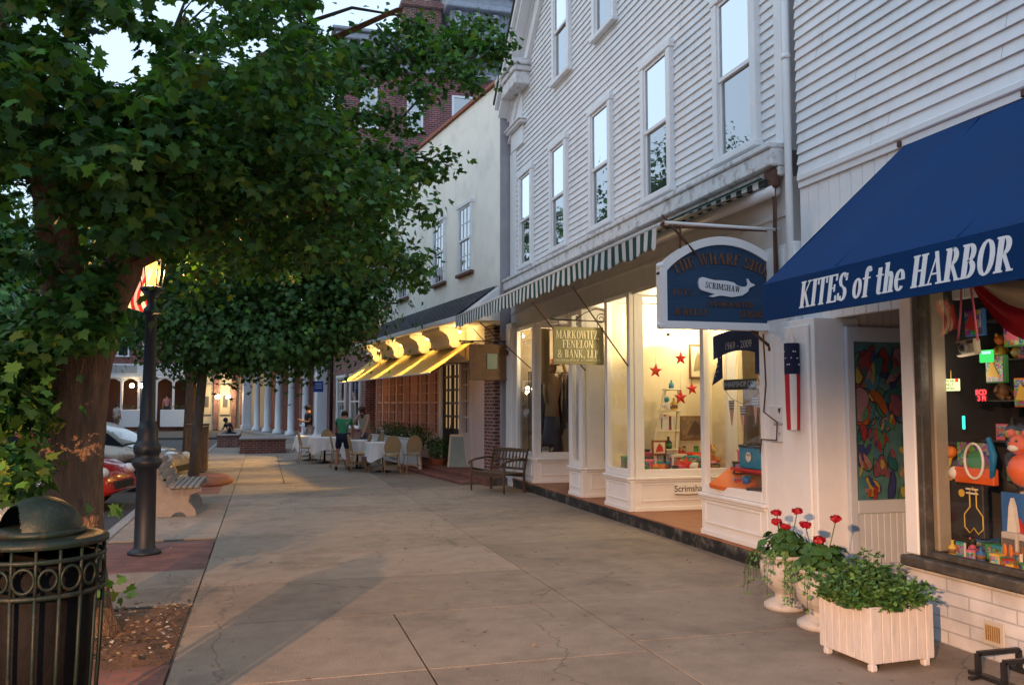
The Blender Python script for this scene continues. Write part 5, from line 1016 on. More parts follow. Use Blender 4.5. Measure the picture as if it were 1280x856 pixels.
# wooden sign on an iron bar, further along, warm with lamp light
h2 = empty('wooden_sign', (3.1, 27.0, 3.3), 0, 'square wooden sign under an iron bracket, lit orange above the yellow awning', 'sign')
m_ = MB(); m_.bbox(2.35, 3.25, 26.1, 26.16, 3.55, 4.35, mat('orange_brown_wood', (.32, .13, .05), .6, .2, 6), None, .01); m_.build('board', None, h2)
m_ = MB(); m_.tube([(2.3, 26.12, 4.70), (4.0, 26.12, 4.75)], .025, IRON, 6); m_.tube([(3.85, 26.12, 4.75), (3.9, 26.12, 5.3), (3.6, 26.12, 5.6), (3.2, 26.12, 5.75)], .015, IRON, 5); [m_.tube([(x, 26.12, 4.34), (x, 26.12, 4.7)], .008, IRON, 5) for x in (2.5, 3.1)]; m_.build('iron_bracket', None, h2)

# ================================================================ red brick building next door
bb = empty('brick_building', (4.83, 17.90, 0), CRZ, 'narrow red brick building with sash windows beyond the cream one', 'building')
LOCAL[0] = True
m_ = MB(); m_.box(-.02, 8, 12.32, 18.4, 0, 8.3, BRK); m_.build('wall', None, bb)
m_ = MB(); m_.bbox(-.30, .2, 12.30, 18.45, 8.3, 8.6, TRIM, None, .03); m_.build('cornice', None, bb)
for (a, b_, z0, z1) in ((13.0, 14.2, 4.9, 6.5), (15.6, 16.8, 4.9, 6.5), (12.95, 14.6, .9, 2.7), (15.4, 17.0, .9, 2.7)): sash_window(bb, -.02, a, b_, z0, z1, muntin=(2, 1), pane=PANE_B)
LOCAL[0] = False
m_ = MB(); m_.tube([(2.60, 35.75, 0), (2.60, 35.75, 6.5)], .06, IRON, 8); tag(m_.build('drain_pipe'), 'dark drain pipe at the joint of the brick fronts', 'pipe')

# ================================================================ brick building with white columns
CA = Vector((2.95, 35.6, 0)); CBv = Vector((-1.35, 58.0, 0)); cd = (CBv - CA).normalized(); crz = math.atan2(-cd.x, cd.y); CL = (CBv - CA).length
co = empty('colonnade_building', CA, crz, 'long red brick building fronted by a row of tall white columns', 'building')
REDB = brick_mat('dark_red_brick', (.20, .045, .035), (.14, .034, .028), (.20, .13, .11), 'AUTO', .22, .075, .008)
LOCAL[0] = True
m_ = MB(); m_.box(1.6, 9, .2, CL, 0, 7.2, REDB); m_.build('wall', None, co)
m_ = MB(); m_.bbox(-.45, 1.59, .0, CL + .2, 4.15, 4.75, TRIM, None, .04); m_.bbox(-.60, 1.59, -.1, CL + .3, 4.76, 4.92, TRIM, None, .03); m_.build('entablature', None, co)
m_ = MB(); m_.bbox(-.45, 1.7, 0, CL, .0, .16, mat('grey_stone', (.28, .27, .26), .8, .15, 4), None, .02); m_.build('porch_floor', None, co)
COLM = mat('column_white_paint', (.70, .72, .76), .5, .05, 4)
cys = [.84, 2.9, 5.8, 8.8, 11.8, 14.7, 17.7, 20.9]
for i, y in enumerate(cys):
    m_ = MB()
    if i in (1, 7): m_.bbox(-.28, .18, y - .24, y + .24, .16, 4.15, COLM, None, .02); m_.bbox(-.34, .24, y - .30, y + .30, .16, .42, COLM, None, .02); m_.bbox(-.34, .24, y - .30, y + .30, 3.95, 4.148, COLM, None, .02)
    else: m_.lathe([(.30, .16), (.30, .26), (.26, .30), (.27, .36), (.17, .42), (.165, 1.6), (.135, 3.85), (.18, 3.90), (.18, 3.96), (.26, 4.0), (.26, 4.149)], (0, y, 0), COLM, 18)
    m_.build('column', None, co)
for i in range(8):
    y = cys[i] + 1.2; m_ = MB(); m_.bbox(1.52, 1.6, y - .55, y + .55, .5, 3.2, TRIM, None, .01); m_.box(1.51, 1.519, y - .45, y + .45, .6, 3.1, mat('rust_red_panel', (.20, .045, .03), .6, .2, 4)); m_.build('panel', None, co)
for i in range(6): sash_window(co, 1.6, 1.5 + i * 3.5, 2.6 + i * 3.5, 5.2, 6.8, pane=PANE_B)
LOCAL[0] = False
bs_ = MB(); p = atY(397, 483, 35.0); bs_.bbox(p.x - .19, p.x + .19, 34.5, 34.55, p.z - .22, p.z + .20, colm('blue_sign', (.01, .05, .25)), None, .01); bo = tag(bs_.build('hanging_sign'), 'small square blue sign hanging between the white columns', 'sign')
bl = MB(); [bl.box(p.x - .13, p.x + .13, 34.49, 34.498, p.z + dz, p.z + dz + .03, BTX) for dz in (.08, 0, -.08)]; bl.build('print', None, bo)

# ================================================================ pale lit shopfront at the end of the pavement
eb = empty('lit_shopfront', (-2.5, 60, 0), 0, 'pale lit shopfront with two wall lamps at the far end of the pavement', 'building')
m_ = MB(); IVR = mat('ivory_paint', (.62, .54, .38), .6, .06, 3); m_.box(-4.3, 3.0, 60, 66, 0, 7, IVR); m_.build('wall', None, eb)
for x in (-4.1, -3.0, -1.9, -1.35): m_ = MB(); m_.bbox(x - .16, x + .16, 59.7, 59.995, 0, 4.0, BRK if x > -3.5 else IVR, None, .02); m_.build('pier', None, eb)
m_ = MB(); m_.bbox(-4.4, -1.1, 59.6, 59.995, 4.01, 4.6, TRIM, None, .03); m_.build('fascia', None, eb)
for x in (-3.6, -2.45): m_ = MB(); m_.bbox(x - .32, x + .32, 59.9, 59.99, 1.0, 3.0, mat('lit_pale_window', (.5, .42, .28), .4), None, .02); m_.box(x - .14, x + .14, 59.88, 59.898, 1.5, 2.2, colm('poster', (.10, .09, .08))); m_.build('window', None, eb)
for px in (272, 285):
    p = atY(px, 497, 59.3); m_ = MB(); m_.tube([(p.x, 59.7, p.z - .1), (p.x, 59.3, p.z - .15), (p.x, 59.3, p.z - .05)], .025, IRON, 6); lo = m_.build('wall_lamp', None, eb)
    m_ = MB(); m_.ball((p.x, 59.3, p.z + .06), .15, emis('globe_lamp', (1, .78, .48), 22), seg=12); m_.build('globe', None, lo); lamp('POINT', (p.x, 58.95, p.z + .1), 55, (1, .72, .38), .12, eb, 'globe_light')

# ================================================================ row of shops added across the street to darken reflections (seen only there)
rs = empty('added_shop_row', (-21, 10, 0), 0, 'added low brick row of shops across the street, outside the picture', 'building')
m_ = MB(); m_.box(-30, -20, -24, 37, -.12, 7.6, BRK); m_.build('wall', None, rs); m_ = MB(); m_.bbox(-20, -19.6, -24, 37, 7.2, 7.8, TRIM, None, .03); m_.build('cornice', None, rs)
for i in range(12): m_ = MB(); m_.bbox(-20, -19.94, -22 + i * 5, -19 + i * 5, .5, 3.0, mat('dark_shop_glass', (.03, .03, .035), .2), None, .01); m_.bbox(-20, -19.93, -21.4 + i * 5, -20.4 + i * 5, 4.4, 6.2, TRIM, None, .01); m_.build('window', None, rs)

# ================================================================ hotel with a veranda across the street end
hb = empty('hotel_building', (-9.0, 62, 0), 0, 'red brick hotel with a white columned veranda, far left across the street', 'building')
HB = brick_mat('hotel_brick', (.26, .075, .055), (.20, .055, .042), (.24, .17, .15), 'AUTO', .22, .075, .01)
m_ = MB(); m_.box(-26, -4.6, 62, 74, 0, 11.5, HB); m_.build('wall', None, hb)
m_ = MB(); m_.bbox(-26.4, -4.2, 61.6, 74, 11.5, 12.1, TRIM, None, .05); m_.build('cornice', None, hb)
def frontwin(par, x0, x1, z0, z1, Y, pane=PANE_B):
    m = MB(); m.bbox(x0, x0 + .10, Y - .06, Y, z0, z1, TRIM, None, .01); m.bbox(x1 - .10, x1, Y - .06, Y, z0, z1, TRIM, None, .01); m.bbox(x0 + .1, x1 - .1, Y - .06, Y, z1 - .10, z1, TRIM, None, .01); m.bbox(x0 - .05, x1 + .05, Y - .12, Y, z0 - .10, z0 - .001, TRIM, None, .01); m.box(x0 + .1, x1 - .1, Y - .04, Y - .001, (z0 + z1) / 2 - .03, (z0 + z1) / 2 + .03, TRIM)
    f = m.build('window', None, par); g = MB(); g.box(x0 + .1, x1 - .1, Y - .02, Y - .012, z0, z1 - .1, pane); g.build('pane', None, f); return f
for i in range(12):
    x = -5.9 - i * 1.55; frontwin(hb, x - .38, x + .38, 4.9, 6.9, 62); 
    if i < 10: frontwin(hb, x - .38, x + .38, 8.2, 10.0, 62)
m_ = MB(); m_.bbox(-22, -4.3, 59.6, 61.98, 3.35, 3.55, TRIM, None, .03); m_.build('veranda_roof', None, hb)
m_ = MB(); m_.bbox(-22, -4.35, 59.6, 59.7, 3.56, 4.25, COLM, None, .02); m_.box(-9.6, -7.8, 59.585, 59.599, 3.66, 4.15, mat('faded_sign_band', (.36, .37, .38), .7)); m_.build('parapet', None, hb)
for i in range(12):
    x = -4.6 - i * 1.02; m_ = MB(); m_.bbox(x - .07, x + .07, 59.65, 59.79, .6, 3.34, COLM, None, .01); m_.prism([(x - .45, 3.34), (x + .45, 3.34), (x + .1, 3.12), (x + .07, 2.9), (x - .07, 2.9), (x - .1, 3.12)], 59.68, 59.74, 'Y', COLM); m_.build('column', None, hb)
for i in range(6): x = -5.5 - i * 2.4; m_ = MB(); m_.bbox(x - .85, x + .75, 59.5, 59.62, .25, 1.35, COLM, None, .02); m_.build('balustrade', None, hb)
for i in range(5):
    x = -5.6 - i * 2.4; m_ = MB(); r_ = random.Random(i)
    for k in range(50): c = Vector((x + r_.uniform(-.7, .7), 59.55 + r_.uniform(-.1, .1), 1.42 + r_.uniform(0, .18))); s = .07; m_.poly([c + Vector((r_.uniform(-s, s), r_.uniform(-s, s), r_.uniform(-s, s))) for _ in range(3)], [(0, 1, 2)], colm('veranda_plant', (.04, .12, .03)))
    m_.build('flower_box', None, hb)
m_ = MB(); m_.box(-22, -4.6, 61.9, 61.97, .2, 3.3, mat('dark_porch_wall', (.08, .035, .03), .8, .3, 2)); m_.build('porch_wall', None, hb)
for px in (165, 177):
    p = atY(px, 482, 59.4 if px == 165 else 56)
    m_ = MB(); m_.ball((p.x, p.y, p.z), .15, emis('porch_globe', (1, .72, .36) if px == 165 else (1, .6, .15), 20), seg=10)
    if px == 165: m_.build('veranda_lamp', None, hb); lamp('POINT', (p.x, p.y + .4, p.z - .3), 35, (1, .6, .25), .1, hb, 'veranda_light')
    else:
        lp = empty('street_lamp', (p.x, p.y, 0), 0, 'distant street lamp with an amber globe before the hotel veranda', 'street lamp'); m_.build('globe', None, lp); q = MB(); q.tube([(p.x, p.y, 0), (p.x, p.y, p.z - .14)], [.06, .04], IRON, 8); q.build('post', None, lp)

# ================================================================ tall brick block behind the cream building
tb = empty('tall_building', (7, 36, 0), 0, 'tall dark red brick block with a grey ornate cornice behind the cream building', 'building')
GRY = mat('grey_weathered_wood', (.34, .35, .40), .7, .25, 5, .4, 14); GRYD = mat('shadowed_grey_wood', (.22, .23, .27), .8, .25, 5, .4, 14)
m_ = MB(); m_.box(3.0, 16, 36, 46, 0, 15.75, brick_mat('tall_brick', (.22, .036, .038), (.13, .026, .030), (.26, .20, .20), 'AUTO', .26, .09, .014)); m_.build('wall', None, tb)
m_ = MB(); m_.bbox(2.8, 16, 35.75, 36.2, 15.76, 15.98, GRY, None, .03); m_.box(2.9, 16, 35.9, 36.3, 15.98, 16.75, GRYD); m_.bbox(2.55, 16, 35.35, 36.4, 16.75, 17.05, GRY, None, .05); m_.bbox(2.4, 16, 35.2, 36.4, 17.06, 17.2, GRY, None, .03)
for i in range(22): m_.prism([(35.85, 16.74), (35.45, 16.74), (35.45, 16.6), (35.75, 16.3), (35.85, 16.1)], 3.0 + i * .55, 3.14 + i * .55, 'X', GRY)
m_.build('cornice', None, tb)
for (x0, x1) in ((3.62, 4.35), (5.6, 6.3), (7.55, 8.9), (10.6, 11.6)): frontwin(tb, x0, x1, 13.3, 15.0, 36, PANE)
for (x0, x1) in ((3.62, 4.35), (5.6, 6.3)): frontwin(tb, x0, x1, 10.2, 12.0, 36, PANE)
m_ = MB(); m_.bbox(5.6, 7.3, 37.0, 38.2, 17.1, 19.6, BRK, None, .03); m_.bbox(5.45, 7.45, 36.85, 38.35, 19.2, 19.45, BRK, None, .03); m_.build('chimney', None, tb)
m_ = MB(); m_.box(7.6, 16, 36.6, 44, 17.2, 20.6, GRY); m_.bbox(7.35, 16.3, 36.2, 44, 19.1, 19.35, GRY, None, .04); m_.bbox(7.1, 16.3, 35.9, 44, 20.6, 21.0, GRY, None, .06)
for i in range(10): m_.ball((7.9 + i * .85, 36.45, 20.1), .20, GRY, (1, .8, 1.3)); m_.bbox(7.75 + i * .85, 8.05 + i * .85, 36.3, 36.6, 17.3, 19.0, GRY, None, .05)
m_.build('attic_storey', None, tb)
# ================================================================ lamp posts
LPM = mat('dark_blue_green_post', (.010, .014, .024), .5, .25, 8, .25, 40, spec=.5)
def lamp_post(name, loc, label, power):
    t = empty(name, loc, 0, label, 'street lamp', None); x, y, z = loc
    m = MB(); m.lathe([(.18, 0), (.18, .03), (.135, .05), (.115, .08), (.108, .95), (.135, .97), (.165, 1.02), (.165, 1.06), (.13, 1.09), (.135, 1.13), (.15, 1.15), (.15, 1.22), (.13, 1.25), (.112, 1.30), (.118, 1.42), (.10, 1.45), (.078, 1.52), (.062, 2.72), (.085, 2.75), (.085, 2.80), (.05, 2.84), (.05, 2.92), (.11, 3.0)], (x, y, z), LPM, 20); m.build('post', None, t)
    m = MB(); m.lathe([(.11, 3.0), (.13, 3.02), (.13, 3.05), (.10, 3.06)], (x, y, z), LPM, 16); m.lathe([(.17, 3.42), (.10, 3.52), (.03, 3.56), (.02, 3.64), (.001, 3.66)], (x, y, z), LPM, 16)
    for k in range(6): a = k * math.pi / 3; m.tube([(x + .11 * math.cos(a), y + .11 * math.sin(a), z + 3.05), (x + .16 * math.cos(a), y + .16 * math.sin(a), z + 3.43)], .008, LPM, 5)
    m.build('lantern_frame', None, t)
    m = MB(); m.lathe([(.05, 3.08), (.075, 3.16), (.08, 3.28), (.05, 3.36), (.001, 3.38)], (x, y, z), glow_glass('sodium_glass', (1, .40, .05), 2.6), 14); m.build('lantern_glass', None, t)
    m = MB(); m.lathe([(.19, 3.40), (.20, 3.395), (.19, 3.425)], (x, y, z), LPM, 20); m.build('hood', None, t)
    if power > 1000: lamp('SPOT', (x, y, z + 3.24), power, (1, .52, .24), .06, t, 'lamp_light', spot=R(172))       # the hood throws the light down
    else: lamp('POINT', (x, y, z + 3.24), power, (1, .50, .17), .07, t, 'lamp_light')
    return t
lamp_post('street_lamp', (-1.28, 10.8, .002), 'dark fluted street lamp lit amber among the maple leaves, beside the brick paving', 210)
lamp_post('street_lamp', (-4.2, -3.4, -.13), 'lit street lamp standing in the road behind the viewer', 8200)

# ================================================================ litter bin
DGR = mat('dark_green_metal', (.006, .015, .012), .5, .2, 12, .25, 50, spec=.3, stain=(.10, .06, .04), stain_amt=.35, stain_scale=10)
tc_ = atY(50, 668, 4.50); TX, TY = tc_.x, 4.50
tn = empty('litter_bin', (TX, TY, 0), 0, 'round dark green litter bin with a domed lid by the maple trunk', 'litter bin')
RB = .305
m = MB(); m.lathe([(RB - .02, .975), (RB + .02, .98), (RB + .02, 1.0), (RB - .015, 1.01), (RB - .13, 1.015), (RB - .13, .995)], (TX, TY, 0), DGR, 40); 
for z, r in ((.93, RB), (.79, RB), (.12, RB - .04)):
    n = 40; pts = [(TX + r * math.cos(2 * math.pi * i / n), TY + r * math.sin(2 * math.pi * i / n), z) for i in range(n + 1)]; q_ = MB(); q_.tube(pts, .011, DGR, 6, False); q_.build('hoop', None, tn)
m.build('rim', None, tn)
m = MB()
for k in range(18):
    a = 2 * math.pi * k / 18; m.tube([(TX + RB * math.cos(a), TY + RB * math.sin(a), .79), (TX + (RB - .01) * math.cos(a), TY + (RB - .01) * math.sin(a), .5), (TX + (RB - .04) * math.cos(a), TY + (RB - .04) * math.sin(a), .0)], .010, DGR, 6)
for k in range(18):
    a = 2 * math.pi * (k + .5) / 18; c = Vector((TX + RB * math.cos(a), TY + RB * math.sin(a), .86)); tx = Vector((-math.sin(a), math.cos(a), 0)); r_ = .048 if k % 2 else .040
    m.tube([c + tx * r_ * math.cos(q) + Vector((0, 0, r_ * math.sin(q))) for q in np.linspace(0, 6.283, 17)], .0075, DGR, 5, False)
for k in range(18): a = 2 * math.pi * k / 18; m.tube([(TX + RB * math.cos(a), TY + RB * math.sin(a), .79), (TX + RB * math.cos(a), TY + RB * math.sin(a), .975)], .009, DGR, 6)
m.build('hoop_fence', None, tn)
# dome with an opening: hemisphere with the opening's faces left out, thickness by an inner shell
m = MB(); NS, NR = 120, 36; V = []; RD = .20; op = R(216)
for sh_ in (RD, RD - .008):
    for j in range(NR + 1):
        ph = math.pi / 2 * j / NR
        for i in range(NS): a = 2 * math.pi * i / NS; V.append((TX + sh_ * math.cos(a) * math.cos(ph), TY + sh_ * math.sin(a) * math.cos(ph), 1.015 + sh_ * .78 * math.sin(ph)))
F = []
def hole(i, j):
    a = 2 * math.pi * (i + .5) / NS - op; a = (a + math.pi) % (2 * math.pi) - math.pi; h = (j + .5) / NR; return abs(a) < R(42) * math.sqrt(max(0, 1 - (h / .60) ** 2))
for sgn, b0 in ((1, 0), (-1, (NR + 1) * NS)):
    for j in range(NR):
        for i in range(NS):
            if hole(i, j): continue
            f = (b0 + j * NS + i, b0 + j * NS + (i + 1) % NS, b0 + (j + 1) * NS + (i + 1) % NS, b0 + (j + 1) * NS + i); F.append(f if sgn > 0 else f[::-1])
m.poly(V, F, DGR, True); m.lathe([(RD + .012, 1.012), (RD + .014, 1.03), (RD, 1.04)], (TX, TY, 0), DGR, 40); m.build('domed_lid', None, tn)
m = MB(); m.lathe([(.22, .03), (.25, .5), (.262, .93), (.25, .93), (.21, .08)], (TX, TY, 0), mat('black_bin_bag', (.005, .004, .0045), .7, .3, 6, 1.0, 14, spec=.15), 36); m.build('liner', None, tn); tn.scale = (.90, .90, 1.09)

# ================================================================ concrete bench on the left
CON = mat('bench_concrete', (.30, .25, .22), .85, .15, 10, .5, 60); SLT = mat('grey_slat', (.20, .18, .16), .8, .2, 9, .4, 50, stretch=(1, .2, 1))
bn_ = empty('concrete_bench', (-1.3, 15.0, 0), 0, 'pale concrete-ended bench with wooden slats facing the shops, beyond the lamp post', 'bench')
prof = [(-.34, 0), (-.02, 0), (.02, .05), (.10, .07), (.16, .05), (.20, 0), (.34, 0), (.32, .10), (.22, .22), (.24, .32), (.40, .38), (.40, .43), (-.02, .41), (-.10, .45), (-.20, .62), (-.30, .84), (-.36, .87), (-.40, .84), (-.34, .66), (-.24, .42), (-.26, .20)]
for y in (14.2, 15.7):
    m = MB(); m.prism([(-1.30 + a, b) for a, b in prof], y, y + .11, 'Y', CON); fixnormals(m.build('leg', None, bn_))
m = MB()
for k in range(5): m.bbox(-1.34 + .085 * k, -1.27 + .085 * k, 14.05, 15.95, .432, .465, SLT, None, .006)
m.build('seat', None, bn_); m = MB()
for k in range(4): c = Vector((-1.405 - .052 * k, 0, .50 + .10 * k)); M = Matrix.Translation(c) @ Matrix.Rotation(R(-28), 4, 'Y'); m.bbox(-.014, .014, 14.05, 15.95, -.04, .04, SLT, M, .006)
m.build('backrest', None, bn_)

# ================================================================ teak bench by the brick pillar
TEAK = mat('dark_teak', (.085, .052, .034), .65, .3, 9, .3, 40, stretch=(1, 6, 1))
tk = empty('teak_bench', (4.42, 16.55, 0), R(22), 'weathered brown teak bench with carved back slats, against the far shop bay', 'bench')
tk.scale = (.86, .86, .90)
LOCAL[0] = True
m = MB(); L, D = .62, .28
for (x, y) in ((-D, -L), (-D, L)): m.tube([(x, y, 0), (x - .01, y, .25), (x, y, .62)], [.018, .025, .028], TEAK, 8)
m2 = MB()
for (x, y) in ((D, -L), (D, L)): m2.bar((x, y, 0), (x + .05, y, .92), .045, .04, TEAK)
for q, (x, y) in enumerate(((-D, -L), (-D, L))): l_ = MB(); l_.tube([(x, y, 0), (x - .015, y, .22), (x, y, .42), (x, y, .62)], [.018, .024, .028, .026], TEAK, 8); l_.build('leg', None, tk)
for q, (x, y) in enumerate(((D, -L), (D, L))): l_ = MB(); l_.bar((x, y, 0), (x, y, .44), .045, .045, TEAK, (1, 0, 0)); l_.bar((x, y, .44), (x + .10, y, .93), .045, .04, TEAK, (1, 0, 0)); l_.build('leg', None, tk)
m = MB()
for k in range(6): m.bbox(-D - .03 + .103 * k, -D + .06 + .103 * k, -L, L, .40, .425, TEAK, None, .005)
m.bbox(-D - .02, -D + .02, -L, L, .33, .399, TEAK); m.bbox(D - .02, D + .02, -L, L, .33, .399, TEAK); m.build('seat', None, tk)
m = MB(); Mb = Matrix.Translation((D + .01, 0, .46)) @ Matrix.Rotation(R(11), 4, 'Y')
m.bbox(-.015, .015, -L, L, .40, .48, TEAK, Mb, .01); m.bbox(-.015, .015, -L, L, .02, .07, TEAK, Mb, .008); m.bbox(-.013, .013, -L, L, .21, .25, TEAK, Mb, .006)
for k in range(9): y = -L + .12 + k * .125; m.bbox(-.01, .01, y - .02, y + .02, .25, .40, TEAK, Mb, .004); m.bbox(-.01, .01, y - .05, y - .03, .07, .21, TEAK, Mb, .004)
m.build('backrest', None, tk)
for y in (-L, L): m = MB(); m.tube([(D + .06, y, .70), (D - .1, y, .72), (-D + .1, y, .68), (-D - .06, y, .63), (-D - .07, y, .57)], .024, TEAK, 8); m.build('armrest', None, tk)
LOCAL[0] = False

# ================================================================ planters by the kite shop
POTM = mat('old_white_pot', (.52, .50, .49), .7, .15, 14, .4, 40, stain=(.20, .17, .15), stain_amt=.75, stain_scale=14)
GER = mat('geranium_leaf', (.035, .10, .022), .6, .35, 12); TRL = mat('trailing_leaf', (.10, .20, .05), .6, .35, 12); REDF = mat('geranium_red', (.36, .002, .010), .55, .2, 20); STEM = mat('plant_stem', (.05, .10, .03), .7)
def leafq(m, c, s, n, mm, rl, pts=5):
    n = Vector(n).normalized(); a = n.orthogonal().normalized(); a.rotate(Quaternion(n, rl.uniform(0, 6.28))); b = n.cross(a)
    P = [(0, 0), (.45, -.32), (.8, -.18), (1.05, 0), (.8, .18), (.45, .32)] if pts == 5 else [(math.cos(t) * .5 * (1 + .12 * (k % 2)), math.sin(t) * .5 * (1 + .12 * (k % 2))) for k, t in enumerate(np.linspace(0, 5.7, 9))]
    m.poly([c + a * (p[0] * s) + b * (p[1] * s) + n * (-.12 * s * abs(p[1]) * 2) for p in P], [tuple(range(len(P)))], mm)
def urn(x, y, seed, label, sc=1.0):
    t = empty('urn_planter', (x, y, 0), 0, label, 'planter', 'white urn planters of red geraniums'); rl = random.Random(seed)
    m = MB(); pr = [(.165, 0), (.175, .02), (.17, .045), (.12, .075), (.085, .10), (.08, .125), (.095, .14), (.155, .19), (.19, .27), (.195, .35), (.175, .405), (.18, .42), (.20, .43), (.20, .45), (.18, .455), (.17, .40), (.05, .40)]
    m.lathe([(r * sc, z * sc) for r, z in pr], (x, y, .001), POTM, 28)
    for k in range(8):
        a = 2 * math.pi * k / 8 + .3; c = Vector((x + .185 * sc * math.cos(a), y + .185 * sc * math.sin(a), .33 * sc))
        tt = Vector((-math.sin(a), math.cos(a), 0)); m.tube([c + tt * .05 + Vector((0, 0, .06)), c + tt * .04 + Vector((0, 0, -.01)), c + Vector((0, 0, -.035)), c - tt * .04 + Vector((0, 0, -.01)), c - tt * .05 + Vector((0, 0, .06))], .012, POTM, 6)
        m.ball(c + Vector((0, 0, .03)), .016, POTM, seg=8)
    m.build('urn', None, t)
    m = MB(); m.lathe([(.001, .425 * sc), (.178 * sc, .42 * sc)], (x, y, 0), MATS['bark_mulch'], 20); m.build('soil', None, t)
    m = MB()
    for k in range(330):
        a, r_, h = rl.uniform(0, 6.28), rl.uniform(0, .2) ** .8 * .75, rl.uniform(.44, .66) * sc; c = Vector((x + r_ * math.cos(a), y + r_ * math.sin(a), h - r_ * .35)); leafq(m, c, rl.uniform(.045, .075), (math.cos(a) * .6 + rl.uniform(-.4, .4), math.sin(a) * .6 + rl.uniform(-.4, .4), .7), GER, rl, 9)
    m.build('foliage', None, t)
    m = MB()
    for k in range(26):
        a = rl.uniform(0, 6.28); L_ = rl.uniform(.12, .38); p0 = Vector((x + .17 * math.cos(a), y + .17 * math.sin(a), .45 * sc)); pts = [p0 + Vector((math.cos(a) * L_ * .45 * math.sin(t * 1.6), math.sin(a) * L_ * .45 * math.sin(t * 1.6), .05 * math.sin(t * 3) - L_ * t * t * .8)) for t in np.linspace(0, 1, 7)]
        m.tube(pts, .002, STEM, 4)
        for p in pts[1:]:
            for q in range(3): leafq(m, p, rl.uniform(.022, .038), (math.cos(a) + rl.uniform(-.6, .6), math.sin(a) + rl.uniform(-.6, .6), rl.uniform(0, .8)), TRL, rl)
    m.build('trailing_plant', None, t)
    for k in range(4 if seed % 2 else 3):
        a = (2.4, 4.6, .6, 3.6)[k] + seed; r_ = (.10, .14, .08, .02)[k]; tp = Vector((x + r_ * math.cos(a) * 1.2, y + r_ * math.sin(a) * 1.2, (.68 + .045 * ((k * 7 + seed) % 4)) * sc + .0)); m = MB(); m.tube([(x + r_ * .5 * math.cos(a), y + r_ * .5 * math.sin(a), .5), tp], .004, STEM, 5)
        for q in range(70):
            d = Vector((rl.gauss(0, 1), rl.gauss(0, 1), rl.gauss(0, 1))).normalized(); leafq(m, tp + Vector((d.x * .045, d.y * .045, d.z * .026)) * rl.uniform(.6, 1.15), rl.uniform(.018, .032), d + Vector((rl.uniform(-.5, .5), rl.uniform(-.5, .5), .3)), REDF, rl, 9)
        m.build('flower_head', None, t)
    return t
urn(4.22, 6.48, 3, 'white urn of red geraniums further left, set against the shop plinth')
urn(4.12, 5.86, 8, 'white urn of red geraniums half hidden behind the white box planter')
bxp = empty('box_planter', (3.97, 5.05, 0), R(3), 'square white boarded planter box full of green herbs, nearest on the pavement', 'planter')
LOCAL[0] = True
BXM = mat('chalky_white_boards', (.62, .57, .55), .75, .12, 7, .3, 50, stretch=(6, 6, 1), stain=(.36, .40, .43), stain_amt=.6, stain_scale=3)
m = MB(); S_, Hh = .212, .39
for k in range(7):
    a, b = -S_ + .07 * k + .002, -S_ + .07 * (k + 1) - .002
    m.bbox(a, b, -S_ - .018, -S_, .045, Hh, BXM, None, .004); m.bbox(a, b, S_, S_ + .018, .045, Hh, BXM, None, .004); m.bbox(-S_ - .018, -S_, a, b, .045, Hh, BXM, None, .004); m.bbox(S_, S_ + .018, a, b, .045, Hh, BXM, None, .004)
[m.bbox(i * (S_ + .009) - .012, i * (S_ + .009) + .012, j * (S_ + .009) - .012, j * (S_ + .009) + .012, .03, Hh + .004, BXM, None, .004) for i in (-1, 1) for j in (-1, 1)]; m.bbox(-S_ - .022, S_ + .022, -S_ - .022, -S_ - .0, Hh + .001, Hh + .012, BXM, None, .003); m.build('box', None, bxp); m = MB(); m.box(-S_, S_, -S_, S_, .3, .36, MATS['bark_mulch']); m.build('soil', None, bxp)
for (i, j) in ((-1, -1), (1, -1), (-1, 1), (1, 1)): m = MB(); m.bbox(i * S_ - .026, i * S_ + .022, j * S_ - .026, j * S_ + .022, 0, .044, BXM, None, .008); m.build('foot', None, bxp)
HL = [mat('herb_leaf_a', (.055, .15, .030), .6, .35, 12), mat('herb_leaf_b', (.10, .21, .055), .6, .35, 12), mat('herb_leaf_c', (.028, .085, .022), .6, .35, 12)]
rl = random.Random(11); m = MB(); st_ = MB()
for k in range(290):
    a, r_ = rl.uniform(0, 6.28), rl.uniform(0, 1) ** .6 * .27; bx0, by0 = max(-.24, min(.24, r_ * math.cos(a))), max(-.24, min(.24, r_ * math.sin(a)))
    L_ = rl.uniform(.14, .27) if rl.random() < .86 else rl.uniform(.24, .36); le = Vector((math.cos(a) * rl.uniform(.1, 1.0) * r_ / .27, math.sin(a) * rl.uniform(.1, 1.0) * r_ / .27, 1.0)).normalized(); p0 = Vector((bx0, by0, .36)); prev = p0
    pts = [p0 + le * L_ * t + Vector((0, 0, -.10 * t * t * (r_ / .27))) for t in np.linspace(0, 1, 6)]; st_.tube(pts, .0022, STEM, 4)
    for i, p in enumerate(pts[1:]):
        for q in range(5): leafq(m, p + Vector((rl.uniform(-.012, .012), rl.uniform(-.012, .012), 0)), rl.uniform(.028, .048), (rl.uniform(-.8, .8), rl.uniform(-.8, .8), .8), rl.choice(HL), rl)
m.build('foliage', None, bxp); st_.build('stems', None, bxp)
LOCAL[0] = False
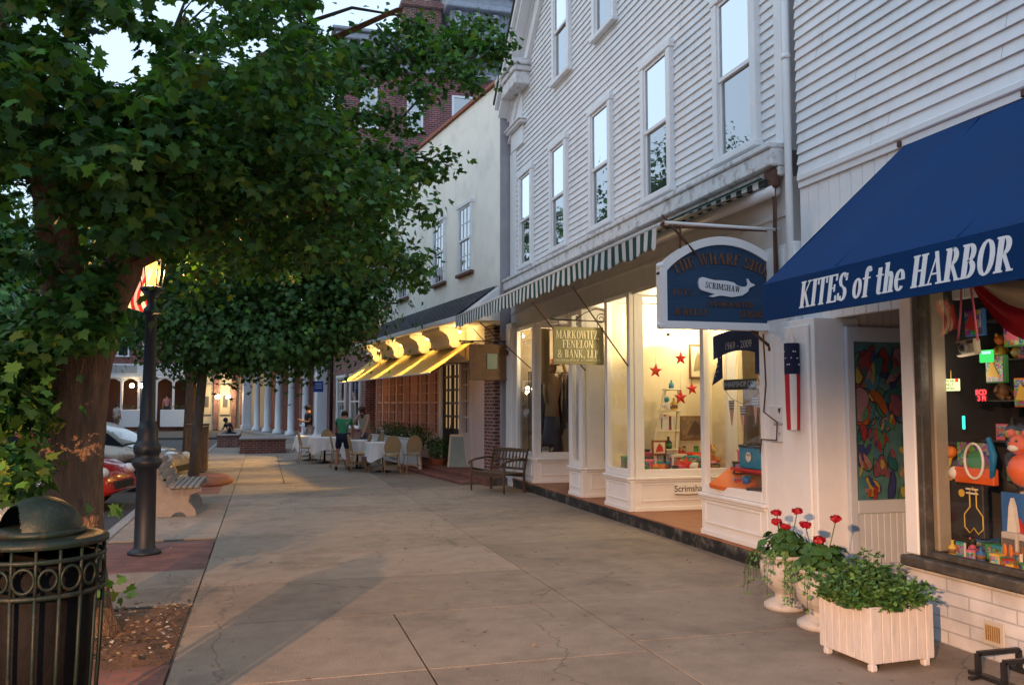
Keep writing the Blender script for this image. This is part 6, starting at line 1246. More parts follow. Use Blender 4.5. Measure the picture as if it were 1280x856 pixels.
# bicycle rack, low square black iron loops in the bottom right corner
br = empty('bicycle_rack', (4.40, 4.1, 0), 0, 'low black iron bicycle rack of square loops at the foot of the painted wall', 'bicycle rack')
for k in range(3):
    y = 4.56 - .20 * k; m = MB(); 
    for (a, b) in (((4.34, y, .012), (4.34, y, .14)), ((4.34, y, .14), (4.66, y, .14)), ((4.66, y, .14), (4.66, y, .012))): m.bar(a, b, .028, .028, IRON, (0, 1, 0))
    m.build('loop', None, br)
m = MB(); m.bar((4.34, 4.62, .014), (4.34, 3.6, .014), .05, .025, IRON); m.bar((4.22, 4.50, .016), (4.31, 4.52, .016), .03, .02, IRON); m.bar((4.66, 4.62, .014), (4.66, 3.6, .014), .04, .025, IRON); m.build('base_frame', None, br)

# ================================================================ pavement cafe
CANE = mat('cane_weave', (.42, .29, .15), .7, .25, 60); CANF = mat('bamboo_frame', (.40, .24, .12), .5, .15, 12); CLOTH = mat('white_tablecloth', (.80, .80, .82), .8, .05, 4)
def chair_proto():
    t = empty('cafe_chair'); 
    m = MB(); m.lathe([(.19, .44), (.205, .455), (.19, .475), (.001, .478)], (0, 0, 0), CANE, 20); m.build('seat', None, t)
    # the back is at +y
    arc = [Vector((.19 * math.cos(a) * 1.0, .19 + .06 * math.sin(a), .66 + .27 * math.sin(a))) for a in np.linspace(-.55, math.pi + .55, 17)]
    arc = [Vector((.16, .17, .46))] + arc + [Vector((-.16, .17, .46))]
    m = MB(); m.tube(arc, .014, CANF, 6); m.build('back_frame', None, t)
    m = MB(); c = Vector((0, .21, .68)); m.poly([c] + arc[1:-1], [(0, i + 1, i + 2) for i in range(len(arc) - 3)] + [(0, len(arc) - 2, 1)], CANE); m.poly([c + Vector((0, .008, 0))] + [p + Vector((0, .008, 0)) for p in arc[1:-1]], [(0, i + 2, i + 1) for i in range(len(arc) - 3)] + [(0, 1, len(arc) - 2)], CANE); m.build('backrest', None, t)
    for (x, y) in ((-.16, -.15), (.16, -.15), (-.16, .17), (.16, .17)): m = MB(); m.tube([(x, y, .45), (x * 1.15, y * 1.05, .2), (x * 1.25, y * 1.35, 0)], .013, CANF, 6); m.build('leg', None, t)
    m = MB(); m.tube([(.17, -.16, .2), (-.17, -.16, .2), (-.17, .18, .2), (.17, .18, .2), (.17, -.16, .2)], .008, CANF, 5); m.build('stretcher', None, t)
    return t
def table_proto():
    t = empty('cafe_table'); m = MB(); m.bbox(-.38, .38, -.38, .38, .71, .735, WOOD); m.build('tabletop', None, t)
    m = MB(); m.tube([(0, 0, .03), (0, 0, .71)], .03, IRON, 8); m.lathe([(.22, 0), (.2, .03), (.03, .05)], (0, 0, 0), IRON, 14); m.build('pedestal', None, t); return t
def cloth(x, y, rz, label, seed):
    rl = random.Random(seed); m = MB(); n = 64; T = []; 
    rings = []
    for (h, e) in ((.742, 0.0), (.742, .97), (.735, 1.0), (.62, 1.06), (.50, 1.12), (.40, 1.16)):
        ring = []
        for i in range(n):
            a = 2 * math.pi * i / n; q = 1 / max(abs(math.cos(a)), abs(math.sin(a))); q = min(q, 1.34); d = .40 * q * e; cw = (q - 1) / .34
            fold = (1 + .05 * math.sin(a * 12 + seed) * (.74 - h) * 3.2) if h < .73 else 1; hh = h - (.14 * cw * (.74 - h) / .34 if h < .73 else 0)
            ring.append((d * fold * math.cos(a), d * fold * math.sin(a), hh))
        rings.append(ring)
    for r_ in rings: m.poly(r_, [], CLOTH)
    V = [p for r_ in rings for p in r_]; m = MB(); F = [(j * n + i, j * n + (i + 1) % n, (j + 1) * n + (i + 1) % n, (j + 1) * n + i) for j in range(1, len(rings) - 1) for i in range(n)] + [tuple(n + i for i in range(n))]
    m.poly(V, F, CLOTH, False); o = m.build('tablecloth'); o.location = (x, y, 0); o.rotation_euler = (0, 0, rz); return tag(o, label, 'tablecloth', 'white tablecloths of the pavement cafe')
cp, tp_ = chair_proto(), table_proto()
fr_ = math.atan(CK)
tables = [(2.92, 22.15, 'nearest the planter'), (2.42, 23.55, 'second from the planter, behind the woman in green'), (1.72, 25.9, 'third along the pavement'), (1.38, 27.3, 'farthest, by the man in shorts')]
cn = 0
for i, (x, y, wh_) in enumerate(tables):
    t = tp_ if i == 0 else copy_tree(tp_); t.location = (x, y, 0); t.rotation_euler = (0, 0, fr_); tag(t, 'small square pavement table, ' + wh_, 'table', 'small cafe tables on the pavement')
    cloth(x, y, fr_, 'white cloth on the cafe table ' + wh_, i + 1)
chairs = [(3.02, 21.35, math.pi, 'bamboo chair seen from behind, left of the two facing the long white screen'), (3.55, 21.45, math.pi + .1, 'bamboo chair seen from behind at the right end of the cafe'), (2.30, 22.3, -1.5 + math.pi, 'bamboo chair at the street side of the nearest table'), (2.42, 22.72, -1.9, 'bamboo chair between the nearest two cafe tables'),
          (1.95, 23.7, 1.6, 'bamboo chair by the woman in green'), (2.95, 24.3, -1.3, 'bamboo chair behind the second cafe table'), (1.2, 25.8, 1.7, 'bamboo chair at the street side of the third table'), (1.9, 26.7, 0.2, 'bamboo chair between the third and farthest tables'), (2.25, 25.6, -1.5, 'bamboo chair on the wall side of the third table')]
for i, (x, y, a, l_) in enumerate(chairs):
    c = cp if i == 0 else copy_tree(cp); c.location = (x, y, 0); c.rotation_euler = (0, 0, a); tag(c, l_, 'chair', 'bamboo chairs of the pavement cafe')
# long white fabric screen with shrubs behind
sc_ = empty('cafe_screen', (3.78, 21.7, 0), fr_ + .03, 'long low white fabric screen behind the cafe chairs', 'screen')
LOCAL[0] = True
m = MB(); m.bbox(-.01, .01, 0, 5.2, .12, .78, CLOTH, None, .005); m.build('panel', None, sc_); m = MB(); [m.bbox(-.025, .025, y - .025, y + .025, 0, .82, TRIM, None, .005) for y in (0, 1.7, 3.4, 5.2)]; m.bbox(-.03, .03, 0, 5.2, .79, .82, TRIM, None, .005); m.build('frame', None, sc_)
LOCAL[0] = False
def shrub(x, y, z0, rad, h, n, label, cat='shrub', pot=None, grp=None, seed=0, mm=None, thin=False):
    rl = random.Random(seed); t = empty('potted_shrub' if pot else 'shrub', (x, y, 0), 0, label, cat, grp)
    if pot: m = MB(); m.lathe([(rad * .5, .0), (rad * .75, z0), (rad * .8, z0 + .02), (rad * .65, z0)], (x, y, .0), pot, 18); m.build('pot', None, t)
    m = MB()
    for k in range(n):
        d = Vector((rl.gauss(0, 1), rl.gauss(0, 1), rl.gauss(0, 1))).normalized() * rl.random() ** .4; c = Vector((x + d.x * rad, y + d.y * rad, z0 + h * .5 + d.z * h * .5))
        leafq(m, c, rl.uniform(.05, .09), d + Vector((rl.uniform(-.5, .5), rl.uniform(-.5, .5), .5)), rl.choice(mm or [GER, HL[2]]), rl)
    m.build('foliage', None, t); m = MB(); [m.tube([(x, y, z0), (x + rl.uniform(-.6, .6) * rad, y + rl.uniform(-.6, .6) * rad, z0 + h * .8)], .008, STEM, 4) for _ in range(6)]; m.build('stems', None, t); return t
TCP = mat('terracotta_pot', (.30, .10, .05), .8, .15, 8)
for i, (x, y, s) in enumerate(((4.0, 22.9, .42), (3.88, 23.8, .45), (3.78, 24.7, .5), (3.68, 25.6, .45), (3.58, 26.5, .5))):
    shrub(x, y, .45, s, .78, 420, 'dark leafy shrub behind the white screen, %s' % ('nearest of the row', 'second of the row', 'middle of the row', 'fourth of the row', 'farthest of the row')[i], pot=None, grp='shrubs behind the cafe screen', seed=i)
shrub(4.28, 21.9, .30, .28, .62, 420, 'bushy green plant in a terracotta pot beside the black restaurant door', 'potted plant', TCP, seed=9, mm=[HL[0], HL[2]])
# sandwich board menu
sb_ = empty('menu_board', (4.72, 21.2, .08), R(-28), 'leaning pale menu board in a white frame at the restaurant step', 'menu board')
LOCAL[0] = True
for s_ in (-1, 1):
    m = MB(); M = Matrix.Translation((0, s_ * .24, 0)) @ Matrix.Rotation(R(15) * s_, 4, 'X'); m.bbox(-.28, .28, -.012, .012, 0, .9, mat('menu_frame', (.60, .50, .40), .6), M, .005); m.bbox(-.235, .235, -.0145 if s_ < 0 else .0125, -.0125 if s_ < 0 else .0145, .06, .84, mat('menu_slate', (.22, .27, .25), .5, .15, 5), M, .0005); m.build('panel', None, sb_)
LOCAL[0] = False

# ================================================================ brick planters at the end of the pavement, far rubbish box, brick mound
for i, (x0, x1, y0, y1, h, l_) in enumerate(((-.78, .75, 31.5, 34.4, .52, 'low red brick planter with a stone coping, nearest on the far pavement'), (-1.75, -.95, 36.2, 41.0, .50, 'long low brick wall where the person sits, behind the nearer planter'))):
    b = empty('brick_planter', ((x0 + x1) / 2, (y0 + y1) / 2, 0), 0, l_, 'planter', 'low brick planters at the far end of the pavement'); m = MB(); m.box(x0, x1, y0, y1, -.01, h - .07, BRK); m.build('wall', None, b); m = MB(); m.bbox(x0 - .04, x1 + .04, y0 - .04, y1 + .04, h - .069, h, mat('stone_coping', (.24, .19, .17), .8, .15, 6), None, .02); m.build('coping', None, b)
m = MB(); m.lathe([(.50, .0), (.49, .08), (.40, .13), (.001, .15)], (-1.12, 20.2, .003), PAVER, 24); mo = m.build('brick_mound'); mo.data.transform(Matrix.Translation((-1.12, 20.2, 0)) @ Matrix.Diagonal((1, 2.4, 1, 1)) @ Matrix.Translation((1.12, -20.2, 0))); tag(mo, 'low rounded mound of pinkish brick round the foot of the grey tree', 'tree surround')
wbn = empty('wooden_bin', (-1.62, 23.2, 0), 0, 'square brown wooden bin behind the grey tree trunk', 'litter bin'); m = MB()
for k in range(6): m.bbox(-1.86 + .085 * k, -1.78 + .085 * k, 22.95, 22.97, .05, 1.15, WOOD, None, .004); m.bbox(-1.355, -1.335, 22.98 + .085 * k, 23.06 + .085 * k, .05, 1.15, WOOD, None, .004)
m.bbox(-1.85, -1.36, 22.98, 23.48, .04, 1.1, WOOD); m.build('slatted_body', None, wbn); m = MB(); m.bbox(-1.89, -1.32, 22.93, 23.5, 1.16, 1.21, WOOD, None, .01); m.build('lid', None, wbn)

# ================================================================ cars nosed in to the kerb
def car(name, loc, rz, paint, label, rim):
    """nose towards local +x, origin on the road under the middle"""
    t = empty(name, loc, rz, label, 'car', 'cars parked nose-in at the kerb'); LOCAL[0] = True
    top = [(-2.1, .62), (-2.08, .86), (-1.95, .98), (-1.4, 1.02), (-1.0, 1.05), (.0, 1.02), (.75, 1.0), (1.2, .93), (1.7, .82), (2.0, .70), (2.1, .56), (2.12, .40), (2.05, .22)]
    xs = np.linspace(-2.12, 2.12, 48); V = []; K = 11
    tx, tz = [p[0] for p in top[:-2]], [p[1] for p in top[:-2]]
    def arch(x, c): return abs(x - c) < .36
    m = MB()
    for x in xs:
        x = float(x); zt = float(np.interp(x, tx, tz)); e = abs(x) / 2.12; hw = .87 * (1 - .20 * max(0, (e - .72) / .28) ** 2); zb = .20 + .12 * max(0, (e - .85) / .15)
        if e > .93: zt = zt - (e - .93) * 2.0
        for c in (-1.32, 1.32):
            if arch(x, c): zb = max(zb, .30 + math.sqrt(max(0, .36 ** 2 - (x - c) ** 2)))
        sec = [(-hw * .96, zb), (-hw, zb + (zt - zb) * .35), (-hw * .985, zb + (zt - zb) * .7), (-hw * .93, zt - .03), (-hw * .80, zt), (0, zt + .025), (hw * .80, zt), (hw * .93, zt - .03), (hw * .985, zb + (zt - zb) * .7), (hw, zb + (zt - zb) * .35), (hw * .96, zb)]
        V += [(x, a, b) for a, b in sec]
    n = len(xs); F = [(i * K + j, i * K + (j + 1) % K, (i + 1) * K + (j + 1) % K, (i + 1) * K + j) for i in range(n - 1) for j in range(K)] + [tuple(range(K)), tuple((n - 1) * K + j for j in range(K - 1, -1, -1))]
    m.poly(V, F, paint, True); fixnormals(m.build('body', None, t))
    prof = [(-1.85, .98), (-1.45, 1.32), (-.9, 1.46), (-.2, 1.48), (.35, 1.40), (.75, 1.20), (1.08, .97)]
    m = MB(); S = []; 
    for i, (x, z) in enumerate(prof): hw = .80 - .17 * (z - .97) / .5; S += [(x, -hw, z), (x, -hw * .7, z + .02), (x, hw * .7, z + .02), (x, hw, z)]
    N = len(prof); m.poly(S, [(i * 4 + j, i * 4 + j + 1, i * 4 + j + 5, i * 4 + j + 4) for i in range(N - 1) for j in range(3)], paint, True); m.build('roof', None, t)
    CG = glass_mat('car_glass', refl=.45, base=.05, dark=(.015, .018, .022))
    m = MB()
    for s in (-1, 1):
        side = [(x, s * (.80 - .17 * (z - .97) / .5) * 1.004, z) for x, z in prof]; base_ = [(x, s * .81, .965) for x, z in prof]
        for i in range(N - 1): m.poly([side[i], side[i + 1], base_[i + 1], base_[i]], [(0, 1, 2, 3)], CG)
    m.poly([(.33, -.60, 1.412), (.33, .60, 1.412), (1.06, .74, .992), (1.06, -.74, .992)], [(0, 1, 2, 3)], CG); m.build('window', None, t)
    m = MB()
    for s in (-1, 1):
        for x in (-.75, .28): m.box(x - .03, x + .03, s * .80 - .02 * s, s * .825, .96, 1.36, paint)
    m.build('pillar', None, t)
    for c in (-1.32, 1.32):
        for s in (-1, 1):
            q = MB(); M = Matrix.Translation((c, s * .78, .32)) @ Matrix.Rotation(R(90), 4, 'X')
            b = len(q.v); q.lathe([(.20, -.09), (.30, -.10), (.325, -.06), (.325, .06), (.30, .10), (.20, .09)], (0, 0, 0), colm('tyre_rubber', (.016, .016, .017), .85), 24)
            q.v = [tuple(M @ Vector(v)) for v in q.v]; w_ = q.build('wheel', None, t)
            q = MB(); q.disc((0, 0, -.05), .205, (0, 0, 1), .02, colm('hub_dark', (.05, .05, .055)), 20)
            for k in range(7): a = 2 * math.pi * k / 7; q.bar((.03 * math.cos(a), .03 * math.sin(a), -.08 if s > 0 else .08), (.20 * math.cos(a), .20 * math.sin(a), -.075 if s > 0 else .075), .045, .02, rim, (0, 0, 1))
            q.disc((0, 0, -.10), .205, (0, 0, 1), .2, rim, 24, .185); q.disc((0, 0, -.09), .05, (0, 0, 1), .18, rim, 12); q.v = [tuple(M @ Vector(v)) for v in q.v]; q.build('rim', None, w_)
    for s in (-1, 1):
        m = MB(); m.ball((1.97, s * .62, .66), .13, colm('headlamp_glass', (.55, .56, .58), .15), (.9, 1.1, .75)); m.build('headlight', None, t)
        m = MB(); m.ball((-2.0, s * .68, .74), .10, colm('tail_red', (.35, .01, .01), .2), (.7, 1, 1)); m.build('tail_light', None, t)
        m = MB(); m.ball((1.80, s * .80, .60), .05, colm('amber_marker', (.6, .22, .02), .3), (1.4, .6, .8)); m.build('indicator', None, t)
        m = MB(); m.ball((.55, s * .93, 1.02), .09, paint, (.7, 1, .75)); m.build('mirror', None, t)
    m = MB(); m.bbox(2.06, 2.125, -.45, .45, .36, .50, colm('grille_black', (.02, .02, .02)), None, .01); m.build('grille', None, t)
    LOCAL[0] = False; return t
RIM = mat('alloy_rim', (.55, .55, .56), .3, .05, 5, metal=.6)
SLV = mat('silver_gold_car_paint', (.36, .31, .25), .28, .04, 4, metal=.35, coat=.7); REDP = mat('red_car_paint', (.40, .012, .010), .25, .05, 4, coat=.8); PALE = mat('pale_car_paint', (.50, .49, .50), .25, .05, 4, metal=.3, coat=.8)
car('parked_car', (-3.75, 21.0, -.13), R(-12), SLV, 'silver-beige car parked nose-in behind the dark lamp post', RIM)
car('parked_car', (-4.42, 17.2, -.13), R(-12), REDP, 'red car whose nose shows between the maple trunk and the lamp post', RIM)
car('parked_car', (-5.0, 13.3, -.13), R(-12), PALE, 'pale car low at the left edge behind the litter bin', RIM)

# ================================================================ flag on the lamp post, seen among the leaves
ff = empty('flag', (-1.45, 11.6, 3.1), 0, 'small red and white striped flag hanging among the leaves beside the lit lamp', 'flag')
m = MB(); p0 = atY(160, 326, 12.0); p1 = atY(172, 385, 12.0)
for k in range(7):
    for i in range(8):
        def fp(u, v): return Vector((p0.x + .30 * u + .05 * math.sin(v * 5 + u * 2), 12.0 + .06 * math.sin(u * 7), p0.z - .12 * u - .58 * v))
        m.poly([fp(k / 7, i / 8), fp((k + 1) / 7, i / 8), fp((k + 1) / 7, (i + 1) / 8), fp(k / 7, (i + 1) / 8)], [(0, 1, 2, 3)], FR if k % 2 == 0 else FW, True)
m.build('cloth', None, ff); m = MB(); m.tube([(p0.x - .30, 12.0, p0.z - .3), (p0.x + .34, 12.0, p0.z + .06)], .012, WOOD, 6); m.build('staff', None, ff)

# ================================================================ goods in the toy shop window
shf = MB(); [shf.box(5.22, 5.50, 3.2, 5.38, z, z + .010, colm('dark_shelf', (.05, .05, .055))) for z in (1.42, 1.72, 2.02, 2.32)]; shf.box(5.52, 5.54, 3.2, 5.38, .6, 2.6, mat('peg_board', (.03, .028, .035), .8, .3, 3)); tag(shf.build('display_shelves'), 'dark shelves of toys inside the kite shop window', 'shelving')
rr2 = random.Random(77); nm = {}
for z, wh_, x0, x1, s0, s1 in ((.602, 'in the front row of the toy window', 4.84, 4.88, .07, .12), (.603, 'in the second row of the toy window', 4.98, 5.04, .09, .16), (.604, 'in the back row of the toy window', 5.14, 5.30, .12, .22), (1.43, 'on the lowest toy shelf', 5.30, 5.34, .12, .22), (1.73, 'on the second toy shelf', 5.30, 5.34, .12, .22), (2.03, 'on the third toy shelf', 5.30, 5.34, .12, .22), (2.33, 'on the top toy shelf', 5.30, 5.34, .12, .22)):
    y = 5.34; L_ = []
    while y > 4.30:
        q = rr2.uniform(s0, s1); L_.append((rr2.uniform(x0, x1), y - q * .4, z, q, ['box', 'figure', 'book', 'bottle', 'ball', 'box'])); y -= q * .75 + rr2.uniform(.0, .02)
    fill(L_, wh_, 'toys ' + wh_, int(z * 1000))
# carded goods pegged on the back board
for i in range(20):
    y, z = 5.28 - .115 * (i % 5 * 2 + (i // 5) % 2) * .95, .92 + .13 * (i // 5); m = MB(); ia, ib = i % 9, (i * 4 + 2 + i // 9) % 9; a, b = GC[ia], GC[ib]; m.bbox(5.40, 5.42, y - .05, y + .05, z - .055, z + .055, a, None, .003); m.bbox(5.396, 5.4, y - .045, y + .045, z + .012, z + .05, pm(), None, .001); m.ball((5.39, y, z - .01), .028, b, seg=8)
    tag(m.build('carded_toy'), CN[ia] + ' carded toy with a ' + CN[ib] + ' blister, pegged in %s row of the dark board' % ('the lowest', 'the second', 'the third', 'the top')[i // 5], 'toy', 'carded toys pegged on the board')
def slabx(name, y0, y1, z0, z1, m, label, cat, x=4.95, t=.05):
    q = MB(); q.bbox(x, x + t, y0, y1, z0, z1, m, None, .006); return tag(q.build(name), label, cat)
o = slabx('toy_box', 5.10, 5.33, .74, 1.12, colm('toy_black', (.02, .02, .022)), 'black toy box with a yellow outlined figure, low in the toy window', 'toy box')
m = MB(); yc, zc = 5.135 + .05, .92; fig = [(.03, .15), (.03, .04), (.085, -.02), (.085, -.11), (.04, -.15), (0, -.11), (-.04, -.15), (-.085, -.11), (-.085, -.02), (-.03, .04), (-.03, .15), (0, .18)]
m.tube([(4.944, yc + a, zc + b) for a, b in fig] + [(4.944, yc + fig[0][0], zc + fig[0][1])], .005, GC[2], 5); m.build('outline', None, o)
m = MB(); m.disc((4.946, 5.29, 1.05), .028, (-1, 0, 0), .004, GC[2], 14); [m.box(4.944, 4.949, 5.14, 5.25, z, z + .012, GC[4]) for z in (1.05, 1.08)]; m.build('print', None, o)
o = slabx('toy_package', 5.0, 5.36, 1.125, 1.24, colm('package_orange', (.60, .10, .015)), 'orange package holding a round white-rimmed green toy', 'toy package')
m = MB(); yc, zc = 5.16, 1.29; m.tube([(4.94, yc + .085 * math.cos(a), zc + .125 * math.sin(a)) for a in np.linspace(0, 6.283, 25)], .010, GC[4], 6, False); m.build('rim', None, o); m = MB(); m.disc((4.96, yc, zc), .075, (-1, 0, 0), .006, GC[1], 20); m.box(4.965, 4.975, 5.04, 5.34, 1.24, 1.42, print_mat(3)); m.build('disc', None, o)
PO = colm('package_orange', (.60, .10, .015)); m = MB(); m.ball((5.0, 4.80, 1.42), .085, PO, (1, 1, .85)); m.ball((5.0, 4.79, 1.25), .10, PO, (1, 1, 1.15)); m.ball((4.93, 4.80, 1.40), .035, GC[4], (1, 1.2, .7), 8); [m.ball((4.925, 4.80 + e * .03, 1.45), .010, GC[9], seg=6) for e in (-1, 1)]
for e in (-1, 1): m.ball((4.98, 4.80 + e * .06, 1.50), .028, PO)
tag(m.build('plush_toy'), 'large orange plush animal high at the right edge of the toy window', 'toy')
m = MB(); m.tube([(4.96, 5.04, 1.46), (4.95, 4.99, 1.34), (4.96, 5.02, 1.18)], [.018, .026, .018], colm('toy_cyan', (.01, .16, .36)), 8); tag(m.build('toy_ring'), 'curved blue toy beside the orange plush animal', 'toy')
m = MB(); m.ball((4.98, 5.42, 1.34), .045, GC[6]); m.tube([(4.98, 5.43, 1.31), (4.97, 5.46, 1.22), (4.98, 5.43, 1.13)], [.022, .028, .02], GC[2], 8); m.ball((4.98, 5.38, 1.19), .05, GC[4]); tag(m.build('duck_toy'), 'orange-headed bird toy with a yellow neck in the toy window', 'toy')
m = MB(); m.prism([(4.80, .83), (4.88, .83), (4.86, 1.0), (4.84, 1.06), (4.82, 1.0)], 4.93, 4.96, 'X', GC[4]); m.prism([(4.76, .81), (4.92, .81), (4.87, .92), (4.81, .92)], 4.961, 4.98, 'X', GC[0]); m.box(4.981, 5.0, 4.72, 4.97, .78, 1.09, GC[3]); tag(m.build('rocket_kit'), 'blue card with a white toy rocket low in the toy window', 'toy')
for i, y in enumerate((4.69, 4.83)):
    o = slabx('figure_box', y - .065, y + .065, .60, .83, colm('pale_box', (.46, .42, .38)), 'pale window box with two toy figures, %s of the pair' % ('right one' if i == 0 else 'left one'), 'toy box', 4.89); m = MB(); m.box(4.884, 4.8895, y - .05, y + .05, .63, .79, colm('box_window', (.12, .10, .09))); [m.ball((4.88, y + e * .024, .71), .018, GC[5 + i], (.4, 1, 2.6), 8) for e in (-1, 1)]; m.build('toy_figure', None, o)
for i, (y, z, a, b, l_) in enumerate(((5.02, 1.95, GC[1], GC[2], 'green and yellow kite package high in the toy window'), (5.2, 2.3, GC[3], GC[0], 'blue toy package behind the pink camera strap'), (4.78, 1.78, GC[6], GC[2], 'orange box high at the right of the toy window'), (4.85, 2.2, GC[1], GC[8], 'green package beside the cloth swag'))):
    m = MB(); m.bbox(5.02, 5.06, y - .085, y + .085, z - .10, z + .10, a, None, .005); m.prism([(y - .05, z - .06), (y + .06, z - .05), (y + .02, z + .07)], 5.008, 5.0135, 'X', b); m.bbox(5.014, 5.0195, y - .075, y + .075, z - .09, z + .09, pm(), None, .001); tag(m.build('toy_package'), l_, 'toy package')
# hanging camera
cm = empty('toy_camera', (4.9, 4.85, 1.9), 0, 'large cream novelty camera hanging by a pink strap in the toy window', 'camera')
cc = atX(1210, 434, 4.88); M = Matrix.Translation(cc) @ Matrix.Rotation(R(-5), 4, 'X')
m = MB(); m.bbox(-.03, .03, -.095, .095, -.06, .055, colm('camera_cream', (.44, .40, .30)), M, .012); m.bbox(-.034, .0, .035, .085, -.05, .04, GC[9], M, .004); m.bbox(-.034, .0, -.08, -.02, .02, .045, GC[9], M, .004); m.build('body', None, cm)
m = MB(); m.tube([M @ Vector((-.03, 0, -.01)), M @ Vector((-.055, 0, -.01))], .036, colm('toy_grey', (.2, .2, .2)), 16); m.tube([M @ Vector((-.055, 0, -.01)), M @ Vector((-.060, 0, -.01))], .024, GC[9], 14); m.build('lens', None, cm)
m = MB(); m.tube([M @ Vector((0, .095, .03)), (4.88, cc.y + .06, 2.35), (4.88, cc.y + .03, 2.62)], .009, GC[8], 6); m.tube([M @ Vector((0, -.095, .03)), (4.88, cc.y - .07, 2.35), (4.88, cc.y - .04, 2.62)], .009, GC[8], 6); m.build('strap', None, cm)
# lit open sign and red led
c1 = atX(1189, 481, 4.95); m = MB(); m.bbox(4.94, 4.955, c1.y - .085, c1.y + .085, c1.z - .045, c1.z + .045, emis('lit_sign_face', (.80, .85, .38), 1.3), None, .004); o = tag(m.build('lit_sign'), 'small glowing yellow-green sign hanging in the toy window', 'sign')
text_mesh('WE ARE', .028, BLKT, parent=o, M=frameM((4.938, c1.y, c1.z + .028), (0, -1, 0), (0, 0, 1)), extrude=.0004); text_mesh('NOT', .034, BLKT, parent=o, M=frameM((4.938, c1.y, c1.z + .0), (0, -1, 0), (0, 0, 1)), extrude=.0004); text_mesh('OPENED', .026, BLKT, parent=o, M=frameM((4.938, c1.y, c1.z - .028), (0, -1, 0), (0, 0, 1)), extrude=.0004)
m = MB(); m.bbox(4.935, 4.9375, c1.y - .085, c1.y - .055, c1.z + .02, c1.z + .045, emis('red_glow', (1, .03, .02), 2)); m.tube([(4.95, c1.y, c1.z + .045), (4.95, c1.y, c1.z + .11)], .004, GC[2], 5); m.build('hanger', None, o)
c2 = atX(1228, 494, 4.97); m = MB(); m.bbox(4.96, 4.98, c2.y - .05, c2.y + .05, c2.z - .045, c2.z + .045, colm('led_case', (.03, .01, .01)), None, .004); o = tag(m.build('led_display'), 'small red lit letters display reading BCD 3 Pi in the toy window', 'display')
LE = emis('led_red', (1, .03, .04), 3.5); text_mesh('BCD', .05, LE, parent=o, M=frameM((4.958, c2.y, c2.z + .020), (0, -1, 0), (0, 0, 1)), extrude=.0004, offset=.0015); text_mesh('3 Pi', .05, LE, parent=o, M=frameM((4.958, c2.y - .005, c2.z - .024), (0, -1, 0), (0, 0, 1)), extrude=.0004, offset=.0015)
c3 = atX(1232, 446, 5.0); m = MB(); m.bbox(5.0, 5.02, c3.y - .06, c3.y + .06, c3.z - .04, c3.z + .05, emis('green_screen', (.05, .6, .12), 1.2), None, .004); m.bbox(4.995, 4.999, c3.y - .05, c3.y + .03, c3.z + .02, c3.z + .04, emis('pale_screen', (.5, .8, .8), 1)); tag(m.build('lit_screen'), 'small glowing green screen behind the novelty camera', 'screen')
c4 = atX(1204, 528, 5.0); m = MB(); m.bbox(5.0, 5.01, c4.y - .014, c4.y + .014, c4.z - .05, c4.z + .05, emis('blue_green_led', (.05, .7, .5), 1.5)); tag(m.build('light_stick'), 'short blue-green light stick in the toy window', 'light stick')
# red, white and blue cloth swag at the top right of the toy window
swg = empty('striped_swag', (4.6, 4.4, 2.3), 0, 'draped red, cream and blue cloth swag under the right end of the navy awning', 'swag')
FC = mat('cream_cloth', (.55, .48, .33), .8, .08, 5); FBL = colm('swag_blue', (.01, .03, .20))
def swg_band(v0, v1, mm, nm_):
    m = MB(); n = 24; K = 5; V = []
    for i in range(n + 1):
        u = i / n; y = 4.78 - 1.5 * u; top = 2.66
        for k in range(K):
            v = v0 + (v1 - v0) * k / (K - 1); drop = .62 * v * math.sin(math.pi * min(1, u * .98 + .02)) ** .55; V.append((4.60 + .03 * math.sin(v * 22 + u * 3) + .015 * math.sin(u * 20), y, top - drop))
    m.poly(V, [(i * K + j, i * K + j + 1, (i + 1) * K + j + 1, (i + 1) * K + j) for i in range(n) for j in range(K - 1)], mm, True); m.build(nm_, None, swg)
swg_band(.66, 1.0, FR, 'red_band'); swg_band(.33, .66, FC, 'cream_band'); swg_band(.0, .33, FBL, 'blue_band')
lamp('POINT', (4.86, 4.6, 2.15), 3.4, (1, .80, .55), .1, kb_, 'shop_light'); lamp('POINT', (4.86, 5.2, 1.9), 1.8, (1, .8, .6), .1, kb_, 'shop_light')
# ================================================================ people
SKN = mat('skin', (.42, .22, .15), .6, .08, 10); HAIRB = mat('brown_hair', (.05, .025, .015), .6, .3, 40); HAIRD = mat('dark_hair', (.015, .012, .012), .6, .3, 40)
def skin_mesh(name, nodes, edges, root, m, parent, sub=2, extra=None):
    """nodes: {key: (x,y,z,r)}; grows one surface over the edges"""
    keys = list(nodes); ix = {k: i for i, k in enumerate(keys)}; me = bpy.data.meshes.new('t'); me.from_pydata([nodes[k][:3] for k in keys], [(ix[a], ix[b]) for a, b in edges], []); me.update()
    o = bpy.data.objects.new('t', me); COL.objects.link(o); sk = o.modifiers.new('s', 'SKIN'); sk.use_smooth_shade = True
    for k in keys:
        v = me.skin_vertices[0].data[ix[k]]; r = nodes[k][3]; v.radius = (r, r) if not isinstance(r, tuple) else r; v.use_root = (k == root)
    s = o.modifiers.new('u', 'SUBSURF'); s.levels = s.render_levels = sub
    dg = bpy.context.evaluated_depsgraph_get(); dg.update(); nm = bpy.data.meshes.new_from_object(o.evaluated_get(dg)); bpy.data.objects.remove(o)
    nm.materials.clear(); nm.materials.append(m); nm.polygons.foreach_set('use_smooth', [True] * len(nm.polygons)); nm.name = name
    ob = bpy.data.objects.new(name, nm); COL.objects.link(ob); ob.parent = parent; return ob
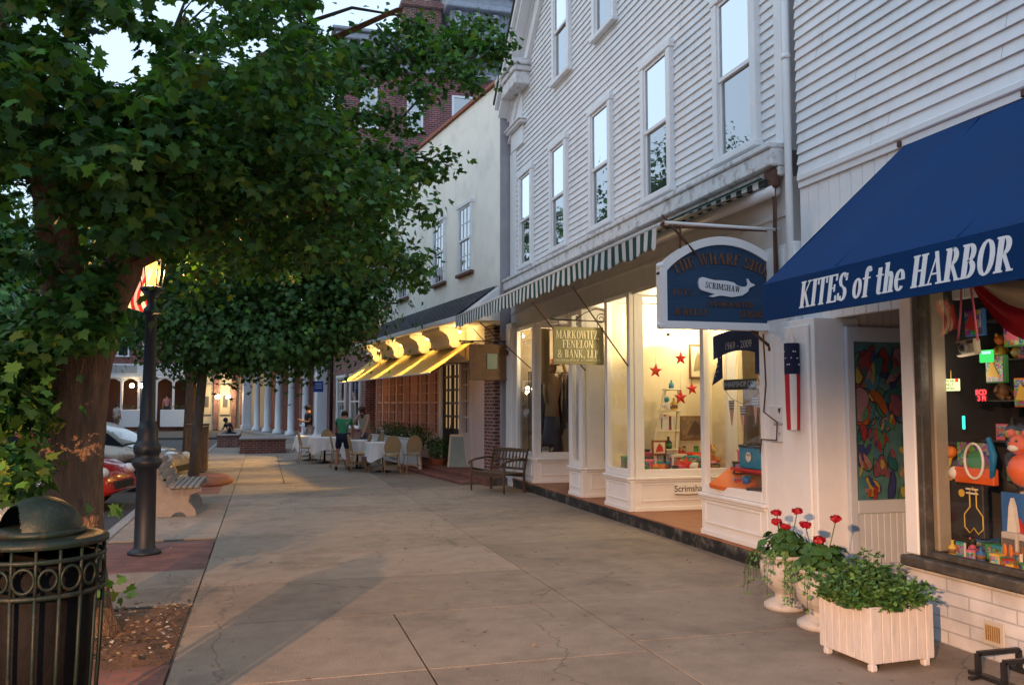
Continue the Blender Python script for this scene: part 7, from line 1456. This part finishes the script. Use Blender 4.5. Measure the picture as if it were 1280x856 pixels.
def person(loc, rz, label, J, top, bottom, hairm, hair='short', h=1.72, cap=None, shoes=(.5, .5, .5), sleeves=True, skirt=False, shirt_len=True):
    t = empty('person', loc, rz, label, 'person'); s = h / 1.72
    base = dict(pel=(0, 0, .93), sp=(0, .0, 1.12), ch=(0, 0, 1.32), nk=(0, 0, 1.46), hd=(0, -.01, 1.56), hd2=(0, -.01, 1.66),
        shL=(.17, 0, 1.41), elL=(.22, .02, 1.13), wrL=(.22, -.06, .89), hnL=(.22, -.08, .81), shR=(-.17, 0, 1.41), elR=(-.22, .02, 1.13), wrR=(-.22, -.06, .89), hnR=(-.22, -.08, .81),
        hpL=(.09, 0, .89), knL=(.10, -.02, .49), anL=(.10, .02, .09), toL=(.11, -.13, .035), hpR=(-.09, 0, .89), knR=(-.10, -.02, .49), anR=(-.10, .02, .09), toR=(-.11, -.13, .035))
    base.update(J); r = dict(pel=.125, sp=.11, ch=.135, nk=.055, hd=.078, hd2=.072, shL=.055, elL=.040, wrL=.026, hnL=.028, shR=.055, elR=.040, wrR=.026, hnR=.028, hpL=.085, knL=.056, anL=.038, toL=.034, hpR=.085, knR=.056, anR=.038, toR=.034)
    N = {k: (v[0] * s, v[1] * s, v[2] * s, r[k] * s) for k, v in base.items()}
    for S in 'LR':                       # fingers as short chains rooted in the palm
        hx, hy, hz, _ = N['hn' + S]; wx, wy, wz, _ = N['wr' + S]; d = Vector((hx - wx, hy - wy, hz - wz)).normalized(); a = d.orthogonal().normalized()
        for f in range(4):
            q = Vector((hx, hy, hz)) + a * (.018 * (f - 1.5)) * s; e = q + d * (.055 - .006 * abs(f - 1)) * s + Vector((0, -.01, 0)); N['f%s%d' % (S, f)] = (*e, .009 * s)
        th = Vector((hx, hy, hz)) + a * .035 * s + d * .01; N['t' + S] = (*th, .010 * s)
    E_ = [('pel', 'sp'), ('sp', 'ch'), ('ch', 'nk'), ('nk', 'hd'), ('hd', 'hd2')]
    for S in 'LR': E_ += [('ch', 'sh' + S), ('sh' + S, 'el' + S), ('el' + S, 'wr' + S), ('wr' + S, 'hn' + S), ('pel', 'hp' + S), ('hp' + S, 'kn' + S), ('kn' + S, 'an' + S), ('an' + S, 'to' + S), ('hn' + S, 't' + S)] + [('hn' + S, 'f%s%d' % (S, f)) for f in range(4)]
    skin_mesh('body', N, E_, 'pel', SKN, t)
    def sub(keys, k=1.18, add=.012): return {q: (N[q][0], N[q][1], N[q][2], N[q][3] * k + add) for q in keys}
    def mid(a, b, f): return tuple(N[a][i] + (N[b][i] - N[a][i]) * f for i in range(3))
    D = sub(['pel', 'sp', 'ch', 'shL', 'shR'], 1.06); 
    for S in 'LR': D['m' + S] = (*mid('sh' + S, 'el' + S, .62 if sleeves else .08), .056 * s)
    D['nb'] = (*mid('ch', 'nk', .75), .07 * s)
    skin_mesh('shirt', D, [('pel', 'sp'), ('sp', 'ch'), ('ch', 'nb'), ('ch', 'shL'), ('ch', 'shR'), ('shL', 'mL'), ('shR', 'mR')], 'sp', top, t)
    D = sub(['pel', 'hpL', 'hpR'], 1.10)
    for S in 'LR': D['k' + S] = (*mid('hp' + S, 'kn' + S, .85), .085 * s)
    skin_mesh('skirt' if skirt else 'shorts', D, [('pel', 'hpL'), ('pel', 'hpR'), ('hpL', 'kL'), ('hpR', 'kR')] + ([('kL', 'kR')] if skirt else []), 'pel', bottom, t)
    m = MB(); hc = Vector(mid('hd', 'hd2', .6)); LOCAL[0] = True
    m.ball(hc + Vector((0, .018, .015)) * s, .098 * s, hairm, (1, 1.05, 1.05), 14)
    if hair == 'long': m.ball(hc + Vector((0, .06, -.12)) * s, .085 * s, hairm, (1.1, .6, 1.7), 12)
    m.build('hair', None, t)
    m = MB(); fy = hc + Vector((0, -.088, -.01)) * s
    for e in (-1, 1): m.ball(fy + Vector((e * .03, -.002, .02)) * s, .010 * s, HAIRD, seg=6)
    m.ball(fy + Vector((0, -.012, -.005)) * s, .014 * s, SKN, (.8, 1, 1.4), 8); m.ball(fy + Vector((0, .0, -.042)) * s, .016 * s, colm('lips', (.30, .08, .07)), (1.4, .4, .4), 6); m.build('face', None, t)
    if cap: m = MB(); m.lathe([(.105 * s, .0), (.10 * s, .05 * s), (.05 * s, .09 * s), (.001, .095 * s)], hc + Vector((0, 0, .02 * s)), cap, 16); m.bbox(hc.x - .07, hc.x + .07, hc.y - .19, hc.y - .08, hc.z + .018, hc.z + .03, cap, None, .004); m.build('cap', None, t)
    for S in 'LR':
        a, b = Vector(N['an' + S][:3]), Vector(N['to' + S][:3]); m = MB(); m.tube([a + Vector((0, .03, -.02)), (a + b) / 2 + Vector((0, 0, .008)), b], [.048 * s, .047 * s, .038 * s], colm('shoe_%d' % int(shoes[0] * 100), shoes), 8); m.build('shoe', None, t)
    LOCAL[0] = False; return t
G_ = lambda px, py: atG(px, py)
p = G_(385, 570)
person((p.x, p.y, 0), R(-70), 'standing man in a cap, dark t-shirt and long pale shorts, looking at his hands', dict(elL=(.20, -.05, 1.15), wrL=(.10, -.26, 1.18), hnL=(.06, -.32, 1.22), elR=(-.20, -.05, 1.15), wrR=(-.10, -.26, 1.18), hnR=(-.06, -.32, 1.22), hd=(0, -.03, 1.55), hd2=(0, -.05, 1.64)),
       mat('dark_tshirt', (.015, .016, .022), .8), mat('pale_shorts', (.50, .48, .52), .8), HAIRD, h=1.68, cap=mat('dark_cap', (.012, .015, .03), .7), shoes=(.55, .53, .52))
p = G_(428, 588)
person((p.x, p.y, 0), R(168), 'woman in a green top and navy shorts seen from behind, bent over a cafe table', dict(ch=(0, -.16, 1.27), nk=(0, -.24, 1.38), hd=(0, -.30, 1.43), hd2=(0, -.36, 1.50), sp=(0, -.06, 1.10), shL=(.16, -.20, 1.34), shR=(-.16, -.20, 1.34), elL=(.24, -.32, 1.10), wrL=(.18, -.46, .92), hnL=(.16, -.53, .87), elR=(-.24, -.30, 1.10), wrR=(-.20, -.44, .92), hnR=(-.18, -.52, .87), knL=(.14, -.02, .49), anL=(.16, .04, .09), toL=(.18, -.1, .035), knR=(-.12, -.02, .49), anR=(-.15, .02, .09), toR=(-.17, -.12, .035)),
       mat('green_top', (.03, .20, .10), .8, .2, 8), mat('navy_shorts', (.008, .012, .04), .8), HAIRD, 'long', h=1.66, shoes=(.02, .02, .02))
p = G_(457, 582)
person((p.x, p.y, 0), R(-38), 'woman with long brown hair, pale tank top and grey skirt, reaching across a table', dict(ch=(0, -.12, 1.29), nk=(0, -.18, 1.41), hd=(0, -.22, 1.49), hd2=(0, -.26, 1.57), sp=(0, -.05, 1.11), shL=(.16, -.15, 1.36), shR=(-.16, -.15, 1.36), elL=(.25, -.36, 1.14), wrL=(.27, -.56, .93), hnL=(.27, -.62, .86), elR=(-.24, -.30, 1.15), wrR=(-.20, -.46, .96), hnR=(-.18, -.52, .89)),
       mat('pale_tank_top', (.40, .36, .28), .8), mat('grey_skirt', (.10, .10, .12), .8), HAIRB, 'long', h=1.72, sleeves=False, skirt=True, shoes=(.05, .04, .04))
p = G_(290, 560)
person((-1.28, 37.6, -.41), R(-60), 'person in dark clothes sitting on the low brick wall, leaning forward', dict(sp=(0, -.03, 1.10), ch=(0, -.12, 1.29), nk=(0, -.2, 1.40), hd=(0, -.25, 1.46), hd2=(0, -.30, 1.54), shL=(.17, -.14, 1.36), shR=(-.17, -.14, 1.36), elL=(.22, -.28, 1.12), wrL=(.12, -.42, 1.0), hnL=(.08, -.46, .96), elR=(-.22, -.28, 1.12), wrR=(-.12, -.42, 1.0), hnR=(-.08, -.46, .96), knL=(.14, -.44, .92), anL=(.14, -.40, .50), toL=(.15, -.54, .45), knR=(-.12, -.44, .92), anR=(-.13, -.42, .50), toR=(-.14, -.56, .45)),
       mat('black_jacket', (.012, .012, .015), .8), mat('dark_jeans', (.02, .03, .06), .8), HAIRD, h=1.66, shoes=(.30, .30, .32))
p = atY(146, 520, 57.0)
person((p.x, 57.0, 0), R(160), 'distant person in a pale shirt standing before the hotel veranda', {}, mat('pale_shirt', (.42, .38, .36), .8), mat('tan_trousers', (.20, .15, .11), .8), HAIRD, shoes=(.1, .1, .1))
p = atY(204, 520, 58.4)
person((p.x, 60.3, .6), R(10), 'distant person in pink standing on the hotel veranda', {}, mat('pink_shirt', (.45, .22, .24), .8), mat('dark_trousers', (.03, .03, .04), .8), HAIRD, shoes=(.1, .1, .1))
# ================================================================ trees
BARK = mat('maple_bark', (.25, .155, .100), .95, .35, 9, 1.0, 26, stretch=(3, 3, .45), stain=(.045, .04, .035), stain_amt=.7, stain_scale=4)
def deepen(m):
    n = m.node_tree.nodes; b = n['Principled BSDF']
    for q in n:
        if q.type == 'BUMP': q.inputs['Strength'].default_value = 1.0; q.inputs['Distance'].default_value = .05
deepen(BARK)
BARKG = mat('grey_bark', (.12, .10, .085), .95, .3, 8, 1.0, 30, stretch=(3, 3, .5)); deepen(BARKG)
def leaf_mat(name, col, tr=.30, var=.55):
    m = mat(name, col, .55, .15, 2.0, island=var, spec=.3); n = m.node_tree.nodes; l = m.node_tree.links; b = n['Principled BSDF']; o = n['Material Output']
    t = n.new('ShaderNodeBsdfTranslucent'); mx = n.new('ShaderNodeMixShader'); mx.inputs[0].default_value = tr
    src = b.inputs['Base Color'].links[0].from_socket; hs = n.new('ShaderNodeMix'); hs.data_type = 'RGBA'; hs.blend_type = 'MULTIPLY'; hs.inputs[0].default_value = 1; hs.inputs[7].default_value = (1.3, 1.6, .5, 1); l.new(src, hs.inputs[6]); l.new(hs.outputs[2], t.inputs[0])
    l.new(b.outputs[0], mx.inputs[1]); l.new(t.outputs[0], mx.inputs[2]); l.new(mx.outputs[0], o.inputs[0]); return m
LF = [leaf_mat('maple_leaf_green', (.062, .150, .026)), leaf_mat('maple_leaf_dark', (.034, .095, .024)), leaf_mat('maple_leaf_olive', (.12, .165, .028)), leaf_mat('maple_leaf_bluish', (.045, .120, .036))]
half = [(0, -.08), (.10, -.14), (.30, -.22), (.26, -.06), (.50, .02), (.42, .14), (.56, .34), (.34, .33), (.28, .40), (.20, .38), (.20, .56), (.10, .60), (0, .86)]
MAPLE = np.array(half + [(-x, y) for x, y in half[-2:0:-1]]); MAPLE = np.column_stack([MAPLE, -.22 * np.abs(MAPLE[:, 0]) - .10 * MAPLE[:, 1] ** 2])
SIMPLE = np.array([(0, -.1, 0), (.32, -.16, -.06), (.24, .04, -.05), (.55, .28, -.12), (.22, .36, -.06), (0, .86, -.08), (-.22, .36, -.06), (-.55, .28, -.12), (-.24, .04, -.05), (-.32, -.16, -.06)])
def leaf_cloud(name, pos, size, outw, mats, parent, shape, seed, droop=.6):
    rng = np.random.default_rng(seed); N = len(pos); K = len(shape)
    nrm = outw * .5 + rng.normal(0, .42, (N, 3)); nrm[:, 2] += .55; nrm /= np.linalg.norm(nrm, axis=1)[:, None]
    tip = outw + rng.normal(0, .5, (N, 3)); tip[:, 2] -= droop; tip -= nrm * np.sum(tip * nrm, 1)[:, None]; tip /= np.linalg.norm(tip, axis=1)[:, None] + 1e-9
    sx = np.cross(tip, nrm); sz = size[:, None, None]
    V = pos[:, None, :] + sz * (sx[:, None, :] * shape[None, :, 0:1] + tip[:, None, :] * shape[None, :, 1:2] + nrm[:, None, :] * shape[None, :, 2:3])
    me = bpy.data.meshes.new(name); V = V.reshape(-1, 3).astype(np.float32); me.vertices.add(len(V)); me.vertices.foreach_set('co', V.ravel()); me.loops.add(N * K); me.loops.foreach_set('vertex_index', np.arange(N * K, dtype=np.int32))
    me.polygons.add(N); me.polygons.foreach_set('loop_start', np.arange(0, N * K, K, dtype=np.int32)); me.polygons.foreach_set('loop_total', np.full(N, K, dtype=np.int32))
    for m in mats: me.materials.append(m)
    me.polygons.foreach_set('material_index', rng.choice(len(mats), N, p=np.array([.44, .28, .10, .18][:len(mats)]) / sum([.44, .28, .10, .18][:len(mats)])).astype(np.int32)); me.update(calc_edges=True)
    if parent is not None: me.transform(chain(parent).inverted())
    o = bpy.data.objects.new(name, me); COL.objects.link(o); o.parent = parent; return o
def inpoly(x, y, poly):
    c = False; n = len(poly)
    for i in range(n):
        x1, y1 = poly[i]; x2, y2 = poly[i - 1]
        if (y1 > y) != (y2 > y) and x < (x2 - x1) * (y - y1) / (y2 - y1) + x1: c = not c
    return c
def P3(px, py, Y): return atY(px, py, Y)

# ---- the near maple -------------------------------------------------------------
mp = empty('maple_tree', (-1.3, 7.3, 0), 0, 'large maple with deeply furrowed bark overhanging the pavement, nearest at left', 'tree')
def furrowed(pts, rad, m, seg=40, amp=.05, seed=0):
    pts = [Vector(p) for p in pts]; L = [0]
    for a, b in zip(pts[:-1], pts[1:]): L.append(L[-1] + (b - a).length)
    n = int(L[-1] / .04) + 2; P = []; Rr = []
    for i in range(n):
        s = L[-1] * i / (n - 1); k = min(max(np.searchsorted(L, s) - 1, 0), len(pts) - 2); t = (s - L[k]) / (L[k + 1] - L[k]); P.append(pts[k].lerp(pts[k + 1], t)); Rr.append(rad[k] + (rad[k + 1] - rad[k]) * t)
    P2 = [P[0]] + [(P[i - 1] + P[i] * 2 + P[i + 1]) / 4 for i in range(1, n - 1)] + [P[-1]]; V = []; F = []; rn = random.Random(seed); ph = [rn.uniform(0, 6.28) for _ in range(6)]
    for i, p in enumerate(P2):
        z = p.z
        for k in range(seg):
            a = 2 * math.pi * k / seg; r = Rr[i] * (1 + amp * .8 * math.sin(3 * a + ph[0] + z * 1.1) + amp * .7 * math.sin(5 * a + ph[1] - z * 1.7) + amp * .45 * math.sin(17 * a + ph[2] + 1.5 * math.sin(z * 4)) + amp * .3 * math.sin(11 * a + ph[3] + z * 9) + rn.uniform(-.008, .008))
            V.append((p.x + r * math.cos(a), p.y + r * math.sin(a), p.z))
    F = [(i * seg + k, i * seg + (k + 1) % seg, (i + 1) * seg + (k + 1) % seg, (i + 1) * seg + k) for i in range(n - 1) for k in range(seg)]; m.poly(V, F, BARK, True)
tr = MB(); furrowed([(-1.33, 7.3, -.03), (-1.33, 7.3, .15), (-1.35, 7.3, .5), (-1.385, 7.3, 1.2), (-1.42, 7.3, 1.8), (-1.39, 7.3, 2.2), (-1.36, 7.3, 2.5)], [.31, .235, .195, .21, .27, .29, .26], tr, 56, .05, 4)
tr.ball((-1.60, 7.12, 1.98), .13, BARK, (.8, .8, 1.3), 16); tr.build('trunk', None, mp)
kn = MB(); kn.ball((-1.585, 6.99, 1.98), .05, mat('knot_hole', (.01, .008, .007), 1), (.5, .5, 1.6), 10); kn.build('knot_hole', None, mp)
lm = MB(); TWIG = mat('twig_bark', (.055, .040, .030), .9, .3, 10)
limbs = [([(-1.45, 7.3, 2.35), (-1.52, 7.2, 2.8), (-1.55, 7.0, 3.4), (-1.9, 6.6, 4.4), (-2.3, 6.2, 5.6)], [.17, .15, .13, .10, .06]), ([(-1.27, 7.3, 2.35), (-1.12, 7.35, 2.7), (-1.0, 7.5, 3.3), (-.6, 7.7, 4.2), (.2, 8.0, 5.1)], [.18, .15, .12, .08, .03]), ([(-1.05, 7.45, 3.2), (-1.05, 8.3, 4.4), (-.9, 9.6, 5.8)], [.12, .09, .05]),
         ([(-1.55, 7.0, 3.3), (-2.6, 6.8, 3.9), (-3.6, 6.6, 4.3)], [.10, .07, .04]), ([(-.6, 7.7, 4.2), (.1, 6.9, 4.4), (.9, 6.2, 4.6)], [.08, .05, .03]), ([(-1.1, 7.4, 2.75), (-.3, 7.0, 3.1), (.6, 6.8, 3.25)], [.09, .05, .025])]
for pts, rd in limbs: furrowed(pts, rd, lm, 24, .05, len(pts))
rt = random.Random(21); 
SIL = [(-80, -80), (600, -80), (585, 0), (600, 12), (622, 20), (648, 58), (640, 82), (612, 100), (560, 92), (545, 130), (520, 150), (545, 190), (555, 205), (520, 222), (545, 265), (520, 285), (535, 345), (510, 345), (480, 330), (468, 385), (440, 402), (380, 395), (300, 405), (262, 432), (215, 428), (190, 400), (165, 430), (150, 395), (140, 445), (60, 440), (80, 500), (95, 560), (88, 615), (60, 640), (20, 625), (-80, 640)]
SKYG = [(50, 30, 28, 20), (140, 52, 32, 28), (158, 82, 44, 26), (128, 92, 20, 14), (220, 12, 42, 16), (262, 14, 30, 14), (285, 76, 18, 12), (320, 58, 22, 16), (350, 28, 14, 10), (75, 130, 9, 7), (435, 22, 55, 32), (470, 10, 50, 22), (585, 8, 34, 12), (540, 3, 30, 14), (147, 155, 7, 8), (190, 60, 16, 10), (18, 95, 8, 8), (245, 70, 10, 8)]
tips = []
centers = [(0.2, 8.0, 4.9, 2.6, 2.4, 1.9), (-1.4, 7.2, 4.8, 2.6, 2.6, 2.4), (-2.9, 6.4, 4.2, 1.8, 2.2, 1.8), (1.4, 8.3, 4.9, 1.8, 1.6, 1.3), (.6, 6.8, 3.7, 1.7, 1.5, 1.0), (-.6, 9.6, 5.2, 2.2, 2.2, 2.4), (-.6, 6.6, 3.6, 1.6, 1.6, 1.0), (2.0, 9.4, 5.6, 1.4, 1.4, 1.2)]
tries = 0
while len(tips) < 1500 and tries < 60000:
    tries += 1; cx, cyy, cz, rx, ry, rz_ = rt.choice(centers); d = Vector((rt.gauss(0, 1), rt.gauss(0, 1), rt.gauss(0, 1))).normalized() * rt.random() ** .45
    c = Vector((cx + d.x * rx, cyy + d.y * ry, cz + d.z * rz_))
    if c.y < 3.6 or c.x > 3.6: continue
    q = proj(c)
    inview = -60 < q[0] < 1340 and -60 < q[1] < 900
    if inview:
        if not inpoly(q[0], q[1], SIL): continue
        if any(((q[0] - a) / rx_) ** 2 + ((q[1] - b) / ry_) ** 2 < 1.25 for a, b, rx_, ry_ in SKYG): continue
        if q[0] > 400 and rt.random() < ((.70 if q[0] < 450 else .94) if q[1] < 205 else (.2 if q[0] < 470 else .6)): continue
        if c.y < 11.9 and ((q[0] - 168) / 30) ** 2 + ((q[1] - 352) / 44) ** 2 < 1: continue
        if c.y < 10.9 and ((q[0] - 193) / 26) ** 2 + ((q[1] - 338) / 26) ** 2 < 1: continue
    elif rt.random() < .45 or q[0] > 500: continue
    tips.append(c)
# low hanging shoots beside the trunk
for (px, py, Y, n, rx_, ry_) in ((0, 490, 6.6, 26, 32, 75), (8, 585, 6.2, 18, 30, 34), (85, 400, 6.7, 20, 42, 28), (130, 370, 6.8, 20, 40, 30), (50, 440, 6.7, 26, 50, 45), (105, 645, 6.7, 2, 14, 10), (118, 722, 6.95, 1, 4, 8)):
    for _ in range(n): tips.append(P3(px + rt.gauss(0, .45) * rx_, py + rt.gauss(0, .45) * ry_, Y + rt.uniform(-.4, .3)))
# long thin branches at the right edge of the crown
def twig_line(P, Ys, rad, nl):
    pts = [P3(a, b, y) for (a, b), y in zip(P, Ys)]; lm.tube(pts, [rad * (1 - .75 * i / (len(pts) - 1)) for i in range(len(pts))], TWIG, 6)
    for a, b in zip(pts[:-1], pts[1:]):
        for _ in range(nl): tips.append(a.lerp(b, rt.random()) + Vector((rt.gauss(0, .07), rt.gauss(0, .07), rt.gauss(-.02, .07))))
twig_line([(400, 95), (450, 75), (520, 75), (575, 50), (615, 28)], [8.4, 8.5, 8.6, 8.6, 8.6], .030, 7)
twig_line([(520, 75), (590, 62), (640, 62)], [8.6, 8.6, 8.5], .012, 8)
twig_line([(430, 140), (500, 150), (560, 85), (600, 95)], [8.2, 8.2, 8.2, 8.2], .016, 6)
twig_line([(400, 200), (470, 190), (530, 198), (552, 205)], [8.0, 8.0, 8.0, 8.0], .016, 7)
twig_line([(400, 250), (470, 250), (530, 268)], [7.8, 7.8, 7.8], .014, 7)
twig_line([(380, 30), (440, 10), (500, 20), (540, 40)], [8.6, 8.8, 8.8, 8.8], .022, 8)
twig_line([(470, 30), (500, 70), (480, 100)], [8.6, 8.6, 8.6], .010, 5)
twig_line([(380, 320), (450, 300), (500, 320), (528, 340)], [7.6, 7.6, 7.6, 7.6], .014, 7)
twig_line([(216, 110), (250, 60), (215, 45), (232, 0)], [8.8, 8.8, 8.8, 8.8], .05, 1); twig_line([(228, 170), (255, 125), (268, 80), (262, 40)], [7.8, 7.8, 7.8, 7.8], .02, 1)
for _ in range(110):
    c = rt.choice(tips); e = c + Vector((rt.uniform(-.3, .3), rt.uniform(-.3, .3), rt.uniform(-.1, .3))); b = min((Vector(p) for pts, _ in limbs for p in [Vector(pts[i]).lerp(Vector(pts[i + 1]), f_) for i in range(len(pts) - 1) for f_ in (.2, .5, .8)]), key=lambda v: (v - c).length)
    if proj(c)[1] < 60 and proj(c)[0] > 340: continue
    if (b - c).length < (1.3 if proj(c)[0] < 380 else .7): lm.tube([b, b.lerp(c, .3) + Vector((rt.uniform(-.06, .06), rt.uniform(-.06, .06), .10)), b.lerp(c, .65) + Vector((rt.uniform(-.07, .07), rt.uniform(-.07, .07), .10)), c], [.014, .010, .007, .003], TWIG, 5)
lm.build('limbs', None, mp)
rng = np.random.default_rng(5); POS = []; OUT = []
for c in tips:
    n = rt.randint(26, 40); base_ = np.array(c); o_ = rng.normal(0, 1, (n, 3)); o_ /= np.linalg.norm(o_, axis=1)[:, None]; POS.append(base_ + o_ * rng.uniform(.03, .23, (n, 1)) * np.array([1.2, 1.2, .7])); OUT.append(o_)
POS = np.vstack(POS); OUT = np.vstack(OUT)
# the shoots of leaves thin out at the sky holes too
d = POS - np.array(EYEV); zc = d @ np.array(_f); qx = 640 + FPX * (d @ np.array(_r)) / zc; qy = 428 - FPX * (d @ np.array(_u)) / zc; keep = np.ones(len(POS), bool)
for a, b, rx_, ry_ in SKYG: keep &= ~((((qx - a) / (rx_ * .8)) ** 2 + ((qy - b) / (ry_ * .8)) ** 2 < 1) & (rng.random(len(POS)) < .88))
for pg_, pr_ in (([(60, 446), (150, 432), (142, 560), (142, 700), (92, 720), (80, 560)], .95), ([(58, 395), (72, 300), (98, 285), (150, 300), (152, 395)], .72)):
    inn = np.array([30 < a < 170 and 270 < b < 730 and inpoly(a, b, pg_) for a, b in zip(qx, qy)]); keep &= ~(inn & (POS[:, 1] < 7.6) & (rng.random(len(POS)) < pr_))
for a, b, rx_, ry_, pr_ in ((166, 354, 24, 40, .93), (193, 334, 20, 20, .75)): keep &= ~((((qx - a) / rx_) ** 2 + ((qy - b) / ry_) ** 2 < 1) & (POS[:, 1] < 11.9) & (rng.random(len(POS)) < pr_))
keep &= (POS[:, 1] > 3.3); SZ = np.where((qx < 230) & (POS[:, 1] < 7.2), rng.uniform(.065, .115, len(qx)), rng.uniform(.042, .082, len(qx)))[keep]; POS, OUT = POS[keep], OUT[keep]
leaf_cloud('crown', POS, SZ, OUT, LF, mp, MAPLE, 1)

# ---- trees behind ----------------------------------------------------------------
def back_tree(name, x, y, label, blobs, nl, trunk, size=(.085, .15), seed=1, sil=None, lean=0, bark=None, mats=LF, shape=SIMPLE):
    t = empty(name, (x, y, 0), 0, label, 'tree'); m = MB(); m.tube(trunk[0], trunk[1], bark or BARKG, 12)
    rg_ = np.random.default_rng(seed); rq = random.Random(seed)
    for b in blobs:
        j = min(3, len(trunk[0]) - 1); m.tube([trunk[0][-1 if len(trunk[0]) < 3 else -2], Vector(trunk[0][-1]).lerp(Vector(b[:3]), .5) + Vector((0, 0, .2)), b[:3]], [trunk[1][-1] * .7, trunk[1][-1] * .45, .02], bark or BARKG, 6)
    m.build('trunk', None, t); P = []; O = []; k = 0
    while k < nl:
        cx, cy2, cz, rx, ry, rz_ = blobs[rq.randrange(len(blobs))]; d = np.array([rq.gauss(0, 1), rq.gauss(0, 1), rq.gauss(0, 1)]); d /= np.linalg.norm(d); dd = d * rq.random() ** .35; c = np.array([cx + dd[0] * rx, cy2 + dd[1] * ry, cz + dd[2] * rz_])
        if sil:
            q = proj(c)
            if not inpoly(q[0], q[1], sil): k += .05; continue
        n = rq.randint(8, 18); o_ = rg_.normal(0, 1, (n, 3)); P.append(c + o_ * np.array([.24, .24, .13]) * (1 + 1.2 * (rq.random() < .25))); O.append(o_ / np.linalg.norm(o_, axis=1)[:, None] * .5 + d * .5); k += n
    P = np.vstack(P); O = np.vstack(O); leaf_cloud('crown', P, rg_.uniform(size[0], size[1], len(P)), O, mats, t, shape, seed); return t
SIL2 = [(150, 270), (480, 270), (500, 350), (478, 385), (470, 412), (445, 436), (420, 452), (385, 440), (345, 452), (300, 450), (262, 462), (235, 490), (205, 470), (190, 440), (150, 400)]
back_tree('street_tree', -1.35, 19.8, 'second pavement tree with a slim grey trunk and dense dark crown, on the brick mound', [(-.9, 19.5, 5.6, 2.3, 2.2, 2.2), (.8, 19.3, 5.0, 2.2, 2.0, 1.7), (-2.2, 19.6, 5.2, 1.8, 2, 1.8), (1.4, 19.2, 5.0, 1.5, 1.6, 1.4), (0.2, 19.3, 3.35, 1.9, 1.6, 1.05), (1.5, 19.4, 3.9, 1.1, 1.3, .9), (-1.5, 19.5, 3.4, 1.5, 1.3, 1.15), (-.6, 19.3, 2.95, .9, .9, .55), (.4, 19.3, 3.0, 1.0, .9, .5), (-.2, 19.6, 7.0, 2.6, 2.2, 1.6)], 36000,
          ([(-1.42, 19.8, .05), (-1.36, 19.8, 1.2), (-1.28, 19.8, 2.4), (-1.1, 19.8, 4.0)], [.12, .105, .10, .08]), seed=3, sil=None, mats=[LF[1], LF[1], LF[0], LF[3]])
back_tree('street_tree', -1.95, 25.5, 'third pavement tree with a darker brown trunk, behind the slim grey one', [(-1.9, 25.5, 6.2, 2.6, 2.4, 2.4), (-3.4, 25.2, 5.2, 2.0, 2, 1.8), (-.2, 25.5, 5.2, 2.0, 2, 1.4), (-2.0, 25.3, 4.4, 2.0, 1.6, 1.0)], 14000, ([(-1.98, 25.5, 0), (-1.95, 25.5, 2.0), (-1.9, 25.5, 4.5)], [.17, .14, .10]), seed=4, bark=BARK, size=(.16, .26))
# trees across the street: the left edge of the picture and the reflections in the upper windows
FL_ = [LF[1], LF[0], LF[3], LF[2]]
for i, (x, y, s, sz, l_) in enumerate(((-13, 43, .8, 1.0, 'broad leafy tree across the street, seen left of the maple trunk'), (-15.5, 52, .85, 2.3, 'tall tree across the street, in front of the hotel at the left edge'), (-18, 38, .9, 2.4, 'tall tree across the street behind the broad leafy one'), (-25, 60, 1.0, 2.6, 'tall tree at the left end of the hotel'), (-16, 80, 1.1, 2.9, 'tall tree standing behind the hotel roof'), (-7, 88, 1.0, 2.8, 'tall tree behind the hotel, nearest the pale lit shopfront'), (-16, 12, 1.0, 1.2, 'tree across the street beyond the parked cars, outside the picture'), (-15, 22, .95, 1.3, 'second tree across the street, outside the picture'), (-15, 31, .95, 1.4, 'third tree across the street, outside the picture'))):
    back_tree('shade_tree', x, y, l_, [(x, y, 5.2 * sz, 3.2 * s, 3.2 * s, 2.2 * sz), (x - 2 * s, y + 1, 4.2 * sz, 2.6 * s, 2 * s, 1.6 * sz), (x + 2 * s, y - 1, 3.9 * sz, 2.6 * s, 2 * s, 1.5 * sz), (x, y, 2.4 * sz, 2.2, 2.2, 1.2 * sz)], int(5000 + 4000 * sz), ([(x, y, -.13), (x, y, 2.2), (x + .1, y, 3.6 * sz)], [.34, .28, .18]), seed=30 + i, size=(.28, .50), mats=FL_)
